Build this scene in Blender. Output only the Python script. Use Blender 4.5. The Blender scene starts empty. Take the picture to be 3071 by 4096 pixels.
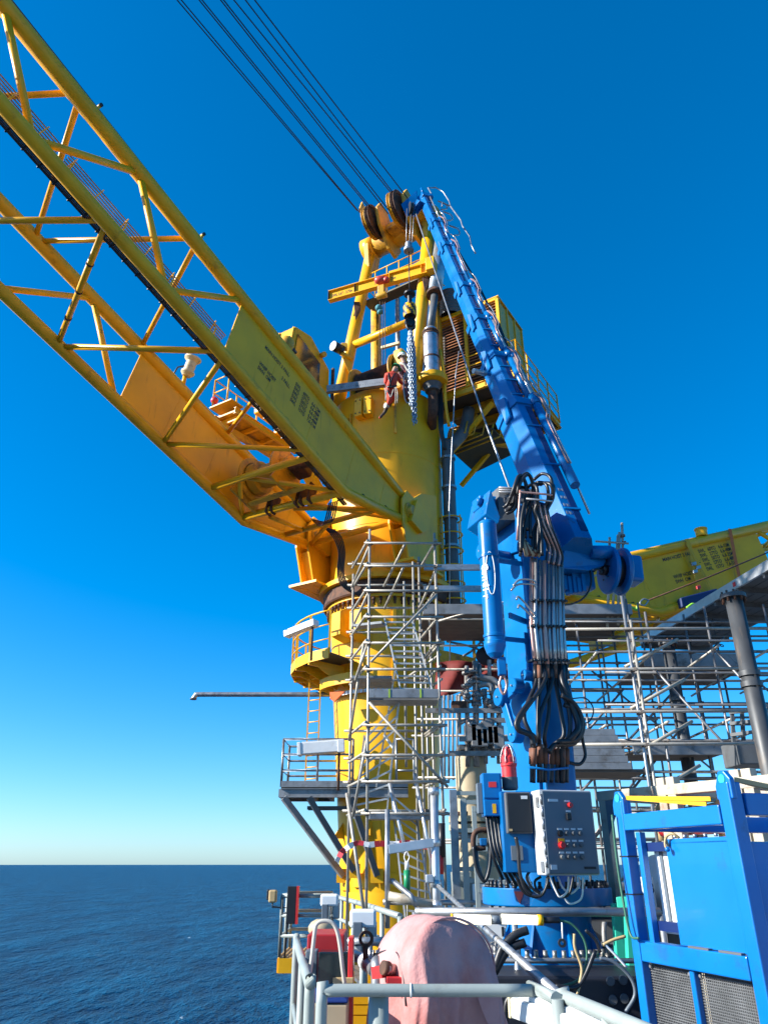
import bpy, bmesh, math, random
from mathutils import Vector, Matrix, noise
random.seed(7)
R = math.radians
sc = bpy.context.scene
COL = sc.collection

# ---------------------------------------------------------------- camera
PITCH = R(25.5)
FPX = 2950.0                      # focal length in pixels of the 3071 x 4096 photograph
cam_d = bpy.data.cameras.new('camera')
cam = bpy.data.objects.new('camera', cam_d)
COL.objects.link(cam)
cam.location = (0, 0, 0)
cam.rotation_euler = (R(90) + PITCH, 0, 0)
cam_d.sensor_fit = 'VERTICAL'
cam_d.sensor_height = 36.0
cam_d.lens = 36.0 * FPX / 4096.0
cam_d.clip_start = 0.05
cam_d.clip_end = 80000
sc.camera = cam
sc.render.resolution_x, sc.render.resolution_y = 767, 1024

# ---------------------------------------------------------------- sky, sun, exposure
SUN_EL = R(27)
SUN_H = Vector((-0.98, -0.20, 0)).normalized()          # where the sun stands, seen from above
SUN_AZ = math.atan2(SUN_H.x, SUN_H.y)                     # clockwise from +Y
world = bpy.data.worlds.new('World')
sc.world = world
world.use_nodes = True
wn = world.node_tree
wn.nodes.clear()
sky = wn.nodes.new('ShaderNodeTexSky')
sky.sky_type = 'NISHITA'
sky.sun_disc = False
sky.sun_elevation = SUN_EL
sky.sun_rotation = SUN_AZ
sky.altitude = 0
sky.air_density = 0.85
sky.dust_density = 0.5
sky.ozone_density = 7.0
hs = wn.nodes.new('ShaderNodeHueSaturation')
hs.inputs['Saturation'].default_value = 1.27
hs.inputs['Hue'].default_value = 0.500
gm = wn.nodes.new('ShaderNodeGamma')
gm.inputs['Gamma'].default_value = 0.88
bg = wn.nodes.new('ShaderNodeBackground')
bg.inputs['Strength'].default_value = 0.125
wo = wn.nodes.new('ShaderNodeOutputWorld')
wn.links.new(sky.outputs[0], hs.inputs['Color'])
tint = wn.nodes.new('ShaderNodeMix'); tint.data_type = 'RGBA'; tint.blend_type = 'MULTIPLY'
tint.inputs['Factor'].default_value = 1.0; tint.inputs['B'].default_value = (0.90, 1.03, 1.04, 1)
wn.links.new(hs.outputs[0], tint.inputs['A'])
wn.links.new(tint.outputs['Result'], gm.inputs['Color'])
wn.links.new(gm.outputs[0], bg.inputs['Color'])
wn.links.new(bg.outputs[0], wo.inputs['Surface'])
sun_d = bpy.data.lights.new('sun', 'SUN')
sun_d.energy = 4.8
sun_d.angle = R(0.53)
sun_d.color = (1.0, 0.97, 0.90)
sun = bpy.data.objects.new('sun', sun_d)
COL.objects.link(sun)
sun_vec = Vector((SUN_H.x * math.cos(SUN_EL), SUN_H.y * math.cos(SUN_EL), math.sin(SUN_EL)))
sun.rotation_euler = sun_vec.to_track_quat('Z', 'Y').to_euler()
sun.location = sun_vec * 60
sc.view_settings.view_transform = 'Standard'
sc.view_settings.look = 'None'
sc.view_settings.exposure = 1.2
sc.view_settings.gamma = 1.0
sc.view_settings.use_curve_mapping = False

# ---------------------------------------------------------------- measuring helpers
CT, ST = math.cos(PITCH), math.sin(PITCH)
def crop(ox, oy, s):
    return lambda x, y: (ox + x * s, oy + y * s)
def P(px, py, Y):
    """world point on the sight line of a photo pixel at distance Y ahead"""
    u = (px - 1535.5) / FPX; v = (2048 - py) / FPX
    t = Y / (CT - v * ST)
    return Vector((u * t, Y, (ST + v * CT) * t))
def PQ(q, Y): return P(q[0], q[1], Y)
def Zat(py, Y):
    v = (2048 - py) / FPX
    return Y * (ST + v * CT) / (CT - v * ST)
def Xat(px, Y, z):
    return (px - 1535.5) / FPX * (Y * CT + z * ST)
def ray(px, py):
    u = (px - 1535.5) / FPX; v = (2048 - py) / FPX
    return Vector((u, CT - v * ST, ST + v * CT))
def onplane(px, py, p0, n):
    r = ray(px, py)
    return r * (Vector(p0).dot(n) / r.dot(n))
def onz(px, py, z):
    r = ray(px, py)
    return r * (z / r.z)
def onx(px, py, x):
    r = ray(px, py)
    return r * (x / r.x)

# ---------------------------------------------------------------- mesh builder
def perp(d):
    d = d.normalized()
    a = Vector((0, 0, 1)) if abs(d.z) < 0.9 else Vector((1, 0, 0))
    u = d.cross(a).normalized()
    return u, u.cross(d).normalized()
def catmull(pts, k=6):
    pts = [Vector(p) for p in pts]
    if len(pts) < 3: return pts
    q = [pts[0] * 2 - pts[1]] + pts + [pts[-1] * 2 - pts[-2]]
    out = []
    for i in range(1, len(q) - 2):
        for j in range(k):
            t = j / k
            a, b, c, d = q[i-1], q[i], q[i+1], q[i+2]
            out.append(0.5 * (2*b + (c-a)*t + (2*a-5*b+4*c-d)*t*t + (3*b-a-3*c+d)*t**3))
    out.append(pts[-1])
    return out
def plain(name):
    """keep names to the kind of thing: no place words"""
    for w in ('front_', 'rear_', 'upper_', 'lower_', 'top_', 'bottom_', 'mid_', 'low_', 'inner_', 'left_', 'right_', 'near_'):
        if name.startswith(w): return name[len(w):]
    return name
class MB:
    def __init__(s): s.v = []; s.f = []; s.m = []
    def add(s, vs, fs, smooth=False):
        o = len(s.v)
        s.v += [Vector(x) for x in vs]
        s.f += [[o + i for i in f] for f in fs]
        s.m += [smooth] * len(fs)
        return s
    def box(s, c, size, ax=None):
        c = Vector(c)
        X, Y, Z = ax if ax else (Vector((1,0,0)), Vector((0,1,0)), Vector((0,0,1)))
        hx, hy, hz = X * size[0] / 2, Y * size[1] / 2, Z * size[2] / 2
        vs = [c + hx*i + hy*j + hz*k for i in (-1,1) for j in (-1,1) for k in (-1,1)]
        return s.add(vs, [(0,1,3,2),(4,6,7,5),(0,4,5,1),(2,3,7,6),(0,2,6,4),(1,5,7,3)])
    def beam(s, a, b, w, h, up=(0,0,1)):
        a, b = Vector(a), Vector(b); d = (b - a)
        L = d.length; d.normalize(); up = Vector(up)
        if abs(d.dot(up)) > 0.98: up = Vector((0,1,0))
        sd = d.cross(up).normalized(); u = sd.cross(d).normalized()
        return s.box((a + b) / 2, (L, w, h), (d, sd, u))
    def ibeam(s, a, b, w, h, t=0.012, up=(0,0,1)):
        a, b = Vector(a), Vector(b); d = (b - a).normalized(); up = Vector(up)
        sd = d.cross(up).normalized(); u = sd.cross(d).normalized()
        s.beam(a + u*(h-t)/2, b + u*(h-t)/2, w, t, u)
        s.beam(a - u*(h-t)/2, b - u*(h-t)/2, w, t, u)
        return s.beam(a, b, t, h - 2*t, u)
    def tube(s, pts, r, n=10, cap=True):
        pts = [Vector(p) for p in pts]
        k = len(pts)
        rs = r if isinstance(r, (list, tuple)) else [r] * k
        ds = []
        for i in range(k):
            d = (pts[min(i+1, k-1)] - pts[max(i-1, 0)])
            ds.append(d.normalized() if d.length > 1e-9 else Vector((0,0,1)))
        u, w = perp(ds[0])
        vs = []
        for i in range(k):
            u = (u - ds[i] * u.dot(ds[i]))
            if u.length < 1e-6: u = perp(ds[i])[0]
            u.normalize(); w = ds[i].cross(u)
            for j in range(n):
                a = 2 * math.pi * j / n
                vs.append(pts[i] + (u * math.cos(a) + w * math.sin(a)) * rs[i])
        fs = [(i*n + j, i*n + (j+1) % n, (i+1)*n + (j+1) % n, (i+1)*n + j) for i in range(k-1) for j in range(n)]
        s.add(vs, fs, True)
        if cap:
            o = len(s.v) - len(vs)
            s.f.append([o + j for j in range(n)][::-1]); s.m.append(False)
            s.f.append([o + (k-1)*n + j for j in range(n)]); s.m.append(False)
        return s
    def cyl(s, a, b, r, n=16, cap=True): return s.tube([a, b], r, n, cap)
    def hose(s, pts, r, n=8, k=6): return s.tube(catmull(pts, k), r, n)
    def lathe(s, prof, o, ax=(0,0,1), n=32, a0=0.0, a1=None, ref=None, smooth=True):
        """prof = [(radius, height)]; each edge of the profile gets its own faces so corners stay crisp"""
        o = Vector(o); ax = Vector(ax).normalized()
        if ref is None: u, w = perp(ax)
        else:
            u = Vector(ref); u = (u - ax*u.dot(ax)).normalized(); w = ax.cross(u)
        full = a1 is None
        aa = [a0 + (2*math.pi if full else a1 - a0) * j / n for j in range(n if full else n + 1)]
        m = len(aa)
        for (r0, h0), (r1, h1) in zip(prof, prof[1:]):
            vs = [o + ax*h + (u*math.cos(a) + w*math.sin(a))*r for (r, h) in ((r0,h0),(r1,h1)) for a in aa]
            if r0 < 1e-6 and r1 < 1e-6: continue
            fs = []
            for j in range(n):
                k = (j + 1) % m
                if r0 < 1e-6: fs.append((j, m + k, m + j))
                elif r1 < 1e-6: fs.append((j, k, m + j))
                else: fs.append((j, k, m + k, m + j))
            s.add(vs, fs, smooth and (abs(h1-h0) > 1e-6))
        return s
    def prism(s, poly, ext):
        poly = [Vector(p) for p in poly]; ext = Vector(ext); n = len(poly)
        vs = poly + [p + ext for p in poly]
        fs = [tuple(range(n))[::-1], tuple(range(n, 2*n))] + [(i, (i+1) % n, n + (i+1) % n, n + i) for i in range(n)]
        return s.add(vs, fs)
    def loft(s, rings, cap=True, smooth=False):
        n = len(rings[0]); vs = [p for r in rings for p in r]
        fs = [(i*n + j, i*n + (j+1) % n, (i+1)*n + (j+1) % n, (i+1)*n + j) for i in range(len(rings)-1) for j in range(n)]
        s.add(vs, fs, smooth)
        if cap:
            o = len(s.v) - len(vs); k = len(rings)
            s.f.append([o + j for j in range(n)][::-1]); s.m.append(False)
            s.f.append([o + (k-1)*n + j for j in range(n)]); s.m.append(False)
        return s
    def ball(s, c, r, n=12, sc_=(1,1,1)):
        c = Vector(c); prof = []
        rings = []
        for i in range(1, n//2):
            a = math.pi * i / (n//2)
            rings.append([c + Vector((math.sin(a)*math.cos(b)*r*sc_[0], math.sin(a)*math.sin(b)*r*sc_[1], -math.cos(a)*r*sc_[2])) for b in (2*math.pi*j/n for j in range(n))])
        return s.loft(rings, True, True)
    def build(s, name, mat, parent=None, origin=None, bevel=0.0, seg=2):
        name = plain(name)
        o = Vector(origin) if origin is not None else (WL.get(parent, Vector((0,0,0))) if parent else Vector((0,0,0)))
        me = bpy.data.meshes.new(name)
        me.from_pydata([tuple(v - o) for v in s.v], [], s.f)
        me.polygons.foreach_set('use_smooth', s.m)
        bm = bmesh.new(); bm.from_mesh(me)
        bmesh.ops.recalc_face_normals(bm, faces=bm.faces)
        if bevel:
            bmesh.ops.remove_doubles(bm, verts=bm.verts, dist=1e-5)
            es = [e for e in bm.edges if len(e.link_faces) == 2 and e.calc_face_angle(0) > 0.6]
            bmesh.ops.bevel(bm, geom=es, offset=bevel, segments=seg, affect='EDGES', profile=0.5, clamp_overlap=True)
        bm.to_mesh(me); bm.free()
        me.materials.append(mat)
        ob = bpy.data.objects.new(name, me)
        COL.objects.link(ob)
        WL[ob] = o.copy()
        if parent:
            ob.parent = parent
            ob.location = o - WL[parent]
        else:
            ob.location = o
        return ob
WL = {}
def tag(o, label, cat, group=None):
    o['label'] = label; o['category'] = cat
    if group: o['group'] = group
    return o
def thing(name, label, cat, loc, group=None):
    name = plain(name)
    o = bpy.data.objects.new(name, None); COL.objects.link(o)
    o.empty_display_size = 0.2
    o.location = loc; WL[o] = Vector(loc)
    return tag(o, label, cat, group)
def again(ob, parent, origin, rot=None, scale=None):
    """another piece that shares the mesh of ob"""
    c = ob.copy(); COL.objects.link(c); c.parent = parent
    c.location = Vector(origin) - (WL[parent] if parent else Vector((0,0,0)))
    WL[c] = Vector(origin)
    if rot is not None: c.rotation_euler = rot
    if scale is not None: c.scale = scale
    return c
def struct(o): o['kind'] = 'structure'; return o
def tb(a, b, r, n=10): return MB().tube([a, b], r, n)
def lerp(a, b, t): return Vector(a) * (1 - t) + Vector(b) * t
def frame_axes(x, up=(0,0,1)):
    x = Vector(x).normalized(); up = Vector(up)
    y = up.cross(x).normalized(); return x, y, x.cross(y)
def lettering(txt, size, o, xd, yd, mat, parent, name='lettering', bold=0.0, sx=1.0, align='LEFT', lift=0.004):
    """flat painted text as a mesh lying in the plane of xd and yd"""
    cu = bpy.data.curves.new(name, 'FONT'); cu.body = txt; cu.size = size; cu.offset = bold * size
    cu.align_x = align; cu.resolution_u = 3; cu.fill_mode = 'FRONT'
    t = bpy.data.objects.new(name, cu); COL.objects.link(t)
    dg = bpy.context.evaluated_depsgraph_get(); dg.update()
    me = bpy.data.meshes.new_from_object(t.evaluated_get(dg))
    bpy.data.objects.remove(t); bpy.data.curves.remove(cu)
    xd = Vector(xd).normalized(); yd = Vector(yd).normalized(); n = xd.cross(yd)
    o = Vector(o) + n * lift
    base = WL[parent]
    for v in me.vertices:
        v.co = o + xd * v.co.x * sx + yd * v.co.y - base
    me.materials.clear(); me.materials.append(mat)
    ob = bpy.data.objects.new(name, me); COL.objects.link(ob); ob.parent = parent; WL[ob] = base.copy()
    return ob

# ---------------------------------------------------------------- materials
def mat(name, col, rough=0.5, metal=0.0, var=0.12, vscale=3.0, dirt=None, damt=0.25, dscale=2.0, streak=False,
        bump=0.0, bscale=60.0, emit=None, estr=0.0, spec=0.5, coat=0.0, alpha=None, trans=0.0):
    m = bpy.data.materials.new(name); m.use_nodes = True
    nt = m.node_tree; nd = nt.nodes; lk = nt.links
    b = nd['Principled BSDF']
    tc = nd.new('ShaderNodeTexCoord')
    n1 = nd.new('ShaderNodeTexNoise'); n1.inputs['Scale'].default_value = vscale; n1.inputs['Detail'].default_value = 6
    lk.new(tc.outputs['Object'], n1.inputs['Vector'])
    mr = nd.new('ShaderNodeMapRange'); mr.inputs[1].default_value = 0.3; mr.inputs[2].default_value = 0.7
    mr.inputs[3].default_value = 1 - var; mr.inputs[4].default_value = 1 + var * 0.6
    lk.new(n1.outputs['Fac'], mr.inputs[0])
    hv = nd.new('ShaderNodeHueSaturation'); hv.inputs['Color'].default_value = (*col, 1)
    lk.new(mr.outputs[0], hv.inputs['Value'])
    out = hv.outputs[0]
    if dirt:
        n2 = nd.new('ShaderNodeTexNoise'); n2.inputs['Scale'].default_value = dscale; n2.inputs['Detail'].default_value = 9
        n2.inputs['Roughness'].default_value = 0.72
        mp = nd.new('ShaderNodeMapping')
        if streak: mp.inputs['Scale'].default_value = (3.0, 3.0, 0.35)
        lk.new(tc.outputs['Object'], mp.inputs[0]); lk.new(mp.outputs[0], n2.inputs['Vector'])
        r2 = nd.new('ShaderNodeMapRange')
        r2.inputs[1].default_value = 0.62 - damt * 0.3; r2.inputs[2].default_value = 0.82 - damt * 0.3
        lk.new(n2.outputs['Fac'], r2.inputs[0])
        mx = nd.new('ShaderNodeMix'); mx.data_type = 'RGBA'
        mx.inputs['B'].default_value = (*dirt, 1)
        lk.new(r2.outputs[0], mx.inputs['Factor']); lk.new(out, mx.inputs['A'])
        out = mx.outputs['Result']
    lk.new(out, b.inputs['Base Color'])
    rr = nd.new('ShaderNodeMapRange'); rr.inputs[3].default_value = max(0.02, rough - 0.1); rr.inputs[4].default_value = min(1, rough + 0.12)
    lk.new(n1.outputs['Fac'], rr.inputs[0]); lk.new(rr.outputs[0], b.inputs['Roughness'])
    b.inputs['Metallic'].default_value = metal
    b.inputs['Specular IOR Level'].default_value = spec
    b.inputs['Coat Weight'].default_value = coat
    b.inputs['Transmission Weight'].default_value = trans
    if bump:
        n3 = nd.new('ShaderNodeTexNoise'); n3.inputs['Scale'].default_value = bscale; n3.inputs['Detail'].default_value = 4
        lk.new(tc.outputs['Object'], n3.inputs['Vector'])
        bp = nd.new('ShaderNodeBump'); bp.inputs['Strength'].default_value = bump; bp.inputs['Distance'].default_value = 0.01
        lk.new(n3.outputs['Fac'], bp.inputs['Height']); lk.new(bp.outputs[0], b.inputs['Normal'])
    if emit:
        b.inputs['Emission Color'].default_value = (*emit, 1); b.inputs['Emission Strength'].default_value = estr
    return m
RUST = (0.10, 0.035, 0.012)
M = {}
M['yellow'] = mat('yellow_paint', (0.80, 0.40, 0.008), 0.40, var=0.14, vscale=1.3, dirt=(0.26, 0.11, 0.015), damt=0.13, dscale=2.2, streak=True, spec=0.3, bump=0.04, bscale=25)
M['yellow_worn'] = mat('yellow_paint_worn', (0.64, 0.33, 0.012), 0.5, var=0.18, vscale=2.0, dirt=RUST, damt=0.42, dscale=1.8, bump=0.1, bscale=30)
M['yellow_tube'] = mat('yellow_paint_tube', (0.80, 0.395, 0.008), 0.36, var=0.14, vscale=2.0, dirt=(0.24, 0.09, 0.015), damt=0.12, dscale=3.0, spec=0.35, bump=0.03, bscale=30)
M['rust'] = mat('rusty_steel', (0.12, 0.05, 0.025), 0.8, var=0.4, vscale=6, dirt=(0.03, 0.014, 0.01), damt=0.6, dscale=5, bump=0.3, bscale=50)
M['black_paint'] = mat('black_lettering', (0.012, 0.012, 0.012), 0.5, var=0.2)
M['black'] = mat('black_rubber', (0.012, 0.012, 0.014), 0.42, var=0.3)
M['rope'] = mat('wire_rope', (0.03, 0.03, 0.035), 0.45, metal=0.6, var=0.3, vscale=30)
M['blue'] = mat('blue_paint', (0.001, 0.13, 0.37), 0.3, var=0.2, vscale=2.5, dirt=(0.04, 0.06, 0.10), damt=0.2, dscale=5, bump=0.03, bscale=30, coat=0.0, spec=0.35)
M['galv'] = mat('galvanised_steel', (0.36, 0.37, 0.38), 0.42, metal=0.75, var=0.22, vscale=7, dirt=(0.16, 0.12, 0.08), damt=0.25, dscale=6, bump=0.05)
M['tubesteel'] = mat('scaffold_tube', (0.37, 0.345, 0.30), 0.5, metal=0.35, var=0.28, vscale=4, dirt=(0.15, 0.09, 0.05), damt=0.35, dscale=4)
M['board'] = mat('scaffold_board', (0.26, 0.27, 0.28), 0.55, metal=0.4, var=0.2, vscale=5, dirt=(0.10, 0.085, 0.07), damt=0.3, dscale=3)
M['alu'] = mat('aluminium', (0.62, 0.63, 0.64), 0.36, metal=0.8, var=0.12, vscale=6)
M['chrome'] = mat('polished_tube', (0.42, 0.40, 0.385), 0.22, metal=0.6, var=0.1, vscale=8)
M['copper'] = mat('copper_tone_tube', (0.55, 0.30, 0.24), 0.3, metal=0.4, var=0.15, vscale=8)
M['greypaint'] = mat('pale_green_grey_paint', (0.27, 0.305, 0.285), 0.45, var=0.12, vscale=4, dirt=(0.2, 0.2, 0.17), damt=0.15, dscale=5, bump=0.06, bscale=40)
M['greydark'] = mat('dark_grey_paint', (0.10, 0.105, 0.11), 0.5, var=0.2, vscale=4, dirt=(0.05, 0.045, 0.04), damt=0.3)
M['white'] = mat('white_enamel', (0.74, 0.75, 0.74), 0.4, var=0.08, vscale=4, dirt=(0.4, 0.36, 0.3), damt=0.1, dscale=5)
M['cab_grey'] = mat('grey_cabinet_enamel', (0.115, 0.14, 0.165), 0.45, var=0.05, vscale=5, bump=0.03, bscale=90)
M['red'] = mat('red_paint', (0.42, 0.018, 0.02), 0.42, var=0.15, vscale=3, dirt=(0.25, 0.06, 0.05), damt=0.15)
M['redplastic'] = mat('red_plastic', (0.62, 0.03, 0.03), 0.35, var=0.1)
M['glassdark'] = mat('dark_glass', (0.01, 0.02, 0.022), 0.06, var=0.05, spec=0.8)
M['beige'] = mat('beige_insulation', (0.42, 0.33, 0.20), 0.6, var=0.15, vscale=3, dirt=(0.2, 0.14, 0.08), damt=0.2)
M['cream'] = mat('cream_paint_rusting', (0.40, 0.35, 0.265), 0.55, var=0.12, vscale=3, dirt=(0.22, 0.08, 0.03), damt=0.32, dscale=4, bump=0.08)
M['tan'] = mat('tan_paint', (0.45, 0.32, 0.15), 0.55, var=0.12, vscale=3)
M['teal'] = mat('teal_green_paint', (0.02, 0.40, 0.27), 0.5, var=0.1)
# ================================================================ sea and deck
def make_sea():
    m = bpy.data.materials.new('sea_water'); m.use_nodes = True
    nt = m.node_tree; nd = nt.nodes; lk = nt.links; b = nd['Principled BSDF']
    tc = nd.new('ShaderNodeTexCoord')
    mp = nd.new('ShaderNodeMapping'); mp.inputs['Rotation'].default_value = (0, 0, R(12)); mp.inputs['Scale'].default_value = (1.0, 0.36, 1)
    lk.new(tc.outputs['Object'], mp.inputs[0])
    def nz(scale, det, rough=0.55):
        n = nd.new('ShaderNodeTexNoise'); n.inputs['Scale'].default_value = scale; n.inputs['Detail'].default_value = det
        n.inputs['Roughness'].default_value = rough
        lk.new(mp.outputs[0], n.inputs['Vector']); return n
    a = nz(0.045, 5, 0.62); c = nz(0.22, 5, 0.65); e = nz(1.1, 3)
    def mul(x, k):
        q = nd.new('ShaderNodeMath'); q.operation = 'MULTIPLY'; q.inputs[1].default_value = k; lk.new(x, q.inputs[0]); return q.outputs[0]
    def plus(x, y):
        q = nd.new('ShaderNodeMath'); q.operation = 'ADD'; lk.new(x, q.inputs[0]); lk.new(y, q.inputs[1]); return q.outputs[0]
    h = plus(plus(mul(a.outputs['Fac'], 3.6), mul(c.outputs['Fac'], 1.7)), mul(e.outputs['Fac'], 0.3))
    bp = nd.new('ShaderNodeBump'); bp.inputs['Strength'].default_value = 1.0; bp.inputs['Distance'].default_value = 3.0
    lk.new(h, bp.inputs['Height']); lk.new(bp.outputs[0], b.inputs['Normal'])
    f = nz(0.11, 8, 0.7)
    fr = nd.new('ShaderNodeMapRange'); fr.inputs[1].default_value = 0.665; fr.inputs[2].default_value = 0.72; lk.new(f.outputs['Fac'], fr.inputs[0])
    pt = nd.new('ShaderNodeMapRange'); pt.inputs[1].default_value = 0.41; pt.inputs[2].default_value = 0.59; lk.new(plus(mul(a.outputs['Fac'], 0.6), mul(c.outputs['Fac'], 0.4)), pt.inputs[0])
    base = nd.new('ShaderNodeMix'); base.data_type = 'RGBA'
    base.inputs['A'].default_value = (0.0002, 0.014, 0.050, 1); base.inputs['B'].default_value = (0.0006, 0.056, 0.125, 1)
    lk.new(pt.outputs[0], base.inputs['Factor'])
    mx = nd.new('ShaderNodeMix'); mx.data_type = 'RGBA'; mx.inputs['B'].default_value = (0.6, 0.66, 0.7, 1)
    lk.new(fr.outputs[0], mx.inputs['Factor']); lk.new(base.outputs['Result'], mx.inputs['A']); lk.new(mx.outputs['Result'], b.inputs['Base Color'])
    b.inputs['Roughness'].default_value = 0.3; b.inputs['IOR'].default_value = 1.33
    b.inputs['Specular IOR Level'].default_value = 0.035
    rs = [0, 60, 120, 180, 260, 380, 560, 850, 1300, 2000, 3200, 5200, 9000, 16000, 30000]
    n = 96; vs = [(0, 0, 0)]; fs = []
    for r in rs[1:]:
        vs += [(r * math.cos(2*math.pi*j/n), r * math.sin(2*math.pi*j/n), 0) for j in range(n)]
    fs = [(0, 1 + j, 1 + (j+1) % n) for j in range(n)]
    for i in range(len(rs) - 2):
        o = 1 + i*n
        fs += [(o + j, o + n + j, o + n + (j+1) % n, o + (j+1) % n) for j in range(n)]
    mb = MB(); mb.add([Vector(v) + Vector((0, 0, -32)) for v in vs], fs, True)
    return struct(mb.build('sea', m, origin=(0, 0, -32)))
make_sea()
M['deck'] = mat('deck_plating', (0.30, 0.285, 0.255), 0.75, var=0.3, vscale=2, dirt=(0.09, 0.05, 0.03), damt=0.35, dscale=1.5, bump=0.15)
DZ = -1.72
mb = MB()
mb.box((15.2, 15.0, DZ - 0.25), (28.0, 22.0, 0.5))
mb.box((12.5, -13.0, DZ - 0.25), (30.0, 33.0, 0.5))  # rest of the deck behind the camera, unseen, extended for its bounce light
struct(mb.build('main_deck', M['deck']))
# ================================================================ the big yellow crane: pedestal, tower, gantry
AL = -2.138
AX = Vector((0.1, 20.2, 0))
DH = Vector((math.cos(AL), math.sin(AL), 0))        # the way the boom points, seen from above
SD = Vector((-DH.y, DH.x, 0))                       # to the boom's right hand side
if SD.x < 0: SD = -SD
UZ = Vector((0, 0, 1))
def C(side, fwd, z): return AX + SD * side + DH * fwd + UZ * z
CA = (SD, DH, UZ)
tower = thing('pedestal_crane', 'tall yellow pedestal crane tower with gantry legs and slewing ring', 'crane', AX + UZ * -9)
YL, YT, YW = M['yellow'], M['yellow_tube'], M['yellow_worn']
# fixed pedestal, slightly conical
mb = MB(); mb.lathe([(1.16, -9), (1.16, -0.6), (1.63, 6.38)], AX, n=64, ref=(0, -1, 0)); mb.build('pedestal', YL, tower)
mb = MB(); mb.lathe([(1.2, 6.38), (1.72, 6.38), (1.72, 6.46), (1.2, 6.46)], AX, n=64); mb.build('pedestal_flange', YL, tower)
mb = MB(); mb.lathe([(1.3, 6.46), (1.80, 6.46), (1.83, 6.5), (1.83, 6.80), (1.80, 6.84), (1.3, 6.84)], AX, n=72); mb.build('slewing_ring', M['rust'], tower)
bolt = None
for j in range(56):
    a = 2 * math.pi * j / 56
    o = AX + Vector((math.cos(a) * 1.68, math.sin(a) * 1.68, 6.34))
    if bolt is None:
        mb = MB(); mb.cyl(o + UZ*0.13, o - UZ*0.16, 0.03, 8); mb.cyl(o + UZ*0.02, o - UZ*0.06, 0.05, 6); bolt = mb.build('ring_bolt', M['rust'], tower, origin=o)
    else: again(bolt, tower, o)
mb = MB(); mb.lathe([(1.2, 6.85), (1.95, 6.85), (1.95, 6.98), (1.2, 6.98)], AX, n=64); mb.build('upper_flange', YL, tower)
# slewing tower tube
mb = MB(); mb.lathe([(1.68, 6.98), (1.68, 13.0), (1.60, 13.0), (1.60, 12.9), (0, 12.9)], AX, n=72, ref=(0, -1, 0)); mb.build('tower_tube', YL, tower)
for z in (8.52, 10.75):
    mb = MB(); mb.lathe([(1.677, z), (1.690, z + 0.008), (1.690, z + 0.022), (1.677, z + 0.03)], AX, n=72); mb.build('weld_seam', YL, tower)
# boom foot brackets: two deep box plates per side standing on the flange
for s in (-1, 1):
    o = 1.553 * s
    for k in (-0.20, 0.20):
        poly = [C(o + k, 0.2, 6.98), C(o + k, 1.75, 6.98), C(o + k, 1.95, 7.6), C(o + k, 2.12, 8.1), C(o + k, 2.12, 8.72), C(o + k, 1.9, 9.05), C(o + k, 1.5, 9.0), C(o + k, 1.1, 9.3), C(o + k, 0.2, 9.6)]
        mb = MB(); mb.prism(poly, SD * 0.05); mb.build('boom_foot_bracket', YL, tower)
    mb = MB(); mb.beam(C(o + 0.025, 1.5, 7.0), C(o + 0.025, 1.9, 8.0), 0.36, 0.03, DH); mb.build('bracket_web', YL, tower)
    mb = MB(); mb.cyl(C(o - 0.34, 1.75, 8.50), C(o + 0.37, 1.75, 8.50), 0.14, 20); mb.cyl(C(o + 0.25, 1.75, 8.50), C(o + 0.275, 1.75, 8.50), 0.23, 20); mb.build('boom_pin', YW, tower)
    mb = MB(); mb.prism([C(o - 0.45, 0.4, 6.99), C(o + 0.5, 0.4, 6.99), C(o + 0.5, 2.0, 6.99), C(o - 0.45, 2.0, 6.99)], UZ * 0.07); mb.build('foot_plate', YL, tower)
# bolted plates and welded details on the shell
def shell(a_deg, z, r=1.68):
    a = R(a_deg); return AX + Vector((math.sin(a) * r, -math.cos(a) * r, z))
def shell_n(a_deg): return Vector((math.sin(R(a_deg)), -math.cos(R(a_deg)), 0))
for a in (-27, -18):
    n = shell_n(a); t = Vector((-n.y, n.x, 0))
    mb = MB(); mb.box(shell(a, 12.28, 1.80), (0.24, 0.28, 0.62), (t, n, UZ)); pl = mb.build('bolted_lug', YL, tower, bevel=0.012)
    for i in (-1, 1):
        for k in (-1, 1):
            c = shell(a, 12.28 + 0.22 * k, 1.94) + t * 0.07 * i
            MB().cyl(c, c + n * 0.02, 0.022, 8).build('bolt', M['rust'], pl)
mb = MB(); mb.beam(shell(8, 11.4, 1.69), shell(8, 12.5, 1.69), 0.07, 0.05, shell_n(8)); mb.build('cable_strip', YW, tower)
for a, z in ((-40, 12.0), (-44, 11.9)):
    mb = MB(); mb.beam(shell(a, z - 0.3, 1.72), shell(a, z + 0.3, 1.72), 0.05, 0.05, shell_n(a)); mb.build('stud', YW, tower)
# soot hole under the exhaust elbow
mb = MB(); mb.lathe([(0.0, 0.0), (0.22, 0.0)], shell(38, 11.55, 1.66), shell_n(38), n=20); 
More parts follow.
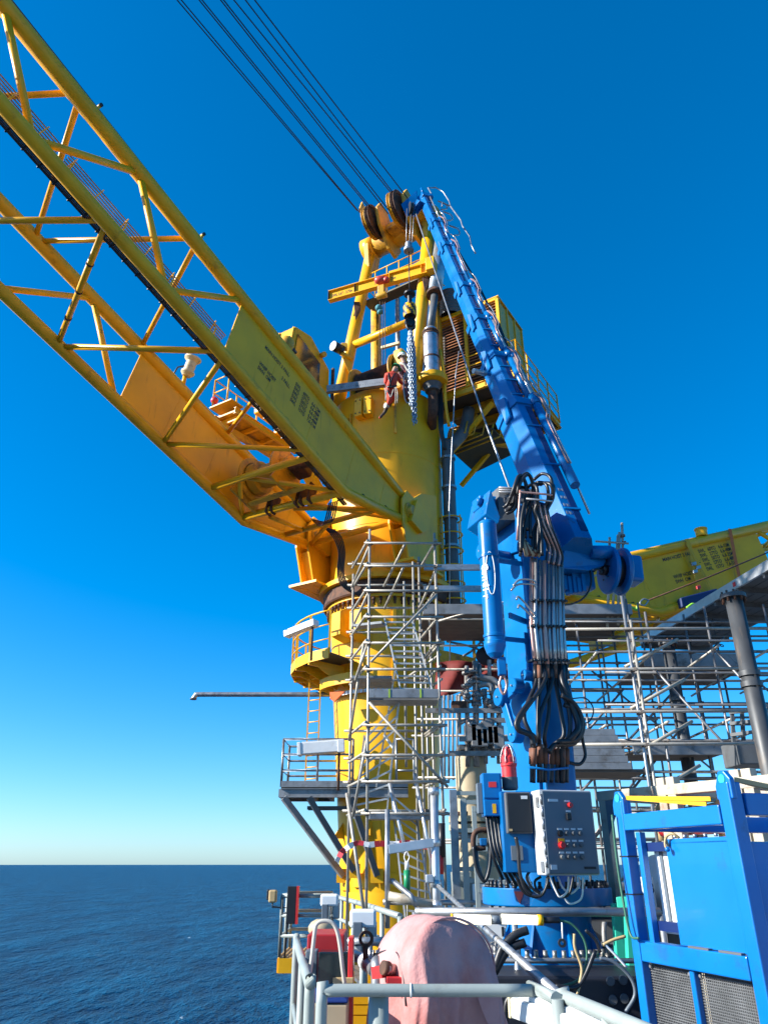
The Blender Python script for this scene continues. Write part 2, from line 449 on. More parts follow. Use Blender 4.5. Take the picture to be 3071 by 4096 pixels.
# pedestal shell plates on the fixed part
def pr(z): return 1.16 + (z + 0.6) * (0.47 / 6.98) if z > -0.6 else 1.16
for a, z0, z1 in ((-48, 5.25, 6.0), (-30, 5.2, 5.95)):
    n = shell_n(a); t = Vector((-n.y, n.x, 0)); r = pr(5.6)
    mb = MB(); mb.prism([shell(a, z0, r - 0.05), shell(a, z0 + 0.12, r + 0.42), shell(a, z1, r + 0.42), shell(a, z1 + 0.25, r - 0.05)], t * 0.36)
    mb.build('stopper_box', YL, tower, bevel=0.01)
for a in (6, 22):
    mb = MB(); mb.beam(shell(a, 3.9, pr(3.9) + 0.03), shell(a, 6.2, pr(6.2) + 0.03), 0.09, 0.06, shell_n(a)); mb.build('cable_channel', YL, tower)
for a, z in ((-26, 0.75), (4, -0.35), (-34, -0.35), (-60, -0.42)):
    n = shell_n(a); t = Vector((-n.y, n.x, 0))
    mb = MB(); mb.box(shell(a, z, pr(z) + 0.02), (0.34, 0.06, 0.3), (t, n, UZ)); mb.build('pad_plate', YL, tower, bevel=0.01)
mb = MB(); mb.prism([shell(-62, 0.55, 1.2), shell(-62, 0.55, 1.52), shell(-62, 1.0, 1.2)], shell_n(28) * 0.03); mb.build('lifting_lug', YL, tower)
# handling of the round walkway about the pedestal
WZ = 4.72
def ringpt(a, r, z): return AX + Vector((math.sin(R(a)) * r, -math.cos(R(a)) * r, z))
def arc(a0, a1, r, z, k): return [ringpt(a0 + (a1 - a0) * i / k, r, z) for i in range(k + 1)]
walk = thing('ring_walkway', 'yellow round walkway with handrails hung about the crane pedestal', 'walkway', AX + UZ * WZ)
a0, a1, K = -130, -34, 6
seg = [(a0 + (a1 - a0) * i / K, a0 + (a1 - a0) * (i + 1) / K) for i in range(K)]
M['grating'] = mat('steel_grating', (0.10, 0.085, 0.05), 0.6, metal=0.3, var=0.3, vscale=20)
for (b0, b1) in seg:
    mb = MB(); mb.prism([ringpt(b0, 1.55, WZ), ringpt(b1, 1.55, WZ), ringpt(b1, 2.62, WZ), ringpt(b0, 2.62, WZ)], UZ * 0.04); mb.build('floor_plate', M['grating'], walk)
    mb = MB(); mb.prism([ringpt(b0, 2.62, WZ - 0.12), ringpt(b1, 2.62, WZ - 0.12), ringpt(b1, 2.64, WZ - 0.12), ringpt(b0, 2.64, WZ - 0.12)], UZ * 0.26); mb.build('toe_plate', YL, walk)
    mb = MB(); mb.beam(ringpt(b0, 1.5, WZ - 0.12), ringpt(b0, 2.62, WZ - 0.1), 0.06, 0.14); mb.prism([ringpt(b0, 1.45, WZ - 0.6), ringpt(b0, 1.45, WZ - 0.2), ringpt(b0, 2.4, WZ - 0.16)], ringpt(b0 + 90, 0.02, 0) - AX); mb.build('bracket', YL, walk)
for i in range(K + 1):
    b = a0 + (a1 - a0) * i / K
    MB().beam(ringpt(b, 2.61, WZ), ringpt(b, 2.61, WZ + 1.12), 0.05, 0.05).build('rail_post', YL, walk)
for (c0, c1) in ((a0, a1),):
    for h, r in ((1.12, 0.024), (0.75, 0.017), (0.38, 0.017)):
        MB().tube(arc(c0, c1, 2.61, WZ + h, 14), r, 8).build('rail', YL, walk)
mb = MB()
for b in range(-70, 70, 4): mb.beam(ringpt(b, 1.62, WZ - 0.78), ringpt(b + 3.2, 1.62, WZ - 0.78), 0.02, 0.09)
mb.build('cable_ladder', M['galv'], walk)
mb = MB(); mb.prism(arc(-66, -8, 1.95, WZ - 0.62, 8) + arc(-8, -66, 1.9, WZ - 0.62, 8), UZ * 0.26); mb.build('inner_band', YL, walk)
# vertical ladder with two rails hung below the walkway
lad = thing('ladder', 'yellow vertical ladder below the ring walkway down to the grey platform', 'ladder', ringpt(-95, 2.5, 1.6))
la = P(1228, 2900, 19.6); lx = la.x
for dx in (0, 0.42):
    MB().beam((lx + dx * 0.75, 19.75 - dx * 0.5, 1.5), (lx + dx * 0.75, 19.75 - dx * 0.5, 5.0), 0.03, 0.08).build('ladder_rail', YL, lad)
for i in range(12):
    z = 1.65 + 0.28 * i
    MB().cyl((lx, 19.75, z), (lx + 0.315, 19.54, z), 0.014, 8).build('rung', YL, lad)
# ---------------- gantry (A-frame) on top of the tower
def pipe_part(name, a, b, r, m=None, n=20, parent=None): return MB().tube([a, b], r, n).build(name, m or YT, parent or tower)
HL, HR = C(-1.2, -0.55, 21.3), C(1.9, -0.55, 21.3)
for s, top, foot in ((-1, C(-1.05, -0.5, 20.9), C(-1.52, 0.8, 12.9)), (1, C(1.5, -0.5, 20.9), C(1.46, 0.8, 12.9))):
    pipe_part('front_leg', foot, top, 0.215)
pipe_part('rear_leg', C(-1.08, -1.05, 12.9), C(-1.08, -0.95, 19.0), 0.19, YW)
pipe_part('rear_leg', C(1.46, -1.0, 12.9), C(1.44, -0.75, 20.2), 0.20, YW)
pipe_part('cross_beam', lerp(C(-1.52, 0.8, 12.9), C(-1.05, -0.5, 20.9), 0.42), lerp(C(1.46, 0.8, 12.9), C(1.5, -0.5, 20.9), 0.42), 0.14)
# head: thick round beam with sheave cheeks
mb = MB(); mb.tube([HL, HR], 0.42, 32); hb = mb.build('head_beam', YW, tower)
mb = MB(); mb.tube([C(-1.3, -0.55, 21.3), C(-0.8, -0.55, 21.3)], 0.45, 32); mb.build('head_beam_end', YT, tower)
for s in (-1.0, 1.5):
    mb = MB(); mb.prism([C(s - 0.1, -0.8, 20.3), C(s - 0.1, -0.2, 20.1), C(s - 0.1, -0.1, 21.2), C(s - 0.1, -1.0, 21.2)], SD * 0.2); mb.build('leg_head_plate', YW, tower, bevel=0.02)
for s, sc_ in ((-0.22, 1.0), (0.90, 1.08)):
    # cheek casting curving up toward the boom side
    poly = [C(s + 0.16, -0.6, 20.30), C(s + 0.16, -0.1, 20.40), C(s + 0.16, 0.55, 21.05), C(s + 0.16, 0.75, 21.70), C(s + 0.16, 0.5, 22.15), C(s + 0.16, 0.05, 22.00), C(s + 0.16, -0.5, 21.30), C(s + 0.16, -0.95, 20.90)]
    mb = MB(); mb.prism(poly, SD * 0.14); mb.build('sheave_cheek', YW, tower, bevel=0.03)
    for k in (0.0, 0.17):
        o = C(s - 0.02 - k, 0.42, 21.42); rr = 0.62 * sc_
        mb = MB(); mb.lathe([(0, -0.07), (rr * 0.3, -0.07), (rr * 0.34, -0.045), (rr * 0.78, -0.03), (rr * 0.84, -0.06), (rr, -0.065), (rr, -0.045), (rr * 0.9, 0), (rr, 0.045), (rr, 0.065), (rr * 0.84, 0.06), (rr * 0.78, 0.03), (rr * 0.34, 0.045), (rr * 0.3, 0.07), (0, 0.07)], o, SD, n=40)
        sh = mb.build('sheave', M['rust'] if k == 0 else YW, tower)
        MB().cyl(o - SD * 0.1, o + SD * 0.1, 0.09, 16).build('hub', M['black'], sh)
for s in (-0.62,):
    mb = MB(); mb.prism([C(s, 0.2, 21.22), C(s, 0.95, 21.77), C(s, 0.8, 22.27), C(s, -0.3, 21.47)], SD * 0.06); mb.build('rope_anchor', YW, tower)
# long saddle between the sheaves
mb = MB(); mb.prism([C(0.1, -0.8, 21.07), C(0.1, 0.25, 20.97), C(0.1, 0.2, 21.27), C(0.1, -0.5, 21.57)], SD * 0.6); mb.build('saddle', YW, tower, bevel=0.03)
mb = MB(); mb.prism([C(1.2, -0.9, 21.07), C(1.2, 0.35, 20.97), C(1.2, 0.35, 21.47), C(1.2, -0.5, 21.77)], SD * 0.6); mb.build('saddle', YW, tower, bevel=0.03)
# dark padeyes on the legs
for (q, Y) in (((1428, 1240), 20.35), ((1703, 1145), 19.2)):
    c = PQ(q, Y); mb = MB(); mb.prism([c + Vector((-0.05, -0.1, -0.35)), c + Vector((0.12, -0.1, 0.1)), c + Vector((0.1, -0.1, 0.28)), c + Vector((-0.12, -0.1, 0.3))], Vector((0, 0.25, 0))); mb.build('padeye', M['rust'], tower, bevel=0.01)
# walk platform and handrail under the head
mb = MB(); mb.prism([C(-1.2, -0.75, 18.55), C(1.5, -0.75, 18.55), C(1.5, -0.3, 18.55), C(-1.2, -0.3, 18.55)], UZ * 0.06); mb.build('top_floor', M['grating'], tower)
for h in (0.4, 0.8, 1.2):
    MB().tube([C(-1.2, -1.55, 18.6 + h), C(-1.2, -0.3, 18.6 + h), C(1.35, -0.3, 18.6 + h), C(1.5, -1.55, 18.6 + h)], 0.022, 8).build('rail', YT, tower)
for i in range(6):
    s = -1.2 + 2.55 * i / 5
    MB().cyl(C(s, -0.3, 18.6), C(s, -0.3, 19.8), 0.022, 8).build('rail_post', YT, tower)
MB().tube([C(-0.35, -1.3, 13), C(-0.35, -1.3, 20.2)], 0.09, 14).build('grey_riser_pipe', M['galv'], tower)
# ladder stringers beside the left leg
for k in (0, 0.35):
    MB().cyl(C(-1.75 - k, -0.7, 17.0), C(-1.5 - k, -0.8, 19.4), 0.025, 8).build('ladder_rail', YT, tower)
for i in range(8):
    t = i / 8
    MB().cyl(lerp(C(-1.75, -0.7, 17.0), C(-1.5, -0.8, 19.4), t), lerp(C(-2.1, -0.7, 17.0), C(-1.85, -0.8, 19.4), t), 0.015, 6).build('rung', YT, tower)
# ---------------- service jib beam with its hoist
jib = thing('jib_beam', 'bright yellow I-beam jib with load markings below the gantry head', 'beam', P(1713, 1085, 19.0))
J0, J1 = P(1317, 1188, 20.4), P(1716, 1085, 19.0); J1.z = J0.z
jd = (J1 - J0).normalized(); jn = Vector((jd.y, -jd.x, 0))
mb = MB(); mb.ibeam(J0, J1, 0.19, 0.44, 0.024); mb.build('beam', YL, jib)
for t in (0.0, 0.27, 0.62, 0.93):
    c = lerp(J0, J1, t); MB().beam(c - UZ * 0.195, c + UZ * 0.195, 0.185, 0.015, jd).build('stiffener', M['black_paint'] if t in (0.0, 0.27) else YL, jib)
fo = jn * 0.012
lettering('SWL 3.6T - 3.75m', 0.17, J0 + jd * 0.12 - UZ * 0.06 + fo, jd, UZ, M['black_paint'], jib, sx=0.62, bold=0.02)
lettering('SWL 3.6T - 2.75m', 0.17, J0 + jd * 1.75 - UZ * 0.04 + fo, jd, UZ, M['black_paint'], jib, sx=0.62, bold=0.02)
mb = MB(); mb.box(J1 + jd * 0.1, (0.3, 0.5, 0.55), (jd, jn, UZ)); mb.build('end_bracket', YL, jib, bevel=0.02)
mb = MB(); mb.box(J1 - jd * 0.75 + UZ * 0.3, (1.4, 0.06, 0.12), (jd, jn, UZ)); mb.beam(J1 - jd * 1.0 + UZ * 0.18, J1 - jd * 0.2 + UZ * 0.42, 0.05, 0.1); mb.build('hanger', YL, jib)
# trolley chain hoist
cz = J0 + jd * 2.05 - UZ * 0.16
hoist = thing('chain_hoist', 'red and yellow chain hoist on the jib beam with hanging chains', 'hoist', cz)
M['red_orange'] = mat('red_hoist_paint', (0.52, 0.05, 0.03), 0.4, var=0.2)
mb = MB(); mb.ball(cz + jn * 0.16 + UZ * 0.08, 0.2, 14, (1.2, 0.8, 0.8)); mb.ball(cz + jn * 0.16 + jd * 0.2 + UZ * 0.03, 0.12, 12); mb.build('trolley', M['red_orange'], hoist)
mb = MB(); mb.box(cz - UZ * 0.35 + jn * 0.1, (0.24, 0.2, 0.42), (jd, jn, UZ)); mb.cyl(cz - UZ * 0.55 + jn * 0.1 - jd * 0.18, cz - UZ * 0.55 + jn * 0.1 + jd * 0.18, 0.11, 14); mb.build('hoist_body', YW, hoist, bevel=0.02)
for k in (-0.1, 0.0, 0.08):
    MB().tube([cz - UZ * 0.6 + jd * k, cz - UZ * 5.0 + jd * k * 1.3], 0.016, 6).build('chain', M['rust'], hoist)
mb = MB(); mb.ball(cz - UZ * 0.95 - jd * 0.15, 0.12, 10); mb.ball(cz - UZ * 1.15 - jd * 0.1, 0.1, 10); mb.build('chain_bag', mat('teal_bag', (0.03, 0.2, 0.24), 0.7), hoist)
# ---------------- big rope drum on top of the tower
drum = thing('rope_drum', 'large rusty rope winch drum on top of the tower behind the climber', 'winch', C(-0.55, 0.9, 13.0))
da, db = C(-0.55, 0.7, 13.92), C(0.85, 0.7, 13.92)
prof = [(0.42, 0)]
k = 26
for i in range(k):
    h = 1.4 * i / k
    prof += [(0.43, h + 0.008), (0.475, h + 0.033), (0.43, h + 0.058)]
prof += [(0.42, 1.4)]
mb = MB(); mb.lathe(prof, da, SD, n=32); mb.build('rope_layer', M['rust'], drum)
for o, t_ in ((da, -0.07), (db, 0.0)):
    mb = MB(); mb.lathe([(0, t_), (0.66, t_), (0.68, t_ + 0.02), (0.68, t_ + 0.05), (0.66, t_ + 0.07), (0.5, t_ + 0.07)], o, SD, n=40); mb.build('flange', YW, drum)
mb = MB(); mb.cyl(da - SD * 0.25, da, 0.2, 16); mb.box(da - SD * 0.2 - UZ * 0.55, (0.15, 0.5, 1.0), CA); mb.build('bearing_block', YW, drum)
mb = MB(); mb.box(db + SD * 0.25 - UZ * 0.1, (0.35, 0.9, 1.5), CA); mb.build('gear_case', YW, drum, bevel=0.08)
# ---------------- steel channel bridging from the tower top to the boom side
ch = MB(); q0, q1 = P(1305, 1606, 18.6), P(1552, 1535, 18.2); q1.z = q0.z = 13.02
ch.beam(q0, q1, 0.02, 0.24); ch.beam(q0 + UZ * 0.11 + Vector((0, 0.06, 0)), q1 + UZ * 0.11 + Vector((0, 0.06, 0)), 0.12, 0.02); ch.beam(q0 - UZ * 0.11 + Vector((0, 0.06, 0)), q1 - UZ * 0.11 + Vector((0, 0.06, 0)), 0.12, 0.02)
chan = thing('steel_channel', 'grey perforated steel channel across the rim of the tower', 'beam', q0)
ch.build('channel', M['board'], chan)
mb = MB()
for i in range(26):
    c = lerp(q0, q1, (i + 0.5) / 26) - UZ * 0.03 + Vector((0, -0.011, 0)); mb.lathe([(0, 0), (0.013, 0)], c, (0, -1, 0), n=8)
mb.build('bolt_holes', M['black'], chan)
# ---------------- exhaust stack with muffler on the right of the tower
ex = thing('exhaust_stack', 'grey exhaust stack with steel silencer beside the right gantry leg', 'pipe', P(1725, 1640, 18.9))
def V(px, py, Y): return P(px, py, Y)
eb = P(1727, 1500, 18.7); ex_x, ex_y = eb.x, eb.y
M['exh'] = mat('stainless_silencer', (0.42, 0.44, 0.46), 0.35, metal=0.8, var=0.2, vscale=5, dirt=(0.2, 0.12, 0.08), damt=0.35, dscale=3)
z0, z1 = Zat(1512, 18.7), Zat(1340, 18.7)
MB().lathe([(0.1, z0), (0.245, z0), (0.245, z1), (0.22, z1 + 0.02), (0.22, z1 + 0.18), (0.12, z1 + 0.3)], (ex_x, ex_y, 0), n=28).build('silencer', M['exh'], ex)
for zz in (lerp((0,0,z0), (0,0,z1), 0.42).z, z1 - 0.05, z1 + 0.05):
    MB().lathe([(0.24, zz), (0.262, zz), (0.262, zz + 0.05), (0.24, zz + 0.05)], (ex_x, ex_y, 0), n=28).build('band', M['rust'], ex)
top = C(1.95, -0.6, 20.3)
b0 = Vector((ex_x, ex_y, z1 + 0.2))
mid = lerp(b0, top, 0.36)
MB().tube([b0, mid], 0.125, 18).build('lower_stack', M['greydark'], ex)
MB().tube([mid, top], 0.235, 22).build('upper_stack', M['exh'], ex)
MB().tube([mid - (top - mid).normalized() * 0.08, mid + (top - mid).normalized() * 0.06], 0.27, 22).build('band', M['rust'], ex)
MB().lathe([(0.12, z0 - 0.28), (0.46, z0 - 0.22), (0.48, z0 - 0.16), (0.48, z0 - 0.02), (0.25, z0)], (ex_x, ex_y, 0), n=30).build('support_ring', YL, ex)
zb = Zat(1625, 18.7)
MB().tube(catmull([(ex_x, ex_y, z0 - 0.2), (ex_x, ex_y, zb), (ex_x - 0.02, ex_y + 0.1, zb - 0.28), (ex_x - 0.02, ex_y + 0.5, zb - 0.42)], 6), 0.15, 18).build('elbow', M['rust'], ex)
MB().lathe([(0.15, z0 - 0.5), (0.23, z0 - 0.5), (0.23, z0 - 0.42), (0.3, z0 - 0.28)], (ex_x, ex_y, 0), n=24).build('flange', M['greydark'], ex)
# ================================================================ boom of the yellow crane (left) and the spare section (right)
T0 = P(1660.8, 2052.5, 18.3)
EL = 0.288
BD = DH * math.cos(EL) + UZ * math.sin(EL)
BN = -DH * math.sin(EL) + UZ * math.cos(EL)
BH, BW = 1.707, 3.106
def boom_rig(name, label, T, D, N, S, a_end, lattice_from=7.5, pitch=1.533, winch=True, rtop=0.155, rbot=0.135):
    """T = top of root on the right girder, D along, N up, S to the right; returns (thing, point function)"""
    th = thing(name, label, 'boom', T)
    def B(a, b, c): return T + D * a - S * b - N * c          # b = 0 right girder .. BW left girder, c = depth below the top chord
    fin = (0.0, 0.42)
    for b in (0, BW):
        MB().tube([B(0.15, b, 0), B(2.2, b, 0), B(a_end, b, 0)], [0.10, rtop, rtop], 20).build('top_chord', YT, th)
        MB().tube([B(0.35, b, 0.60), B(3.0, b, BH), B(a_end, b, BH)], rbot, 20).build('bottom_chord', YT, th)
        # plated girder panel
        out = -1 if b == 0 else 1
        for k, (p0, p1) in enumerate(((0, 3.0), (3.0, lattice_from))):
            if k == 0: poly = [B(0.0, b, -0.02), B(3.0, b, -0.02), B(3.0, b, BH), B(0.35, b, 0.62), B(0.0, b, 0.55)]
            else: poly = [B(3.0, b, -0.02), B(lattice_from + 0.0, b, -0.02), B(lattice_from - 0.1, b, BH), B(3.0, b, BH)]
            MB().prism([p - S * 0.012 for p in poly], S * 0.024).build('girder_plate', YL, th)
        for a in (0.7, 1.6, 3.0, 4.6, 6.1):
            h = BH if a >= 3 else 0.6 + (a - 0.35) / 2.65 * (BH - 0.6)
            MB().beam(B(a, b, 0.16), B(a + 0.02, b, h - 0.14), 0.012, 0.034, S).build('plate_seam', YL, th)
        # pin lug at the root
        MB().prism([B(-0.35, b - 0.09, 0.02), B(0.4, b - 0.09, -0.1), B(0.5, b - 0.09, 0.72), B(-0.1, b - 0.09, 0.7), B(-0.38, b - 0.09, 0.4)], S * -0.18 * -1).build('root_lug', YL, th, bevel=0.02)
    nodes = [lattice_from + pitch * i for i in range(int((a_end - lattice_from) / pitch) + 1)]
    # side webs (zig-zag), lateral bracing top and bottom in the same rhythm
    for b in (0, BW):
        for i in range(len(nodes) - 1):
            a, c = nodes[i], nodes[i + 1]
            if (i % 2 == 0) == (b == 0): MB().cyl(B(a, b, 0), B(c, b, BH), 0.066, 14).build('web_brace', YT, th)
            else: MB().cyl(B(a, b, BH), B(c, b, 0), 0.066, 14).build('web_brace', YT, th)
    for i in range(len(nodes) - 1):
        a, c = nodes[i], nodes[i + 1]
        if i % 2 == 0:
            MB().cyl(B(a + 0.06, BW, 0), B(c - 0.06, 0, 0), 0.056, 14).build('lateral_brace', YT, th)
            MB().cyl(B(a, 0, BH), B(c, BW, BH), 0.06, 14).build('lateral_brace', YT, th)
        else:
            MB().cyl(B(a + 0.06, 0, 0), B(c, BW, 0), 0.056, 14).build('lateral_brace', YT, th)
            MB().cyl(B(a + 0.06, BW, BH), B(c - 0.06, 0, BH), 0.06, 14).build('lateral_brace', YT, th)
    for i in (1, 2, 3):
        if i < len(nodes) - 1 and winch:
            for t in (0.3, 0.52, 0.75) if i == 2 else (0.5,):
                p_, q_ = (B(nodes[2] - 0.06, 0, BH), B(nodes[1] + 0.06, BW, BH)) if i == 2 else (B(nodes[i - 1], 0, BH), B(nodes[i], BW, BH))
                m_ = lerp(p_, q_, t); e_ = (q_ - p_).normalized() * 0.02
                if i == 2: MB().tube([m_ - e_, m_ + e_], 0.072, 14).build('hose_clamp', M['rust'], th)
    # root bay bracing
    lows = [(4.45, 5.95), (2.95, 4.4)]
    MB().cyl(B(7.35, 0, BH), B(6.0, BW, BH), 0.06, 14).build('lateral_brace', YT, th)
    MB().cyl(B(4.5, 0, BH), B(6.0, BW, BH), 0.06, 14).build('lateral_strut', YT, th)
    MB().cyl(B(4.3, 0, BH), B(4.35, BW, BH), 0.085, 14).build('lateral_strut', YT, th)
    MB().cyl(B(3.0, 0, BH), B(3.15, BW, BH), 0.10, 16).build('lateral_strut', YT, th)
    MB().cyl(B(3.05, 0.1, BH), B(4.3, BW * 0.63, BH), 0.06, 14).build('lateral_brace', YT, th)
    MB().cyl(B(3.15, BW - 0.05, BH), B(4.3, BW * 0.7, BH), 0.06, 14).build('lateral_brace', YT, th)
    MB().cyl(B(5.95, 0, 0), B(7.5, BW, 0), 0.055, 14).build('lateral_brace', YT, th)
    MB().cyl(B(5.9, 0, 0), B(4.5, BW, 0), 0.055, 14).build('lateral_brace', YT, th)
    def low(a): return 0.6 + (a - 0.35) / 2.65 * (BH - 0.6)
    MB().cyl(B(1.6, 0, low(1.6)), B(1.6, BW, low(1.6)), 0.075, 14).build('lateral_strut', YT, th)
    MB().cyl(B(0.6, 0, low(0.6)), B(0.6, BW, low(0.6)), 0.085, 14).build('lateral_strut', YT, th)
    MB().cyl(B(2.95, BW * 0.35, BH), B(0.65, 0, low(0.65)), 0.06, 14).build('lateral_brace', YT, th)
    MB().cyl(B(2.95, BW * 0.5, BH), B(1.6, 0, low(1.6)), 0.06, 14).build('lateral_brace', YT, th)
    MB().cyl(B(2.9, BW * 0.75, BH), B(1.6, BW * 0.78, low(1.6)), 0.06, 14).build('lateral_brace', YT, th)
    MB().cyl(B(1.6, BW * 0.5, low(1.6)), B(0.6, BW * 0.95, low(0.6)), 0.06, 14).build('lateral_brace', YT, th)
    # small clips along the lower chord
    clip = None
    for a in (7.6, 6.45, 5.35, 4.2, 3.75, 2.3, 1.35):
        c_ = BH - 0.15 if a > 3 else low(a) - 0.15
        o = B(a, -0.03, c_ + 0.02)
        MB().box(o, (0.10, 0.03, 0.07), (D, S, N)).build('clip', M['rust'], th)
    # painted load table
    nrm = S
    xd, yd = -D, N
    def txt(t, a, c, size=0.145, sx=0.68): lettering(t, size, B(a, -0.0135, c), xd, yd, M['black_paint'], th, bold=0.02, sx=sx)
    return th, B, txt
boom, B, btxt = boom_rig('crane_boom', 'long yellow lattice crane boom with lettered plate girders reaching to upper left', T0, BD, BN, SD, 22.9)
def load_table(txt, a0=6.55, dc=0.0, ln=0.132):
    txt('MAIN HOIST 3 FALL:', a0, 0.50 + dc)
    txt('2 FALL:', a0 - 0.70, 0.50 + 2 * ln + dc)
    for i, (l, m_, r_) in enumerate((('SWL', '60TO', '6,6-15M'), ('SWL', '27TO', '6,6-48M'), ('SWL', '50TO', '6,6-25M'), ('SWL', '27TO', '6,6-48M'), ('SWL', '15TO', '7,6-51M'))):
        txt(l, a0 - 1.12, 0.50 + i * ln + dc); txt(m_, a0 - 1.42, 0.50 + i * ln + dc); txt(r_, a0 - 1.76, 0.50 + i * ln + dc)
    txt('WHIP HOIST', a0 - 0.02, 1.02 + dc); txt('SWH  OM', a0 - 0.02, 1.16 + dc)
load_table(btxt, 6.55)
# cable tray slung under the right bottom chord
mb = MB()
for k in (-0.05, 0.05): mb.tube([B(2.6, 0.22 + k, BH + 0.02), B(22, 0.22 + k, BH + 0.02)], 0.016, 6)
tray = mb.build('cable_tray', M['black'], boom)
for k in (-0.02, 0.015): MB().tube([B(2.6, 0.22 + k, BH + 0.03), B(22, 0.22 + k, BH + 0.03)], 0.014, 6).build('cable', M['black'], boom)
rung = None
for i in range(60):
    a = 2.8 + 0.32 * i
    MB().beam(B(a, 0.14, BH + 0.02), B(a, 0.30, BH + 0.02), 0.03, 0.03).build('tray_rung', M['black'], boom)
# row of thin pipes on brackets along the boom inside the right side
M['thinpipe'] = mat('tan_thin_pipe', (0.24, 0.15, 0.06), 0.5, var=0.3)
for (a_0, a_1) in ((7.35, 11.55), (11.65, 18.0)):
    for k in range(5):
        MB().tube([B(a_0 + 0.02 * k, 0.28, BH - 0.72 - k * 0.0 + 0 - 0.075 * k * -1 - 0.1), B(a_1, 0.28, BH - 0.82 + 0.075 * k)], 0.013, 6).build('service_pipe', M['thinpipe'], boom)
for i in range(14):
    a = 7.7 + 0.62 * i
    MB().beam(B(a, 0.27, BH - 0.88), B(a + 0.04, 0.27, BH - 0.46), 0.03, 0.02, BD).build('pipe_bracket', YT, boom)
    if i % 2 == 0: MB().tube([B(a, 0.27, BH - 0.80), B(a + 0.02, 0.1, BH - 0.5), B(a + 0.02, 0.06, BH - 0.1)], 0.018, 6).build('bracket_stay', YT, boom)
# wire above the right top chord with guide brackets
MB().tube([B(0.45, -0.02, -0.14), B(22.5, -0.02, -0.34)], 0.011, 6).build('wire', M['rope'], boom)
for a in (8.95, 11.75, 14.6):
    MB().beam(B(a, 0, -0.1), B(a, 0, -0.36), 0.06, 0.05, BD).build('wire_guide', YW, boom)
    MB().cyl(B(a, -0.06, -0.36), B(a, 0.06, -0.36), 0.035, 10).build('guide_roller', M['black'], boom)
# hydraulic winch inside the root of the boom
winch = thing('boom_winch', 'rusty yellow hoist winch between the boom girders near its root', 'winch', B(4.3, BW * 0.5, 1.2))
w0 = B(3.62, BW * 0.80, 1.02); ws = SD
MB().lathe([(0, -0.06), (0.56, -0.06), (0.58, -0.03), (0.58, 0.0), (0.5, 0.03), (0.44, 0.03)], w0, ws, n=36).build('flange', YW, winch)
MB().lathe([(0.30, 0), (0.42, 0.05), (0.42, 0.28), (0.30, 0.32), (0.30, 0.9), (0.42, 0.92)], w0, ws, n=32).build('rope_drum', YW, winch)
MB().lathe([(0.44, 0.95), (0.56, 0.95), (0.56, 1.02), (0.3, 1.02), (0.3, 1.25), (0.0, 1.25)], w0, ws, n=32).build('flange', YW, winch)
for k in (-0.1, 1.15):
    c = w0 + ws * k; MB().prism([c - BD * 0.5 - BN * 0.75, c + BD * 0.55 - BN * 0.75, c + BD * 0.25 + BN * 0.15, c - BD * 0.2 + BN * 0.15], ws * 0.05).build('side_frame', YW, winch)
MB().box(w0 + ws * 1.5 - BN * 0.1, (0.4, 0.5, 0.35), (ws, BD, BN)).build('motor', M['rust'], winch, bevel=0.05)
MB().cyl(w0 + ws * 1.4 - BN * 0.25 + BD * 0.2, w0 + ws * 2.0 - BN * 0.25 + BD * 0.2, 0.12, 14).build('gearbox', M['rust'], winch)
MB().beam(w0 - BN * 0.72 - BD * 0.1, w0 + ws * 1.7 - BN * 0.72 - BD * 0.1, 0.12, 0.06, BN).build('base_plate', YW, winch)
for k in (0.2, 0.35, 1.1, 1.25, 1.5):
    c = B(3.12, BW * 0.78, BH - 0.05) + ws * k; MB().prism([c - BD * 0.14 + BN * 0.35, c + BD * 0.14 + BN * 0.35, c + BD * 0.10 - BN * 0.18, c - BD * 0.10 - BN * 0.18], ws * 0.05).build('bracket_plate', M['rust'], winch)
# hoses from the boom to the tower
for i in range(5):
    o = i * 0.06
    pts = [B(2.6, 0.5 + o, 1.5), B(2.2, 0.9 + o, 1.75), P(1250 + i * 4, 2080 + i * 5, 18.1), P(1318 + i * 8, 2130, 18.0), P(1354 + i * 6, 2200, 18.05), P(1350 + i * 6, 2290, 18.1), P(1366 + i * 7, 2340, 18.15), P(1415 + i * 5, 2372 + i * 3, 18.25), P(1450, 2350, 18.35)]
    MB().hose(pts, 0.019, 8, 6).build('hose', M['black'], boom)
# floodlight on the left girder
fl = thing('floodlight', 'cream cylindrical floodlight on a bracket on the far boom girder', 'floodlight', B(6.1, BW, -0.1))
c = B(6.2, BW, -0.2)
M['creamlamp'] = mat('cream_lamp_housing', (0.62, 0.52, 0.30), 0.5, var=0.15, dirt=RUST, damt=0.25, dscale=6)
MB().cyl(c, c + BN * 0.22 + BD * 0.05, 0.05, 10).build('stand', YL, fl)
MB().lathe([(0, 0.22), (0.10, 0.22), (0.17, 0.3), (0.17, 0.34), (0.13, 0.36), (0.13, 0.62), (0.21, 0.7), (0.21, 0.74), (0, 0.76)], c, (0.25, -0.1, 1), n=24).build('housing', M['creamlamp'], fl)
MB().tube([c + Vector((-0.35, 0, 0.1)), c + Vector((-0.2, 0, 0.5)), c + Vector((0.0, 0, 0.55))], 0.02, 6).build('arm', M['black'], fl)
MB().box(c + Vector((-0.3, 0, 0.12)), (0.22, 0.06, 0.12)).build('bracket', M['creamlamp'], fl)
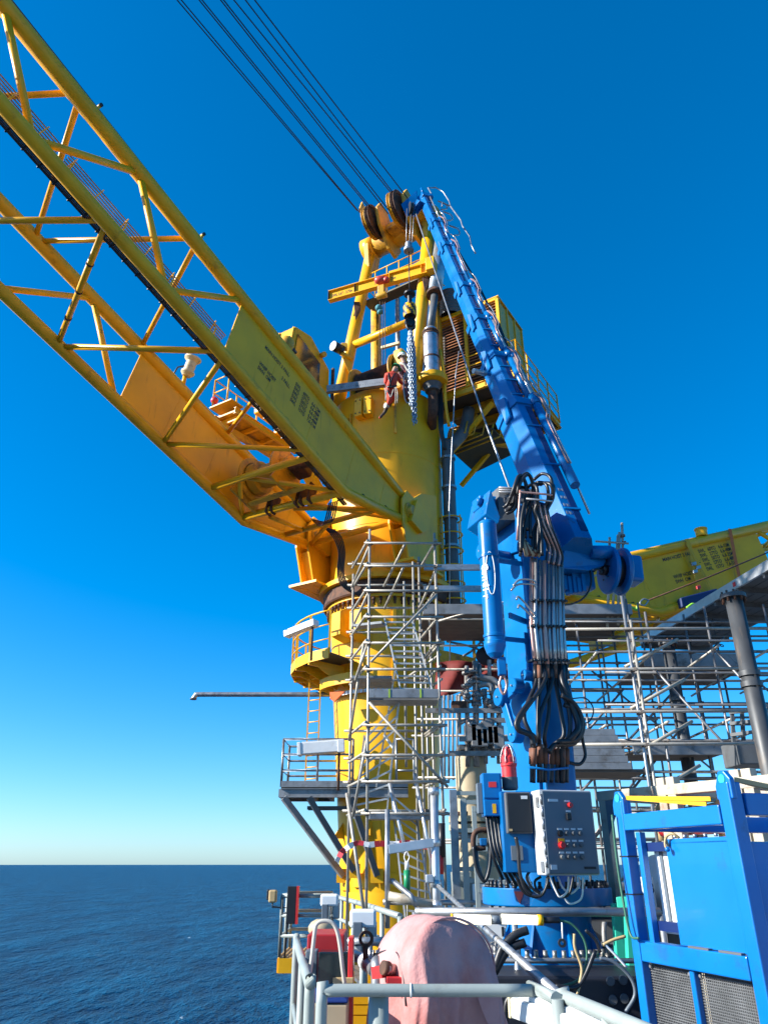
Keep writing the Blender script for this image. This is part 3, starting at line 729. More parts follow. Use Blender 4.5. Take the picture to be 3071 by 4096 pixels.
# lamp pod above the right girder
lp = B(6.0, 0.05, -0.25)
pod = thing('beacon_pod', 'small yellow round lamp on the top chord of the near girder', 'lamp', lp)
MB().lathe([(0, 0), (0.14, 0), (0.17, 0.05), (0.17, 0.26), (0.12, 0.34), (0, 0.36)], lp - BN * 0.1, BN, n=20).build('housing', YW, pod)
MB().cyl(lp + BN * 0.1 - BD * 0.12, lp + BN * 0.12 - BD * 0.32, 0.06, 10).build('gland', M['black'], pod)
# ================================================================ hoist ropes, machine house, cab, people on the tower
ropes = thing('luffing_ropes', 'dark steel wire ropes fanning up from the gantry sheaves', 'rope', C(0, 0.5, 21.7))
for (hx, hy, fx) in ((1428, 842, 709), (1438, 850, 726), (1476, 832, 797), (1486, 834, 809), (1553, 856, 883), (1562, 850, 895), (1572, 782, 936), (1580, 782, 982), (1640, 806, 1019)):
    h = onplane(hx, hy, C(0, 0.8, 22.4), DH)
    n = Vector((-DH.y, DH.x, 0))
    far = onplane(fx, 0, h, n)
    MB().tube([h, h + (far - h) * 2.2], 0.019, 6).build('rope', M['rope'], ropes)
# ---------------- machine house platform on the right of the tower
plat = thing('machine_platform', 'yellow cantilevered machinery platform with railings right of the tower', 'platform', C(1.7, -2, 13.2))
PZ = 13.2
s0, s1, f0, f1 = 1.55, 4.45, -0.25, -3.75
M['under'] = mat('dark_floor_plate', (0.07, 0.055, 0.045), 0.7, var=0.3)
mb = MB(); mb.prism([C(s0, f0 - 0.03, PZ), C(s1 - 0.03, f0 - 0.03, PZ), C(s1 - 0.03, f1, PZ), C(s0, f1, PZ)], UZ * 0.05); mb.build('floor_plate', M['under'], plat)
for a, b in ((C(s0, f0, PZ), C(s1, f0, PZ)), (C(s1, f0, PZ), C(s1, f1, PZ)), (C(s1, f1, PZ), C(s0, f1, PZ))):
    MB().ibeam(a, b, 0.1, 0.24, 0.016).build('edge_beam', YL, plat)
for f in (-1.1, -1.95, -2.85):
    MB().ibeam(C(s0 - 0.3, f, PZ - 0.17), C(s1 - 0.06, f, PZ - 0.17), 0.12, 0.28, 0.016).build('floor_beam', YW, plat)
for f in (-0.9, -2.4):
    MB().beam(C(1.35, f, 11.2), C(3.3, f, PZ - 0.3), 0.12, 0.12).build('strut', YL, plat)
    MB().beam(C(1.6, f - 0.5, 12.0), C(2.6, f - 0.3, PZ - 0.3), 0.1, 0.1).build('strut', YW, plat)
MB().tube([C(1.7, -1.0, 12.3), C(3.9, -3.3, 12.35)], 0.2, 18).build('duct', YW, plat)
mb = MB(); mb.prism([C(1.6, -1.2, 11.9), C(3.1, -1.2, 12.2), C(3.1, -3.0, 12.2), C(1.6, -3.0, 11.9)], UZ * 0.04); mb.build('lower_grating', M['grating'], plat)
for k in range(5):
    MB().tube([C(1.65, -0.7 - 0.2 * k, 12.0 - 0.03 * k), C(2.4 + 0.2 * k, -0.7 - 0.2 * k, 12.02), C(2.5 + 0.2 * k, -0.7 - 0.2 * k, 12.4)], 0.028, 8).build('pipe', YW, plat)
def railing(th, pts, z, hs=(1.1, 0.73, 0.37), r=0.022, m=None, gap=1.0, pr_=0.026, top_r=None):
    pts = [Vector(p) for p in pts]; m = m or YT
    for h in hs:
        MB().tube([p + UZ * (z + h - p.z) for p in pts], (top_r or r) if h == hs[0] else r, 8).build('rail', m, th)
    for a, b in zip(pts, pts[1:]):
        k = max(1, round((b - a).length / gap))
        for i in range(k + 1):
            p = lerp(a, b, i / k); p.z = z
            MB().cyl(p, p + UZ * hs[0], pr_, 8).build('rail_post', m, th)
railing(plat, [C(1.9, f0, 0), C(s1, f0, 0), C(s1, f1, 0)], PZ + 0.12)
house = thing('machine_house', 'yellow machinery house with rusty louvred front on the crane platform', 'machine house', C(2.4, -1.9, PZ))
h0, h1, g0, g1, hz0, hz1 = 1.35, 3.72, -0.95, -2.85, PZ + 0.5, 16.85
M['louvre'] = mat('rusty_louvre', (0.42, 0.17, 0.07), 0.6, var=0.25, vscale=4, dirt=(0.08, 0.03, 0.02), damt=0.4)
M['panel'] = mat('faded_yellow_panel', (0.52, 0.36, 0.07), 0.5, var=0.12, vscale=2, dirt=(0.25, 0.14, 0.05), damt=0.2, streak=True)
mb = MB(); mb.box(C((h0 + h1) / 2, (g0 + g1) / 2 - 0.15, (hz0 + hz1) / 2), (h1 - h0 - 0.1, abs(g1 - g0) - 0.32, hz1 - hz0 - 0.08), CA); mb.build('core', M['under'], house)
sl = None
nsl = 26
for i in range(nsl):
    z = hz0 + 0.12 + (hz1 - hz0 - 0.2) * i / (nsl - 1)
    a_, b_ = C(h0 + 0.05, g0 + 0.02, z), C(h1 - 0.08, g0 + 0.02, z)
    MB().beam(a_, b_, 0.10, 0.012, (DH * 0.75 + UZ * 0.65)).build('louvre_slat', M['louvre'], house)
for s in (h0, (h0 + h1) / 2, h1):
    MB().beam(C(s, g0 + 0.04, hz0), C(s, g0 + 0.04, hz1), 0.1, 0.1, DH).build('frame_post', YL, house)
for z in (hz0, hz1):
    MB().beam(C(h0, g0 + 0.04, z), C(h1, g0 + 0.04, z), 0.1, 0.1).build('frame_rail', YL, house)
for k in range(3):
    f_ = g0 + (g1 - g0) * (k + 0.5) / 3
    MB().box(C(h1 + 0.005, f_, (hz0 + hz1) / 2), (0.03, abs(g1 - g0) / 3 - 0.05, hz1 - hz0 - 0.06), CA).build('side_panel', M['panel'], house)
for k in range(4):
    f_ = g0 + (g1 - g0) * k / 3
    MB().beam(C(h1 + 0.03, f_, hz0), C(h1 + 0.03, f_, hz1 + 0.03), 0.07, 0.08, DH).build('frame_post', YL, house)
MB().prism([C(h0, g0 + 0.1, hz1 + 0.05), C(h1 + 0.07, g0 + 0.1, hz1 + 0.05), C(h1 + 0.07, g1 - 0.07, hz1 + 0.05), C(h0, g1 - 0.07, hz1 + 0.05)], UZ * 0.04).build('roof', YL, house)
MB().lathe([(0.36, 0), (0.38, 0.06)] + [(0.36 + 0.03 * (i % 2), 0.06 + 0.06 * i) for i in range(16)] + [(0, 1.0)], C(1.95, -1.0, hz1 + 0.1), n=24).build('air_filter', M['greydark'], house)
# ---------------- grey riser with caged ladder down the right side of the tower
rp = P(1800, 2050, 19.6)
riser = thing('riser_pipe', 'grey flanged riser pipe down the right flank of the tower', 'pipe', (rp.x, rp.y, 6))
MB().tube(catmull([(rp.x, rp.y, 6.3), (rp.x, rp.y, 11.3), (rp.x + 0.1, rp.y, 11.6), (rp.x + 0.55, rp.y + 0.1, 12.2), (rp.x + 0.75, rp.y + 0.1, 13.0)], 5), 0.19, 18).build('pipe', M['greydark'], riser)
for z in (8.2, 9.1, 10.1, 11.1):
    MB().lathe([(0.19, z), (0.225, z), (0.225, z + 0.07), (0.19, z + 0.07)], (rp.x, rp.y, 0), n=18).build('collar', M['galv'], riser)
cage = thing('caged_ladder', 'yellow ladder with hoops beside the grey riser above the slewing ring', 'ladder', (rp.x, rp.y - 0.3, 6.2))
for dx in (-0.27, 0.25):
    for dy in (-0.25, 0.2):
        MB().beam((rp.x + dx, rp.y + dy, 6.2), (rp.x + dx, rp.y + dy, 9.15), 0.035, 0.02).build('cage_bar', YL, cage)
for z in (6.6, 7.1, 7.6, 8.1, 8.6, 9.1):
    pts = [(rp.x + 0.33 * math.cos(a), rp.y + 0.3 * math.sin(a), z) for a in [2 * math.pi * i / 14 for i in range(15)]]
    MB().tube(pts, 0.022, 6).build('hoop', YL, cage)
for i in range(9):
    MB().cyl((rp.x - 0.62, rp.y - 0.35, 6.4 + 0.3 * i), (rp.x - 0.27, rp.y - 0.25, 6.4 + 0.3 * i), 0.013, 6).build('rung', YL, cage)
MB().beam((rp.x - 0.62, rp.y - 0.35, 6.2), (rp.x - 0.62, rp.y - 0.35, 9.0), 0.03, 0.06).build('ladder_rail', YL, cage)
# loose lines hanging off the platform
lines = thing('hanging_line', 'thin pale rope hanging from the platform past the tower side', 'rope', P(1797, 2030, 18.4))
MB().tube([P(1835, 1405, 18.4), P(1822, 1500, 18.4), P(1806, 1800, 18.4), P(1796, 2030, 18.4), P(1800, 2800, 18.4)], 0.018, 6).build('line', M['galv'], lines)
# ---------------- yellow conduit and wiring along the tower right side
MB().tube(catmull([P(1760, 1400, 18.7), P(1776, 1500, 18.7), P(1782, 1620, 18.7), P(1795, 1705, 18.8)], 4), 0.05, 10).build('conduit', YT, tower)
for k in range(4):
    MB().hose([P(1748 + 5 * k, 1540, 18.9), P(1752 + 6 * k, 1640, 18.85), P(1758 + 4 * k, 1720, 18.8), P(1775 + 3 * k, 1800, 18.9)], 0.03, 6).build('cable', M['black'], tower)
# ---------------- operator cab and its walkway
cab = thing('operator_cab', 'yellow crane operator cab with dark windows behind the near boom girder', 'cab', C(-1.8, 2.2, 12.0))
prof = [(3.55, 12.05), (3.6, 12.9), (3.3, 15.0), (2.5, 15.15), (1.5, 14.45), (1.45, 12.05)]
MB().prism([C(-2.45, f, z) for f, z in prof], SD * 1.2).build('body', YL, cab, bevel=0.05)
def slab(th, name, a, b, c, d, m, t=0.02):
    n = (b - a).cross(d - a).normalized()
    return MB().prism([a, b, c, d], n * t).build(name, m, th)
M['cabglass'] = mat('cab_glass', (0.008, 0.03, 0.03), 0.05, var=0.05, spec=0.9)
for k in (0, 1):
    sa = -2.38 + 0.57 * k
    lo, hi = 13.0, 14.6
    def F(s, z): return C(s, 3.6 - (z - 12.9) * 0.3 / 2.1 + 0.02, z)
    slab(cab, 'front_window', F(sa, lo), F(sa + 0.5, lo), F(sa + 0.5, hi), F(sa, hi), M['cabglass'])
slab(cab, 'side_window', C(-1.235, 3.4, 13.1), C(-1.235, 2.05, 13.1), C(-1.235, 2.05, 14.35), C(-1.235, 3.2, 14.75), M['cabglass'])
for k in (-2.4, -1.86, -1.3):
    MB().beam(C(k, 3.63, 12.9), C(k, 3.33, 14.95), 0.05, 0.05, DH).build('window_post', YL, cab)
MB().cyl(C(-1.2, 2.0, 14.7), C(-1.05, 2.05, 14.65), 0.09, 12).build('side_lamp', YW, cab)
MB().beam(C(-1.15, 1.45, 12.1), C(-1.15, 1.45, 14.5), 0.08, 0.08, DH).build('rear_bar', M['rust'], cab)
cw = thing('cab_walkway', 'yellow service walkway with handrail and red lamp left of the cab', 'walkway', C(-2.5, 3.4, 11.5))
MB().box(C(-2.45, 3.3, 11.5), (0.8, 2.6, 0.07), CA).build('floor', YW, cw)
for s in (-2.85, -2.05):
    MB().ibeam(C(s, 2.0, 11.42), C(s, 4.7, 11.42), 0.09, 0.2, 0.014).build('edge_beam', YL, cw)
for f in (2.3, 3.0, 3.7, 4.4):
    MB().beam(C(-2.85, f, 11.38), C(-2.05, f, 11.38), 0.08, 0.14).build('cross_beam', YL, cw)
MB().box(C(-2.5, 4.6, 11.72), (0.85, 0.5, 0.05), CA).build('end_plate', YL, cw, bevel=0.01)
railing(cw, [C(-2.85, 3.0, 0), C(-2.85, 4.8, 0), C(-2.3, 4.8, 0)], 11.72, hs=(0.95, 0.5), r=0.02)
MB().ball(C(-2.85, 4.75, 12.0), 0.11, 12).build('red_lamp', M['redplastic'], cw)
MB().beam(C(-2.6, 4.7, 11.1), C(-2.6, 2.2, 11.3), 0.14, 0.2).build('support_arm', YW, cw)
MB().box(C(-1.9, 2.6, 11.8), (0.5, 0.7, 0.45), CA).build('cab_foot', YL, cw, bevel=0.03)
MB().beam(C(-1.7, 2.0, 10.8), C(-1.7, 0.9, 10.0), 0.3, 0.3).build('cab_arm', YL, cw)
# ---------------- dark camera lamp on the left leg
spot = thing('spotlight', 'round black spotlight on a yellow arm of the left gantry leg', 'spotlight', P(1352, 1395, 20.0))
c0 = P(1352, 1395, 20.0); leg = P(1410, 1440, 20.3)
MB().tube([leg, c0 + Vector((0.1, 0.1, -0.1))], 0.085, 10).build('arm', YT, spot)
MB().prism([leg + Vector((-0.05, 0, -0.7)), leg, c0 + Vector((0.1, 0.1, -0.15))], Vector((0, 0.03, 0))).build('gusset', YT, spot)
MB().cyl(c0 + Vector((-0.16, -0.16, 0)), c0 + Vector((0.12, 0.12, 0.03)), 0.17, 18).build('housing', M['black'], spot)
MB().box(c0 + Vector((0.2, 0.1, 0.15)), (0.2, 0.2, 0.22)).build('junction', YW, spot, bevel=0.02)
# fluorescent fitting under the head
fx = thing('strip_light', 'cream strip light hanging below the gantry cross beam', 'light', P(1560, 1380, 20.2))
MB().beam(P(1525, 1392, 20.3), P(1598, 1372, 20.0), 0.1, 0.1).build('housing', M['creamlamp'], fx, bevel=0.01)

# ---------------------------------------------------------------- people
def skin_mesh(nodes, edges, sub=2):
    me = bpy.data.meshes.new('b'); me.from_pydata([tuple(n[0]) for n in nodes], edges, [])
    ob = bpy.data.objects.new('b', me); COL.objects.link(ob)
    sk = ob.modifiers.new('s', 'SKIN'); sk.use_smooth_shade = True
    for i, n in enumerate(nodes):
        r = n[1]; me.skin_vertices[0].data[i].radius = (r, r) if not isinstance(r, tuple) else r
    me.skin_vertices[0].data[0].use_root = True
    ss = ob.modifiers.new('u', 'SUBSURF'); ss.levels = sub; ss.render_levels = sub
    dg = bpy.context.evaluated_depsgraph_get(); dg.update()
    out = bpy.data.meshes.new_from_object(ob.evaluated_get(dg))
    bpy.data.objects.remove(ob)
    return out
def person(label, J, suit, helm, root, boots, skin, lift=0.0):
    """J: joints in world space"""
    th = thing('person', label, 'person', root)
    nodes, edges = [], []
    def nd(p, r, par=None):
        nodes.append((Vector(p) - Vector(root), r)); i = len(nodes) - 1
        if par is not None: edges.append((par, i))
        return i
    pel = nd(J['pelvis'], (0.17, 0.13))
    sp = nd(lerp(J['pelvis'], J['neck'], 0.5), (0.17, 0.125), pel)
    chst = nd(lerp(J['pelvis'], J['neck'], 0.82), (0.19, 0.13), sp)
    nk = nd(J['neck'], 0.065, chst)
    hd0 = nd(lerp(J['neck'], J['head'], 0.55), (0.075, 0.085), nk)
    hd = nd(J['head'], (0.085, 0.10), hd0)
    nd(J['head'] + (J['head'] - J['neck']) * 0.35, (0.07, 0.085), hd)
    for s in ('l', 'r'):
        sh = nd(J['sh' + s], 0.085, chst); el = nd(J['el' + s], 0.058, sh); wr = nd(J['wr' + s], 0.042, el)
        d = (J['wr' + s] - J['el' + s]).normalized(); u, w = perp(d)
        pm = nd(J['wr' + s] + d * 0.07, (0.045, 0.024), wr)
        for k, (o, L) in enumerate(((-0.03, 0.07), (-0.01, 0.085), (0.01, 0.08), (0.03, 0.062))):
            f1_ = nd(J['wr' + s] + d * 0.115 + u * o, 0.010, pm); nd(J['wr' + s] + d * (0.115 + L * 0.6) + u * o + w * 0.03, 0.009, f1_)
        t1 = nd(J['wr' + s] + d * 0.06 - u * 0.06, 0.011, pm); nd(J['wr' + s] + d * 0.10 - u * 0.075 + w * 0.02, 0.010, t1)
        hp = nd(J['hip' + s], 0.115, pel); kn = nd(J['kn' + s], 0.075, hp); an = nd(J['an' + s], 0.055, kn)
        hl = nd(J['an' + s] + (J['an' + s] - J['kn' + s]).normalized() * 0.06, 0.052, an)
        nd(J['toe' + s], 0.042, hl)
    me = skin_mesh(nodes, edges)
    me.materials.clear()
    for m_ in (suit, skin, boots): me.materials.append(m_)
    rt = Vector(root)
    def dist(p, a, b):
        a = a - rt; b = b - rt; t = max(0, min(1, (p - a).dot(b - a) / max(1e-9, (b - a).length_squared))); return (p - a - (b - a) * t).length
    for po in me.polygons:
        c = po.center; k = 0
        if dist(c, lerp(J['neck'], J['head'], 0.35), J['head'] + (J['head'] - J['neck']) * 0.6) < 0.13 and (c + rt - J['neck']).dot(J['head'] - J['neck']) > 0.004: k = 1
        for s in ('l', 'r'):
            d = (J['wr' + s] - J['el' + s]).normalized()
            if (c + rt - J['wr' + s]).dot(d) > 0.005 and (c + rt - J['wr' + s]).length < 0.25: k = 1
            d = (J['an' + s] - J['kn' + s]).normalized()
            if (c + rt - J['an' + s]).dot(d) > -0.10 and (c + rt - J['an' + s]).length < 0.3: k = 2
        po.material_index = k; po.use_smooth = True
    ob = bpy.data.objects.new('body', me); COL.objects.link(ob); ob.parent = th; WL[ob] = rt.copy()
    # face, on the side the head looks to
    f = J['look'].normalized(); up = (J['head'] - J['neck']).normalized(); sd = f.cross(up).normalized(); h = J['head']
    mb = MB(); mb.tube([h + f * 0.085 + up * 0.02, h + f * 0.115 - up * 0.015, h + f * 0.09 - up * 0.03], [0.010, 0.017, 0.012], 8)
    for k in (-1, 1):
        mb.ball(h + sd * 0.09 * k, 0.025, 8, (0.5, 1, 1.3))
    mb.build('face', skin, th)
    mb = MB()
    for k in (-1, 1): mb.ball(h + f * 0.085 + sd * 0.032 * k + up * 0.02, 0.011, 8)
    mb.tube([h + f * 0.088 + sd * -0.025 - up * 0.06, h + f * 0.095 - up * 0.062, h + f * 0.088 + sd * 0.025 - up * 0.06], 0.005, 6)
    mb.build('eyes_and_mouth', M['black'], th)
    # helmet shell with brim
    mb = MB(); hc = h + up * 0.045
    mb.lathe([(0.150, -0.005), (0.145, 0.0), (0.135, 0.05), (0.105, 0.10), (0.06, 0.128), (0, 0.135)], hc, up, n=20)
    mb.prism([hc + f * 0.10 + sd * 0.1, hc + f * 0.185 + sd * 0.05, hc + f * 0.185 - sd * 0.05, hc + f * 0.10 - sd * 0.1], up * 0.012)
    mb.build('helmet', helm, th)
    return th
M['suit'] = mat('orange_red_overall', (0.58, 0.045, 0.018), 0.75, var=0.25, vscale=12, dirt=(0.25, 0.03, 0.015), damt=0.25, dscale=10, bump=0.3, bscale=40)
M['suit2'] = mat('dark_harness_suit', (0.10, 0.05, 0.06), 0.8, var=0.4, vscale=10, dirt=(0.4, 0.05, 0.03), damt=0.45, dscale=6, bump=0.3, bscale=40)
M['skin'] = mat('skin', (0.42, 0.24, 0.16), 0.55, var=0.08)
M['boot'] = mat('brown_boot', (0.06, 0.035, 0.02), 0.7, var=0.3)
M['green'] = mat('green_helmet', (0.01, 0.22, 0.09), 0.35, var=0.05)
M['strap'] = mat('pale_strap', (0.45, 0.42, 0.36), 0.7, var=0.2)
cP = crop(1300, 1380, 0.3016)
YW1 = 18.1
def j(x, y, dy=0.0): return PQ(cP(x, y), YW1 + dy)
J = dict(pelvis=j(875, 560), neck=j(905, 365, 0.02), head=j(935, 315, 0.06), shl=j(815, 405), shr=j(965, 410, 0.06), ell=j(800, 500, -0.02), elr=j(995, 490, 0.14),
         wrl=j(870, 545, 0.22), wrr=j(1035, 520, 0.32), hipl=j(835, 590), hipr=j(895, 590, 0.05), knl=j(858, 735, -0.06), knr=j(905, 700, 0.12),
         anl=j(800, 870, 0.10), anr=j(855, 790, 0.38), toel=j(715, 975, 0.10), toer=j(800, 830, 0.42), look=Vector((0.75, 0.55, -0.25)))
w1 = person('climber in orange red overall and green helmet hanging at the tower rim', J, M['suit'], M['green'], j(875, 900, 0.1), M['boot'], M['skin'])
mb = MB(); up = Vector((0, -1, 0))
def band(mb, a, b, r, n=12):
    mb.tube([a, b], r, n)
mb.tube([j(800, 545, -0.02), j(875, 560, -0.17), j(945, 540, -0.02), j(880, 535, 0.18), j(800, 545, -0.02)], 0.03, 6)
mb.tube([j(840, 370, -0.10), j(845, 450, -0.16), j(880, 555, -0.16)], 0.022, 6); mb.tube([j(925, 375, -0.08), j(880, 450, -0.16), j(850, 555, -0.15)], 0.022, 6)
mb.tube([j(820, 590, -0.12), j(845, 650, -0.13), j(905, 640, -0.06)], 0.018, 6)
mb.build('harness', M['black'], w1)
mb = MB()
for x0, x1, y0, y1 in ((790, 800, 570, 720), (805, 803, 600, 740), (925, 930, 560, 780), (950, 955, 580, 770), (940, 965, 560, 700), (820, 800, 560, 690)):
    mb.hose([j(x0, y0, -0.17), j((x0 + x1) / 2 + 6, (y0 + y1) / 2, -0.2), j(x1, y1, -0.18)], 0.012, 6)
mb.build('hanging_tools', M['strap'], w1)
MB().hose([j(905, 590, -0.14), j(870, 690, -0.2), j(840, 640, -0.18)], 0.014, 6).build('sling', M['strap'], w1)
MB().tube([j(795, 800, 0.0), j(835, 812, 0.06)], 0.085, 12).build('reflective_band', M['strap'], w1)
YW2 = 18.55
def j2(x, y, dy=0.0): return PQ(cP(x, y), YW2 + dy)
J2 = dict(pelvis=j2(1095, 520), neck=j2(1050, 250), head=j2(1025, 170), shl=j2(985, 300, -0.05), shr=j2(1120, 285, 0.05), ell=j2(1000, 420, -0.2), elr=j2(1180, 380, -0.05),
          wrl=j2(1080, 450, -0.32), wrr=j2(1160, 300, -0.3), hipl=j2(1060, 550), hipr=j2(1130, 550), knl=j2(1075, 680, -0.25), knr=j2(1150, 680, -0.1),
          anl=j2(1090, 700, 0.15), anr=j2(1160, 760, 0.2), toel=j2(1080, 770, 0.05), toer=j2(1150, 810, 0.1), look=Vector((0.5, -0.8, -0.2)))
M['whitegreen'] = mat('white_helmet', (0.7, 0.72, 0.66), 0.35, var=0.05)
w2 = person('second climber with pale helmet and dark harness behind the chain bundle', J2, M['suit2'], M['whitegreen'], j2(1095, 800), M['boot'], M['skin'])
MB().ball(j2(1030, 120) + UZ * 0.02, 0.10, 12, (1, 1, 0.7)).build('helmet_patch', M['green'], w2)
mb = MB(); mb.hose([j2(1050, 380, -0.3), j2(1040, 560, -0.4), j2(1060, 720, -0.4), j2(1100, 770, -0.4), j2(1130, 700, -0.4), j2(1135, 500, -0.4)], 0.02, 6); mb.build('rope_loop', M['strap'], w2)
MB().tube([j2(990, 235, -0.25), j2(1050, 260, -0.25), j2(1090, 330, -0.25), j2(1070, 480, -0.25)], 0.035, 8).build('chest_strap', M['strap'], w2)
# ================================================================ blue knuckle boom crane
BL = M['blue']
KC = Vector((1.66, 8.5, 0))
kf = Vector((-0.36, 0.933, 0)).normalized(); ks = Vector((kf.y, -kf.x, 0))
KM = Vector((1.75, 8.5, 0))
def K(s, f, z): return KM + ks * s + kf * f + UZ * z
KA = (ks, kf, UZ)
kn = thing('knuckle_crane', 'blue hydraulic knuckle boom crane with hose bundles on a bolted pedestal', 'crane', KC + UZ * DZ)
n_ = 48
MB().lathe([(0.40, DZ), (0.40, -0.98), (0.66, -0.98), (0.66, -0.80), (0.42, -0.80), (0.42, -0.40)], KC, n=n_).build('pedestal', BL, kn)
MB().lathe([(0.3, -0.37), (0.645, -0.37), (0.65, -0.36), (0.65, -0.225), (0.645, -0.215), (0.3, -0.215)], KC, n=n_).build('slewing_flange', BL, kn)
MB().lathe([(0.31, -0.215), (0.31, 0.05), (0.40, 0.05), (0.40, 0.12), (0.31, 0.12), (0.31, 0.42)], KC, n=40).build('slewing_column', BL, kn)
M['boltgrey'] = mat('bolt_steel', (0.30, 0.29, 0.27), 0.5, metal=0.6, var=0.3, vscale=20)
bo = None
for (rr, z, k, m_, h, w) in ((0.60, -0.215, 44, M['black'], 0.06, 0.017), (0.60, -0.80, 44, M['boltgrey'], 0.075, 0.021), (0.36, 0.12, 22, BL, 0.05, 0.017)):
    bo = None
    for i in range(k):
        a = 2 * math.pi * i / k
        o = KC + Vector((rr * math.cos(a), rr * math.sin(a), z))
        if bo is None:
            mb = MB(); mb.cyl(o, o + UZ * h, w, 8); mb.cyl(o, o + UZ * 0.02, w * 1.5, 6); bo = mb.build('bolt', m_, kn, origin=o)
        else: again(bo, kn, o)
for i in range(30):
    a = 2 * math.pi * i / 30; o = KC + Vector((0.56 * math.cos(a), 0.56 * math.sin(a), -0.40))
    MB().cyl(o, o + UZ * 0.03, 0.015, 6).build('bolt', M['black'], kn) if i % 2 else None
# stiffeners under the slew flange, seat of the base
for i in range(8):
    a = 2 * math.pi * i / 8 + 0.2; d = Vector((math.cos(a), math.sin(a), 0)); t = Vector((-d.y, d.x, 0))
    MB().prism([KC + d * 0.40 + UZ * -0.79, KC + d * 0.55 + UZ * -0.79, KC + d * 0.41 + UZ * -0.5], t * 0.025).build('gusset', BL, kn)
# red triangle on the flange
a0 = R(236); ctr = KC + Vector((math.cos(a0), math.sin(a0), 0)) * 0.654 + UZ * -0.29
d = Vector((math.cos(a0), math.sin(a0), 0)); t = Vector((-d.y, d.x, 0))
M['redmark'] = mat('red_marking', (0.62, 0.06, 0.05), 0.5, var=0.2)
MB().prism([ctr - t * 0.055 + UZ * 0.05, ctr + t * 0.055 + UZ * 0.05, ctr - UZ * 0.055], d * 0.003).build('triangle_mark', M['redmark'], kn)
# mast: two side plates with a box between
def mast_outline(s): return [K(s, -0.30, 0.1), K(s, -0.30, 2.35), K(s, -0.24, 3.55), K(s, -0.30, 4.0), K(s, 0.06, 4.22), K(s, 0.36, 4.05), K(s, 0.30, 3.1), K(s, 0.34, 0.1)]
MB().prism(mast_outline(-0.19), ks * 0.38).build('mast', BL, kn, bevel=0.02)
for s in (-0.23, 0.19):
    MB().prism([K(s, -0.22, 0.3), K(s, -0.26, 1.15), K(s, -0.36, 1.45), K(s, -0.34, 1.75), K(s, -0.22, 1.95), K(s, -0.2, 2.4), K(s, 0.22, 2.5), K(s, 0.26, 0.3)], ks * 0.04).build('side_plate', BL, kn, bevel=0.008)
    MB().prism([K(s, -0.2, 3.4), K(s, -0.3, 3.8), K(s, -0.25, 4.1), K(s, 0.05, 4.3), K(s, 0.35, 4.1), K(s, 0.3, 3.5)], ks * 0.04).build('head_plate', BL, kn, bevel=0.008)
# link arms with round pin covers on the left side
def pin(c, r, L=0.1, m_=BL):
    MB().lathe([(r, -L), (r, 0), (r * 0.92, 0.012), (0, 0.012)], c, -ks, n=28).build('pin_cover', m_, kn)
    MB().cyl(c - ks * 0.01, c - ks * 0.03, 0.012, 8).build('pin_bolt', M['galv'], kn)
def pat(px, py, s=-0.42, Y=8.42):
    return onplane(px, py, K(s, 0, 0), ks)
p1, p2, p3, p4 = pat(1992, 2788, -0.44), pat(2050, 2742, -0.40), pat(2095, 2700, -0.36), pat(2048, 2938, -0.40)
for p, r in ((p1, 0.105), (p2, 0.085), (p3, 0.06), (p4, 0.09)): pin(p, r)
MB().beam(p1 + ks * 0.06, p4 + ks * 0.02, 0.05, 0.11, kf).build('link_arm', BL, kn, bevel=0.01)
MB().beam(p2 + ks * 0.07, p1 + ks * 0.09, 0.05, 0.13, kf).build('link_arm', BL, kn, bevel=0.01)
pin(pat(1921, 2205, -0.62), 0.10, 0.12)
MB().cyl(pat(1921, 2205, -0.62), pat(1921, 2205, -0.62) + ks * 0.4, 0.05, 14).build('pin', BL, kn)
# accumulator bottle
acx, acy = Xat(1950, 8.05, 3.5), 8.05
zb, zt = Zat(2588, 8.05), Zat(2086, 8.05)
acc = MB().lathe([(0, zb - 0.13), (0.05, zb - 0.12), (0.09, zb - 0.08), (0.118, zb), (0.122, zb + 0.02), (0.122, zb + 0.05), (0.112, zb + 0.06), (0.112, zt - 0.06), (0.10, zt - 0.02), (0.07, zt), (0.03, zt), (0.03, zt + 0.04), (0, zt + 0.04)], (acx, acy, 0), n=32).build('accumulator', BL, kn)
for z in (zb + 0.1, (zb + zt) / 2 + 0.28):
    MB().lathe([(0.113, z), (0.122, z + 0.005), (0.122, z + 0.035), (0.113, z + 0.04)], (acx, acy, 0), n=32).build('clamp_ring', BL, acc)
    MB().beam((acx, acy + 0.05, z + 0.02), K(-0.2, -0.2, z + 0.02), 0.03, 0.05).build('clamp_arm', BL, kn)
MB().beam(K(-0.5, -0.35, zb + 0.35), K(-0.2, -0.2, zb + 0.35), 0.03, 0.06).build('clamp_arm', BL, kn)
# lettering down the bottle: wrapped on the cylinder letter by letter
ang0 = math.atan2(-acy, -acx) - 0.55
lz = Zat(2260, 8.0)
for i, ch_ in enumerate('Condir'):
    nrm = Vector((math.cos(ang0), math.sin(ang0), 0)); tan = Vector((-nrm.y, nrm.x, 0))
    lettering(ch_, 0.115, Vector((acx, acy, lz - 0.075 * i)) + nrm * 0.1125 - tan * 0.035, -UZ, tan, M['white'], acc, bold=0.02)
ring = []
for i in range(41):
    a = 2 * math.pi * i / 40; th_ = ang0 + 0.62 + 0.42 * math.cos(a)
    ring.append(Vector((acx + 0.115 * math.cos(th_), acy + 0.115 * math.sin(th_), lz - 0.12 + 0.26 * math.sin(a))))
MB().tube(ring, 0.006, 6).build('ring_logo', M['white'], acc)
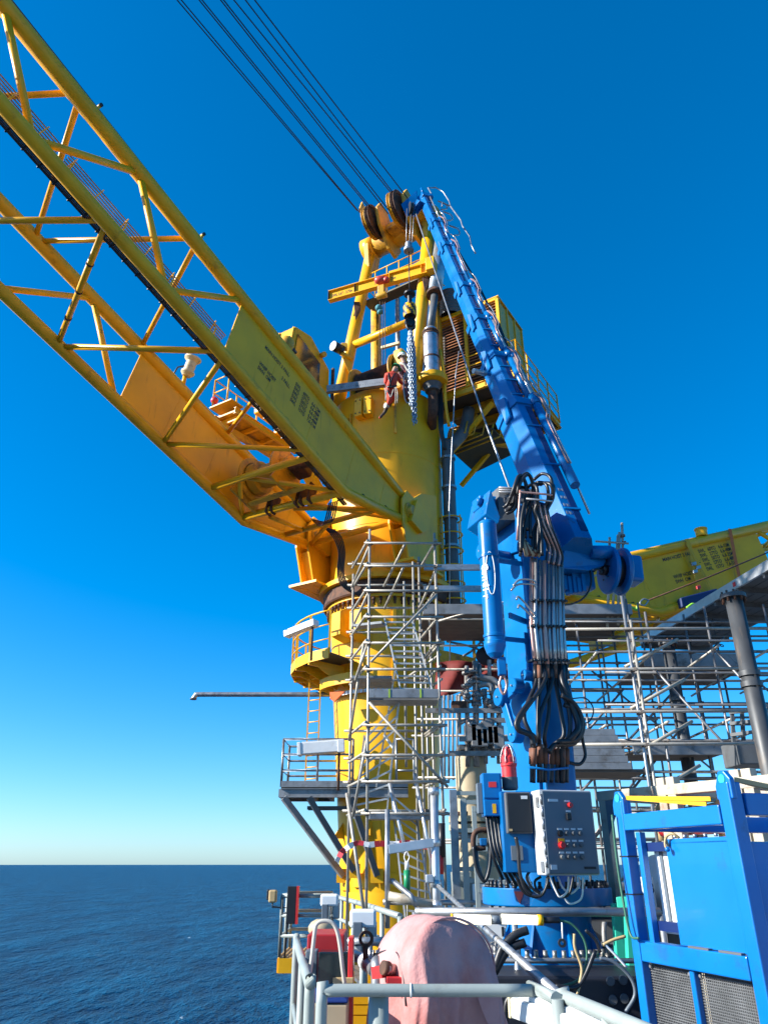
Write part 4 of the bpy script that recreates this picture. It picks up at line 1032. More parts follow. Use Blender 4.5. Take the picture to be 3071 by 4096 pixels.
# hook tail under the bottle
MB().box((acx + 0.06, acy, zb - 0.22), (0.09, 0.08, 0.2)).build('valve_block', BL, kn, bevel=0.01)
MB().hose([(acx + 0.06, acy, zb - 0.3), (acx + 0.02, acy, zb - 0.42), (acx + 0.06, acy, zb - 0.52), (acx + 0.1, acy, zb - 0.42), (acx + 0.07, acy, zb - 0.3)], 0.014, 8).build('coupling_pipe', M['copper'], kn)
# polished pipes down the front of the mast, then hoses
cF = crop(1700, 2300, 0.6176)
tops = [(690, -110), (716, -105), (742, -95), (770, -90), (800, -85), (826, -80), (846, -78), (866, -76), (884, -74)]
mids = [(686, 330), (712, 330), (742, 330), (772, 330), (800, 330), (830, 330), (852, 330), (874, 330), (894, 330)]
bots = [(712, 590), (738, 590), (764, 590), (790, 590), (816, 590), (842, 590), (866, 590), (888, 590), (908, 590)]
def onfront(q, f=-0.42): return onplane(q[0], q[1], K(0, f, 0), kf)
hpts = []
for i in range(9):
    f = -0.40 - 0.03 * (i % 2)
    a_, b_, c_ = onfront(cF(*tops[i]), f), onfront(cF(*mids[i]), f), onfront(cF(*bots[i]), f)
    kink = lerp(b_, c_, 0.55)
    MB().tube([a_, b_, kink, c_], 0.021 if i % 3 else 0.025, 12).build('steel_pipe', M['copper'] if i in (0, 3) else M['chrome'], kn)
    hpts.append((a_, c_))
for yy in (170, 335, 556):
    a_, b_ = onfront(cF(676, yy), -0.40), onfront(cF(905 if yy < 400 else 920, yy + 6), -0.40)
    MB().beam(a_, b_, 0.1, 0.022).build('pipe_clamp', M['black'], kn)
    for i in range(9):
        c = lerp(a_, b_, (i + 0.6) / 9.2) - kf * 0.05
        MB().cyl(c - UZ * 0.015, c + UZ * 0.015, 0.012, 6).build('clamp_bolt', M['black'], kn)
# hose loops below the pipes, bulging to both sides, and the sheathed run down to the base
bul = [(640, 900), (730, 880), (600, 960), (800, 870), (745, 900), (880, 900), (930, 880), (985, 950), (1005, 1000)]
low = [(690, 1110), (735, 1090), (705, 1105), (775, 1105), (740, 1080), (825, 1110), (860, 1110), (890, 1110), (915, 1110)]
end = [(690, 1345), (735, 1345), (700, 1345), (775, 1345), (750, 1345), (815, 1345), (850, 1345), (885, 1345), (915, 1345)]
M['sheath'] = mat('brown_hose_sheath', (0.16, 0.06, 0.03), 0.7, var=0.3, vscale=20)
for i in range(9):
    c_ = hpts[i][1]
    f = -0.45 - 0.04 * ((i * 2) % 5) / 2
    b1 = onfront(cF(bots[i][0] + 4, 700), f); b2 = onfront(cF(*bul[i]), f - 0.06); b3 = onfront(cF(low[i][0] - 4 if i < 5 else low[i][0] + 70, 1040), f - 0.08); b4 = onfront(cF(*low[i]), f); b5 = onfront(cF(*end[i]), -0.42)
    MB().hose([c_, b1, b2, b3, b4, lerp(b4, b5, 0.4), b5], 0.022 if i != 7 else 0.032, 10, 7).build('hose', M['black'], kn)
    MB().tube([lerp(b4, b5, 0.06), lerp(b4, b5, 0.5)], 0.031, 10).build('hose_sheath', M['sheath'], kn)
    MB().tube([c_ + UZ * 0.01, lerp(c_, b1, 0.75)], 0.027, 10).build('hose_sheath', M['sheath'] if i % 2 else M['black'], kn)
for k, q in enumerate((((900, 840), (1000, 900), (1020, 1000), (960, 1090), (840, 1100), (800, 1150)), ((880, 780), (960, 830), (1010, 930), (980, 1060), (860, 1080)), ((690, 800), (600, 930), (600, 1000), (680, 1040), (700, 1100)))):
    MB().hose([onfront(cF(*p), -0.55 - 0.04 * k) for p in q], 0.026, 10, 6).build('hose', M['black'], kn)
MB().hose([onfront(cF(950, 800), -0.3), onfront(cF(1040, 800), -0.2), onfront(cF(1088, 870), -0.2), onfront(cF(1060, 950), -0.2), onfront(cF(980, 960), -0.3)], 0.008, 6).build('thin_cable', M['black'], kn)
MB().hose([onfront(cF(930, 1215), -0.3), onfront(cF(1000, 1225), -0.3), onfront(cF(1035, 1170), -0.3), onfront(cF(1020, 1080), -0.3), onfront(cF(1005, 1000), -0.35)], 0.018, 8).build('hose', M['black'], kn)
MB().tube([onfront(cF(672, 1245), -0.50), onfront(cF(800, 1262), -0.52), onfront(cF(925, 1250), -0.50)], 0.012, 8).build('hose_strap', BL, kn)
# bent small pipes to the left of the bundle
for q in (((570, 70), (610, 32), (690, 32), (720, 60)), ((555, 100), (600, 62), (690, 60), (725, 80)), ((590, 160), (610, 145), (710, 260), (720, 320)), ((600, 215), (615, 198), (700, 280), (705, 320))):
    MB().hose([onfront(cF(*p), -0.44) for p in q], 0.012, 8, 5).build('bent_pipe', M['chrome'], kn)
# hose arches over the mast head
cT = crop(1850, 1850, 0.3016)
def ot(x, y, Y): return PQ(cT(x, y), Y)
arches = [((560, 640), (640, 560), (690, 300), (760, 170), (830, 260), (850, 420), (800, 700), (830, 1000)),
          ((560, 660), (660, 560), (720, 280), (840, 145), (910, 230), (930, 420), (890, 700), (900, 1000)),
          ((580, 680), (690, 600), (750, 300), (860, 160), (925, 260), (940, 450), (840, 760), (760, 1240)),
          ((540, 600), (600, 540), (680, 330), (740, 180), (810, 220), (840, 420), (780, 760), (770, 1180)),
          ((940, 230), (1050, 150), (1160, 200), (1190, 380), (1150, 540), (1050, 700), (960, 860), (960, 1150)),
          ((920, 300), (1010, 262), (1110, 300), (1130, 480), (1060, 640), (980, 800), (930, 950), (930, 1180)),
          ((950, 320), (1040, 280), (1160, 290), (1200, 420), (1170, 520), (1090, 680), (1010, 850), (1000, 1200)),
          ((860, 330), (900, 300), (980, 330), (990, 520), (960, 640), (1010, 760), (1040, 960), (1050, 1230)),
          ((1020, 300), (1090, 270), (1195, 300), (1195, 470), (1130, 600), (1060, 760), (1030, 900), (1040, 1220)),
          ((560, 470), (570, 530), (640, 450), (700, 360), (800, 330), (880, 420), (860, 640), (850, 900))]
for i, q in enumerate(arches):
    Y0 = 8.05 - 0.03 * (i % 4)
    MB().hose([ot(x, y, Y0 + (0.12 if kk in (0, 1) else 0) - 0.05 * math.sin(kk)) for kk, (x, y) in enumerate(q)], 0.021, 10, 6).build('hose', M['black'], kn)
for i in range(7):
    x = 930 + 34 * i
    MB().hose([ot(x - 20, 520 + 10 * i, 8.0), ot(x + 40, 760 + 14 * i, 8.02), ot(x + 120, 930 + 20 * i, 8.05), ot(x + 190, 1100 + 24 * i, 8.1), ot(x + 170, 1330 + 8 * i, 8.1)], 0.014, 8).build('thin_pipe', M['copper'] if i % 2 else M['black'], kn)
for q in (((720, 1030), (760, 420), (790, 395), (1190, 430)), ((840, 480), (1190, 515))):
    MB().tube(catmull([ot(x, y, 7.9) for x, y in q], 3) if len(q) > 2 else [ot(x, y, 7.9) for x, y in q], 0.013, 8).build('guard_pipe', M['copper'] if len(q) > 2 else M['chrome'], kn)
for i in range(5):
    MB().tube([ot(800 + 20 * i, 1010 + 30 * i, 8.0), ot(850 + 45 * i, 1240, 8.0)], 0.026, 10).build('hose_sheath', M['sheath'] if i in (1, 3) else M['beige'], kn)
# mast head box with pipe rack, left lug
MB().prism([ot(370, 350, 8.2), ot(500, 720, 8.2), ot(480, 800, 8.2), ot(300, 680, 8.2), ot(355, 380, 8.2)], kf * 0.5).build('head_cheek', BL, kn, bevel=0.01)
MB().prism([ot(480, 320, 8.3), ot(1000, 360, 8.3), ot(980, 760, 8.25), ot(480, 760, 8.2)], kf * 0.5).build('head_box', M['greydark'], kn)
lugc = ot(250, 520, 8.35)
MB().prism([lugc + Vector((-0.02, 0, 0.10)), lugc + Vector((0.22, 0, 0.08)), lugc + Vector((0.22, 0, -0.12)), lugc + Vector((0.15, 0, -0.18)), lugc + Vector((-0.02, 0, -0.06))], kf * 0.22).build('pin_lug', BL, kn, bevel=0.015)
MB().cyl(lugc + Vector((-0.06, 0, 0)), lugc + Vector((-0.0, 0, 0.0)), 0.05, 14).build('pin', BL, kn)
for i in range(3):
    MB().tube([ot(480, 330 + 30 * i, 8.25), ot(800, 350 + 26 * i, 8.25)], 0.012, 8).build('rack_pipe', M['chrome'], kn)

# ---------------------------------------------------------------- telescopic boom
def bx_pt(px, py, Y): return P(px, py, Y)
K0 = P(2278, 2150, 8.75); K1 = P(1692, 790, 14.0)
kd = (K1 - K0).normalized()
hx = Vector((kd.x, kd.y, 0)).normalized()
kr = Vector((hx.y, -hx.x, 0)); kr = (kr - kd * kr.dot(kd)).normalized()      # to the right
ku = kr.cross(kd).normalized()                                              # toward the viewer or away
if ku.y > 0: ku = -ku                                                       # underside, facing the camera
LT = (K1 - K0).length
def tpar(px, py):
    best = min(((onplane(px, py, K0, ku) - K0).dot(kd), 0) for _ in (0,))
    return best[0] / LT
def T(t, r, u): return K0 + kd * LT * t + kr * r + ku * u
ends = [tpar(2010, 1640), tpar(1930, 1440), tpar(1868, 1285), tpar(1812, 1150), tpar(1768, 990), tpar(1738, 895), 1.0]
W = [0.43, 0.34, 0.28, 0.25, 0.225, 0.205, 0.19]
def hexsec(t, w):
    h = w * 1.15
    return [T(t, -w*0.5, -h*0.5), T(t, -w*0.5, h*0.12), T(t, -w*0.26, h*0.5), T(t, w*0.26, h*0.5), T(t, w*0.5, h*0.12), T(t, w*0.5, -h*0.5)]
sec = []
t0 = -0.02
for i, (e, w) in enumerate(zip(ends, W)):
    ob = MB().loft([hexsec(t0, w), hexsec(e, w)]).build('boom_section', BL, kn, bevel=0.006)
    sec.append(ob)
    if i < 6:
        MB().loft([hexsec(e - 0.012, w + 0.05), hexsec(e + 0.001, w + 0.05)]).build('section_collar', BL, ob)
        MB().prism([T(e - 0.03, -w*0.52, -0.02), T(e + 0.012, -w*0.62, 0.06), T(e + 0.006, -w*0.5, w*0.42), T(e - 0.03, -w*0.5, w*0.3)], kr * -0.03).build('wear_pad_bracket', BL, ob)
    t0 = e - 0.05
# extension cylinders on the right flank, stepping out
cyl_r = [0.068, 0.060, 0.052, 0.046, 0.040, 0.036]
for i in range(6):
    e0 = ends[i]; e1 = ends[min(i + 1, 6)]; w = W[i]
    st = (0.06 if i == 0 else ends[i - 1] + 0.01)
    r_ = w * 0.36 + cyl_r[i]; u_ = w * 0.5 + cyl_r[i] * 0.7
    c_ = MB().tube([T(st, r_, u_), T(e0 + 0.005, r_, u_)], cyl_r[i], 18).build('extension_cylinder', BL, kn)
    MB().tube([T(e0, r_, u_), T(e1 - 0.02, r_, u_)], cyl_r[i] * 0.5, 14).build('piston_rod', M['chrome'], c_)
    MB().tube([T(e0 - 0.012, r_, u_), T(e0 + 0.008, r_, u_)], cyl_r[i] * 1.2, 18).build('gland', BL, c_)
    MB().ball(T(e1 - 0.015, r_, u_), cyl_r[i] * 1.05, 12).build('rod_eye', BL, c_)
    MB().beam(T(e1 - 0.015, w * 0.3, u_ - 0.02), T(e1 - 0.015, r_ + 0.06, u_), 0.08, 0.05, kd).build('rod_bracket', BL, kn)
    for k in (0.0, 0.045):
        ro = r_ - 0.02 + k; uo = u_ + cyl_r[i] + 0.02
        MB().tube([T(st + 0.03, ro, uo), T(e0 - 0.05, ro, uo), T(e0 - 0.035, ro + 0.05, uo + 0.03), T(e0 - 0.01, ro + 0.05, uo + 0.03), T(e0 + 0.005, ro, uo)], 0.012, 8).build('hydraulic_pipe', M['chrome'] if k else M['copper'], kn)
    # bow pipe standing off the flank
    MB().tube(catmull([T(e0 - 0.03, r_ + 0.05, u_), T(e0 - 0.02, r_ + 0.15, u_), T(e0 + 0.03, r_ + 0.16, u_), T(e0 + 0.045, r_ + 0.08, u_)], 4), 0.014, 8).build('bow_pipe', M['chrome'], kn)
MB().tube([T(0.30, W[1] * 0.5 + 0.16, 0.0), T(0.45, W[2] * 0.5 + 0.30, 0.0), T(0.60, W[3] * 0.5 + 0.30, 0.0), T(0.74, W[4] * 0.5 + 0.2, 0.0)], 0.022, 8).build('long_hose', M['black'], kn)
MB().tube([T(0.33, W[1] * 0.5 + 0.22, 0.0), T(0.47, W[2] * 0.5 + 0.34, 0.0), T(0.60, W[3] * 0.5 + 0.26, 0.0)], 0.016, 8).build('long_hose', M['black'], kn)
MB().tube([T(0.03, 0.36, 0.12), T(0.16, 0.33, 0.22), T(0.3, 0.30, 0.22)], 0.017, 8).build('hydraulic_pipe', M['chrome'], kn)
M['navy'] = mat('recess_shade_navy', (0.001, 0.02, 0.11), 0.4, var=0.2)
for i in range(7):
    w = W[i]; h_ = w * 1.15; ta_ = (-0.01 if i == 0 else ends[i - 1] + 0.004); tb_ = ends[i] - 0.016
    for k2 in range(3 if i < 2 else 2):
        tm = ta_ + (tb_ - ta_) * (k2 + 0.5) / (3 if i < 2 else 2)
        MB().prism([T(tm - 0.006, -w*0.27, h_*0.5), T(tm - 0.006, w*0.3, h_*0.5), T(tm - 0.006, w*0.3, h_*0.5 + 0.03), T(tm - 0.006, -w*0.2, h_*0.5 + 0.012)], kd * 0.03).build('stiffener', BL, sec[i])
    MB().prism([T(ta_, w*0.02, h_*0.5 + 0.002), T(ta_, w*0.25, h_*0.5 + 0.002), T(tb_, w*0.25, h_*0.5 + 0.002), T(tb_, w*0.02, h_*0.5 + 0.002)], ku * 0.006).build('slide_rail', M['navy'], sec[i])  # dark strip stands for the shaded open recess of each section
# open backed tip section with zig-zag pipe and hose guards
zz = [T(0.985, 0.12, 0.1), T(1.01, 0.22, 0.1), T(1.045, 0.2, 0.1), T(1.06, 0.45, 0.1), T(1.04, 0.62, 0.1), T(0.985, 0.66, 0.1), T(0.955, 0.62, 0.1), T(0.965, 0.42, 0.1), T(0.94, 0.36, 0.1)]
MB().tube(zz, 0.018, 8).build('guard_pipe', M['galv'], kn)
zz = [T(0.955, 0.62, 0.1), T(0.88, 0.72, 0.1), T(0.85, 0.68, 0.1), T(0.80, 0.74, 0.1), T(0.76, 0.66, 0.1), T(0.72, 0.66, 0.1)]
MB().tube(zz, 0.018, 8).build('guard_pipe', M['galv'], kn)
for e in (0.80, 0.875, 0.935):
    MB().tube(catmull([T(e, 0.34, 0.05), T(e + 0.012, 0.52, 0.05), T(e + 0.04, 0.55, 0.05), T(e + 0.05, 0.36, 0.05)], 5), 0.02, 8).build('bow_pipe', M['chrome'], kn)
# tip head with sheave
tsh = P(1641, 838, K1.y - 0.1)
for k in (-0.10, 0.08):
    MB().prism([T(0.985, -0.10, -0.02) + kr * k, T(1.025, -0.06, 0.05) + kr * k, tsh + UZ * 0.42 + kr * (k + 0.06), tsh + UZ * 0.12 + kr * (k - 0.16), tsh - UZ * 0.28 + kr * (k - 0.02), tsh - UZ * 0.1 + kr * (k + 0.1), T(0.95, -0.12, 0.1) + kr * k], kr * 0.03).build('tip_cheek', BL, kn, bevel=0.008)
MB().lathe([(0, -0.05), (0.16, -0.05), (0.19, -0.045), (0.165, 0.0), (0.19, 0.045), (0.16, 0.05), (0, 0.05)], tsh, kr, n=28).build('tip_sheave', M['black'], kn)
MB().cyl(T(1.02, 0.02, 0.05), T(1.045, 0.02, 0.05), 0.03, 8).build('tip_peg', BL, kn)
MB().box(T(0.99, 0.06, 0.0), (0.3, 0.3, 0.25), (kr, ku, kd)).build('tip_block', BL, kn, bevel=0.02)
# falls of rope down to the hook block, and the lead back to the winch
hk = P(1639, 1240, tsh.y - 0.05); hx_, hy_ = Xat(1639, tsh.y, hk.z), tsh.y - 0.03
for k in (-0.09, 0.02, 0.1):
    MB().tube([(tsh.x + k, hy_, tsh.z), (hx_ + k * 0.75, hy_, Zat(985, hy_))], 0.009, 6).build('fall_rope', M['galv'], kn)
MB().tube([tsh + kr * 0.12, P(1935, 1674, 10.4), P(2040, 1960, 8.9)], 0.016, 6).build('lead_rope', M['galv'], kn)
hook = thing('hook_block', 'black and yellow striped hook weight hanging from the blue boom tip', 'hook', (hx_, hy_, Zat(1240, hy_)))
zz0 = Zat(985, hy_)
MB().lathe([(0, zz0 + 0.12), (0.07, zz0 + 0.12), (0.09, zz0 + 0.08), (0.09, zz0 - 0.08), (0.13, zz0 - 0.1), (0.13, zz0 - 0.17), (0.05, zz0 - 0.2), (0, zz0 - 0.2)], (hx_, hy_, 0), n=18).build('upper_weight', M['galv'], hook)
z1_ = Zat(1180, hy_); z2_ = Zat(1225, hy_); z3_ = Zat(1262, hy_)
MB().tube([(hx_, hy_, zz0 - 0.1), (hx_, hy_, z1_)], 0.014, 6).build('single_rope', M['rope'], hook)
MB().lathe([(0, z1_ + 0.07), (0.14, z1_ + 0.05), (0.14, z1_), (0.06, z1_ - 0.05), (0.05, z2_), (0, z2_)], (hx_, hy_, 0), n=18).build('rope_socket', M['black'], hook)
nst = 7
hz0_, hz1_ = Zat(1268, hy_), z2_ + 0.02
seg_ = 42
for col in (0, 1):
    mb = MB()
    for i in range(seg_):
        for lev in range(6):
            ph = (i / seg_ * 6 + lev / 6 * 1.6) % 1.0
            if (ph < 0.5) != (col == 0): continue
            a_, b_ = 2*math.pi*i/seg_, 2*math.pi*(i+1)/seg_
            za, zb_ = hz0_ + (hz1_ - hz0_) * lev / 6, hz0_ + (hz1_ - hz0_) * (lev + 1) / 6
            rr = lambda z: 0.16 if hz0_ + 0.03 < z < hz1_ - 0.03 else 0.145
            q = [Vector((hx_ + rr(z) * math.cos(t_), hy_ + rr(z) * math.sin(t_), z)) for z, t_ in ((za, a_), (za, b_), (zb_, b_), (zb_, a_))]
            mb.add(q, [(0, 1, 2, 3)], True)
    mb.build('yellow_stripes' if col == 0 else 'black_stripes', YL if col == 0 else M['black_paint'], hook)
MB().lathe([(0, hz1_), (0.145, hz1_)], (hx_, hy_, 0), n=24).lathe([(0, hz0_), (0.145, hz0_)], (hx_, hy_, 0), n=24).build('end_faces', M['black'], hook)
zh = hz0_ - 0.04
MB().hose([(hx_, hy_, zh + 0.06), (hx_, hy_, zh - 0.08), (hx_ - 0.08, hy_, zh - 0.2), (hx_ - 0.03, hy_, zh - 0.33), (hx_ + 0.08, hy_, zh - 0.3), (hx_ + 0.1, hy_, zh - 0.2)], 0.035, 10).build('hook', M['black'], hook)
MB().lathe([(0, -0.05), (0.13, -0.04), (0.13, 0.04), (0, 0.05)], (hx_, hy_, zh - 0.12), (0.3, -1, 0), n=18).build('hook_sheave', M['black'], hook)
# chain bundle hanging below the hook
chb = thing('chain_bundle', 'long grey bundle of lifting chain hanging from the hook before the tower', 'chain', (hx_, hy_, zh - 3))
M['chain'] = mat('bright_chain', (0.28, 0.33, 0.40), 0.35, metal=0.7, var=0.4, vscale=25)
random.seed(11)
def chain(th, pts, pitch=0.075, r=0.014, name='link_run', m_=None, w=0.026):
    """interlocked oval links along a path, joined into one run"""
    mb = MB(); pts = [Vector(p) for p in pts]
    L = [0]
    for a_, b_ in zip(pts, pts[1:]): L.append(L[-1] + (b_ - a_).length)
    n = int(L[-1] / pitch)
    for i in range(n):
        d_ = (i + 0.5) * pitch
        kk = max(j_ for j_ in range(len(L) - 1) if L[j_] <= d_)
        tt = (pts[kk + 1] - pts[kk]).normalized(); c_ = pts[kk] + tt * (d_ - L[kk])
        u_, w_ = perp(tt); s_ = u_ if i % 2 else w_
        ringp = [c_ + tt * math.cos(2*math.pi*q/8) * pitch * 0.72 + s_ * math.sin(2*math.pi*q/8) * w for q in range(9)]
        mb.tube(ringp, r, 5, False)
    return mb.build(name, m_ or M['chain'], th)
ztop, zend = Zat(1330, hy_), Zat(1706, hy_)
xe = Xat(1655, hy_, zend)
MB().tube([(hx_, hy_, zh - 0.3), (hx_, hy_, ztop)], 0.02, 6).build('lift_sling', mat('violet_sling', (0.05, 0.04, 0.12), 0.7), chb)
for i in range(9):
    a_ = 2 * math.pi * i / 9; rr = 0.075 if i else 0
    x0 = hx_ + 0.02 + rr * math.cos(a_); y0 = hy_ + rr * math.sin(a_)
    ze = zend + random.random() * 1.0 if i > 2 else zend + 0.12 * i
    chain(chb, [(hx_ + rr * 0.3 * math.cos(a_), y0, ztop), (x0, y0, ztop - 0.5), (lerp((x0,0,0), (xe,0,0), 0.8).x + rr * 0.6 * math.cos(a_), y0, ze)], r=0.015)
# ---------------------------------------------------------------- winch arm with twin flanges at the boom foot
cWn = crop(2150, 2050, 0.4727)
def ow(x, y, Y): return PQ(cWn(x, y), Y)
wc = ow(600, 490, 8.9)
wax = Vector((0.985, 0.17, -0.04)).normalized()
MB().prism([ow(180, 470, 8.6), ow(230, 300, 8.6), ow(420, 300, 8.75), ow(600, 310, 8.85), ow(600, 360, 8.85), ow(560, 450, 8.8), ow(430, 490, 8.7)], kf * 0.4).build('winch_arm', BL, kn, bevel=0.015)
MB().cyl(ow(440, 335, 8.7), ow(610, 335, 8.75), 0.085, 20).build('winch_motor', BL, kn)
for k, r_ in ((0.0, 0.31), (0.17, 0.31)):
    MB().lathe([(0, -0.03), (r_ * 0.94, -0.03), (r_, -0.012), (r_, 0.012), (r_ * 0.94, 0.03), (0.12, 0.03)], wc + wax * k, wax, n=44).build('winch_flange', BL, kn)
MB().cyl(wc, wc + wax * 0.17, 0.2, 24).build('winch_core', M['black'], kn)
for i in range(6):
    a_ = 2 * math.pi * i / 6; u_, w_ = perp(wax); c_ = wc - wax * 0.05 + (u_ * math.cos(a_) + w_ * math.sin(a_)) * 0.13
    MB().cyl(c_, c_ - wax * 0.012, 0.012, 6).build('flange_bolt', M['black'], kn)
MB().cyl(wc - wax * 0.10, wc - wax * 0.03, 0.07, 16).build('hub', M['black'], kn)
MB().box(wc + wax * 0.30 + UZ * 0.02, (0.22, 0.3, 0.36), (wax, perp(wax)[0], perp(wax)[1])).build('gear_end', BL, kn, bevel=0.04)
MB().box(ow(330, 560, 9.0), (0.35, 0.3, 0.35), KA).build('valve_block', BL, kn, bevel=0.03)
for i in range(5):
    MB().box(ow(220 + 38 * i, 600 + 20 * (i % 2), 8.85), (0.06, 0.1, 0.2 + 0.04 * (i % 3)), KA).build('valve_spool', BL, kn, bevel=0.01)
MB().hose([ow(440, 490, 8.8), ow(450, 600, 8.8), ow(400, 710, 8.8), ow(300, 770, 8.7), ow(190, 785, 8.5)], 0.012, 8).build('thin_cable', M['black'], kn)
MB().hose([ow(470, 500, 8.7), ow(500, 480, 8.7), ow(540, 500, 8.7), ow(520, 520, 8.7)], 0.014, 8).build('thin_cable', M['black'], kn)
# bright little plates added as glints on the boom foot
for i in range(4):
    for j_ in range(2):
        MB().box(T(0.015 + 0.012 * i, -0.08 + 0.05 * j_ + 0.012 * i, W[0] * 1.15 / 2 + 0.002), (0.028, 0.004, 0.05), (kr, ku, kd)).build('rivet_plate', M['galv'], kn)
MB().cyl(T(0.30, -0.30, 0.05), T(0.295, -0.55, 0.1), 0.045, 14).build('side_peg', M['galv'], kn)
MB().cyl(T(0.30, -0.22, 0.05), T(0.298, -0.42, 0.08), 0.03, 12).build('side_peg_root', BL, kn)
# ---------------------------------------------------------------- cabinets on the crane column
def ok(x, y, Y): return PQ(crop(2047, 2800, 0.6176)(x, y), Y)
FY = 7.42
xl, xr = Xat(2168, FY, 0.3), Xat(2386, FY, 0.3); zt_, zb_ = Zat(3164, FY), Zat(3497, FY)
cc = Vector(((xl + xr) / 2, FY + 0.12, (zt_ + zb_) / 2)); cw_, chh = xr - xl, zt_ - zb_
M['lit_side'] = mat('lit_side_enamel', (0.42, 0.44, 0.45), 0.45, var=0.08); CYAW = R(13); cx_ = Vector((math.cos(CYAW), math.sin(CYAW), 0)); cy_ = Vector((-math.sin(CYAW), math.cos(CYAW), 0)); CAX = (cx_, cy_, UZ)
cc = Vector(((xl + xr) / 2, FY, (zt_ + zb_) / 2)) + cy_ * 0.12
cabinet = thing('control_cabinet', 'grey control cabinet with push buttons and red yellow main switch', 'cabinet', cc - UZ * chh / 2)
MB().box(cc, (cw_ + 0.03, 0.2, chh + 0.02), CAX).build('body', M['lit_side'], cabinet, bevel=0.015)  # paler body than door: sunlit side and shaded front put into the colour
MB().box(cc - cy_ * 0.115, (cw_, 0.03, chh), CAX).build('door', M['cab_grey'], cabinet, bevel=0.012)
def onface(x, y): 
    p = onplane(*crop(2047, 2800, 0.6176)(x, y), cc - cy_ * 0.131, cy_); return p
M['label'] = mat('pale_label', (0.55, 0.57, 0.58), 0.5, var=0.05)
def lab(x, y, w, h, m_=None, name='label_plate'):
    p = onface(x, y); return MB().box(p - cy_ * 0.003, (w, 0.004, h), CAX).build(name, m_ or M['label'], cabinet)
def btn(x, y, r, m_, name='push_button', L=0.025):
    p = onface(x, y); o = MB().lathe([(r * 1.35, 0), (r * 1.35, 0.008), (r, 0.009), (r, L), (0, L)], p, -cy_, n=18).build(name, m_, cabinet); return o
lab(265, 650, 0.095, 0.022); lab(355, 655, 0.05, 0.016); btn(372, 681, 0.02, M['redplastic'], 'emergency_stop', 0.035)
lab(362, 720, 0.05, 0.016); 
p = onface(362, 756); MB().box(p - cy_ * 0.015, (0.045, 0.03, 0.06), CAX).build('toggle_switch', M['black'], cabinet, bevel=0.006)
for i in range(4):
    x = 308 + 43 * i; lab(x, 836, 0.046, 0.016); btn(x + 3, 864, 0.016 if i else 0.021, M['black'] if i == 0 else M['greydark'])
lab(320, 925, 0.058, 0.075, YL, 'switch_plate'); btn(320, 940, 0.026, M['redplastic'], 'main_switch', 0.04)
for i in range(3):
    x = 358 + 43 * i; lab(x, 912, 0.046, 0.016); btn(x + 3, 940, 0.015, M['greydark'])
for i in range(4):
    x = 320 + 43 * i; lab(x, 988, 0.046, 0.016); btn(x + 3, 1017, 0.016, M['boltgrey'] if i == 0 else M['greydark'])
lab(270, 1083, 0.06, 0.04); lab(505, 1087, 0.115, 0.02, M['black'])
for i in range(6):
    z = zb_ + chh * (0.08 + 0.15 * i)
    hq = cc - cx_ * (cw_ / 2 + 0.005) - cy_ * 0.115; MB().cyl((hq.x, hq.y, z), (hq.x, hq.y, z + 0.09), 0.012, 8).build('hinge', M['galv'], cabinet)
for z in (zb_ + 0.06, zt_ - 0.1):
    hq = cc - cx_ * (cw_ / 2 + 0.022) - cy_ * 0.06; MB().box((hq.x, hq.y, z), (0.012, 0.05, 0.09), CAX).build('latch', M['galv'], cabinet, bevel=0.004)
# wires under the cabinets
cwire = crop(1500, 3300, 0.48)
for i, q in enumerate((((1165, 420), (1220, 540), (1290, 590), (1380, 590), (1430, 500), (1440, 420)), ((1265, 400), (1300, 500), (1350, 570), (1410, 540), (1430, 430)), ((1380, 430), (1330, 470), (1345, 540), (1400, 580)), ((1450, 430), (1500, 540), (1540, 600), (1600, 550), (1610, 430)), ((1480, 430), (1520, 560), (1570, 600), (1620, 560), (1650, 430)), ((1520, 430), (1560, 520), (1630, 570), (1700, 500), (1690, 430)), ((1290, 380), (1260, 440), (1300, 520), (1370, 570)), ((1570, 600), (1610, 650), (1660, 650), (1720, 600), (1730, 440)))):
    MB().hose([PQ(cwire(*p), 7.65 + 0.03 * (i % 3)) for p in q], 0.009 if i % 2 else 0.012, 8, 6).build('wire', M['white'] if i % 2 else M['black'], kn)
MB().hose([PQ(cwire(*p), 7.55) for p in ((1170, 100), (1190, 200), (1195, 300), (1205, 400), (1240, 520), (1300, 580))], 0.017, 8, 6).build('wire', M['black'], kn)
# tall blue panel box with dark door
def okb(x, y, Y): return PQ(crop(1700, 2300, 0.6176)(x, y), Y)
BY = 7.62
bxl, bxr = Xat(2013, BY, 0.2), Xat(2150, BY, 0.2); bzt, bzb = Zat(3165, BY), Zat(3490, BY)
panel = thing('panel_box', 'tall blue steel panel with a black enclosure left of the control cabinet', 'panel', (bxl, BY, bzb))
MB().box(((bxl + bxr) / 2, BY + 0.12, (bzt + bzb) / 2), (bxr - bxl, 0.24, bzt - bzb)).build('back_plate', BL, panel, bevel=0.006)
ex0, ex1, ez0, ez1 = Xat(2018, BY, 0.3), Xat(2118, BY, 0.3), Zat(3335, BY), Zat(3172, BY)
MB().box(((ex0 + ex1) / 2 + 0.01, BY - 0.05, (ez0 + ez1) / 2), (ex1 - ex0, 0.09, ez1 - ez0)).build('enclosure', M['greydark'], panel, bevel=0.008)
MB().box(((ex0 + ex1) / 2 + 0.015, BY - 0.10, (ez0 + ez1) / 2), (ex1 - ex0 - 0.02, 0.012, ez1 - ez0 - 0.02)).build('enclosure_door', M['black'], panel, bevel=0.004)
p = okb(640, 1440, BY - 0.11); MB().box(p, (0.06, 0.004, 0.03)).build('label_plate', M['label'], panel)
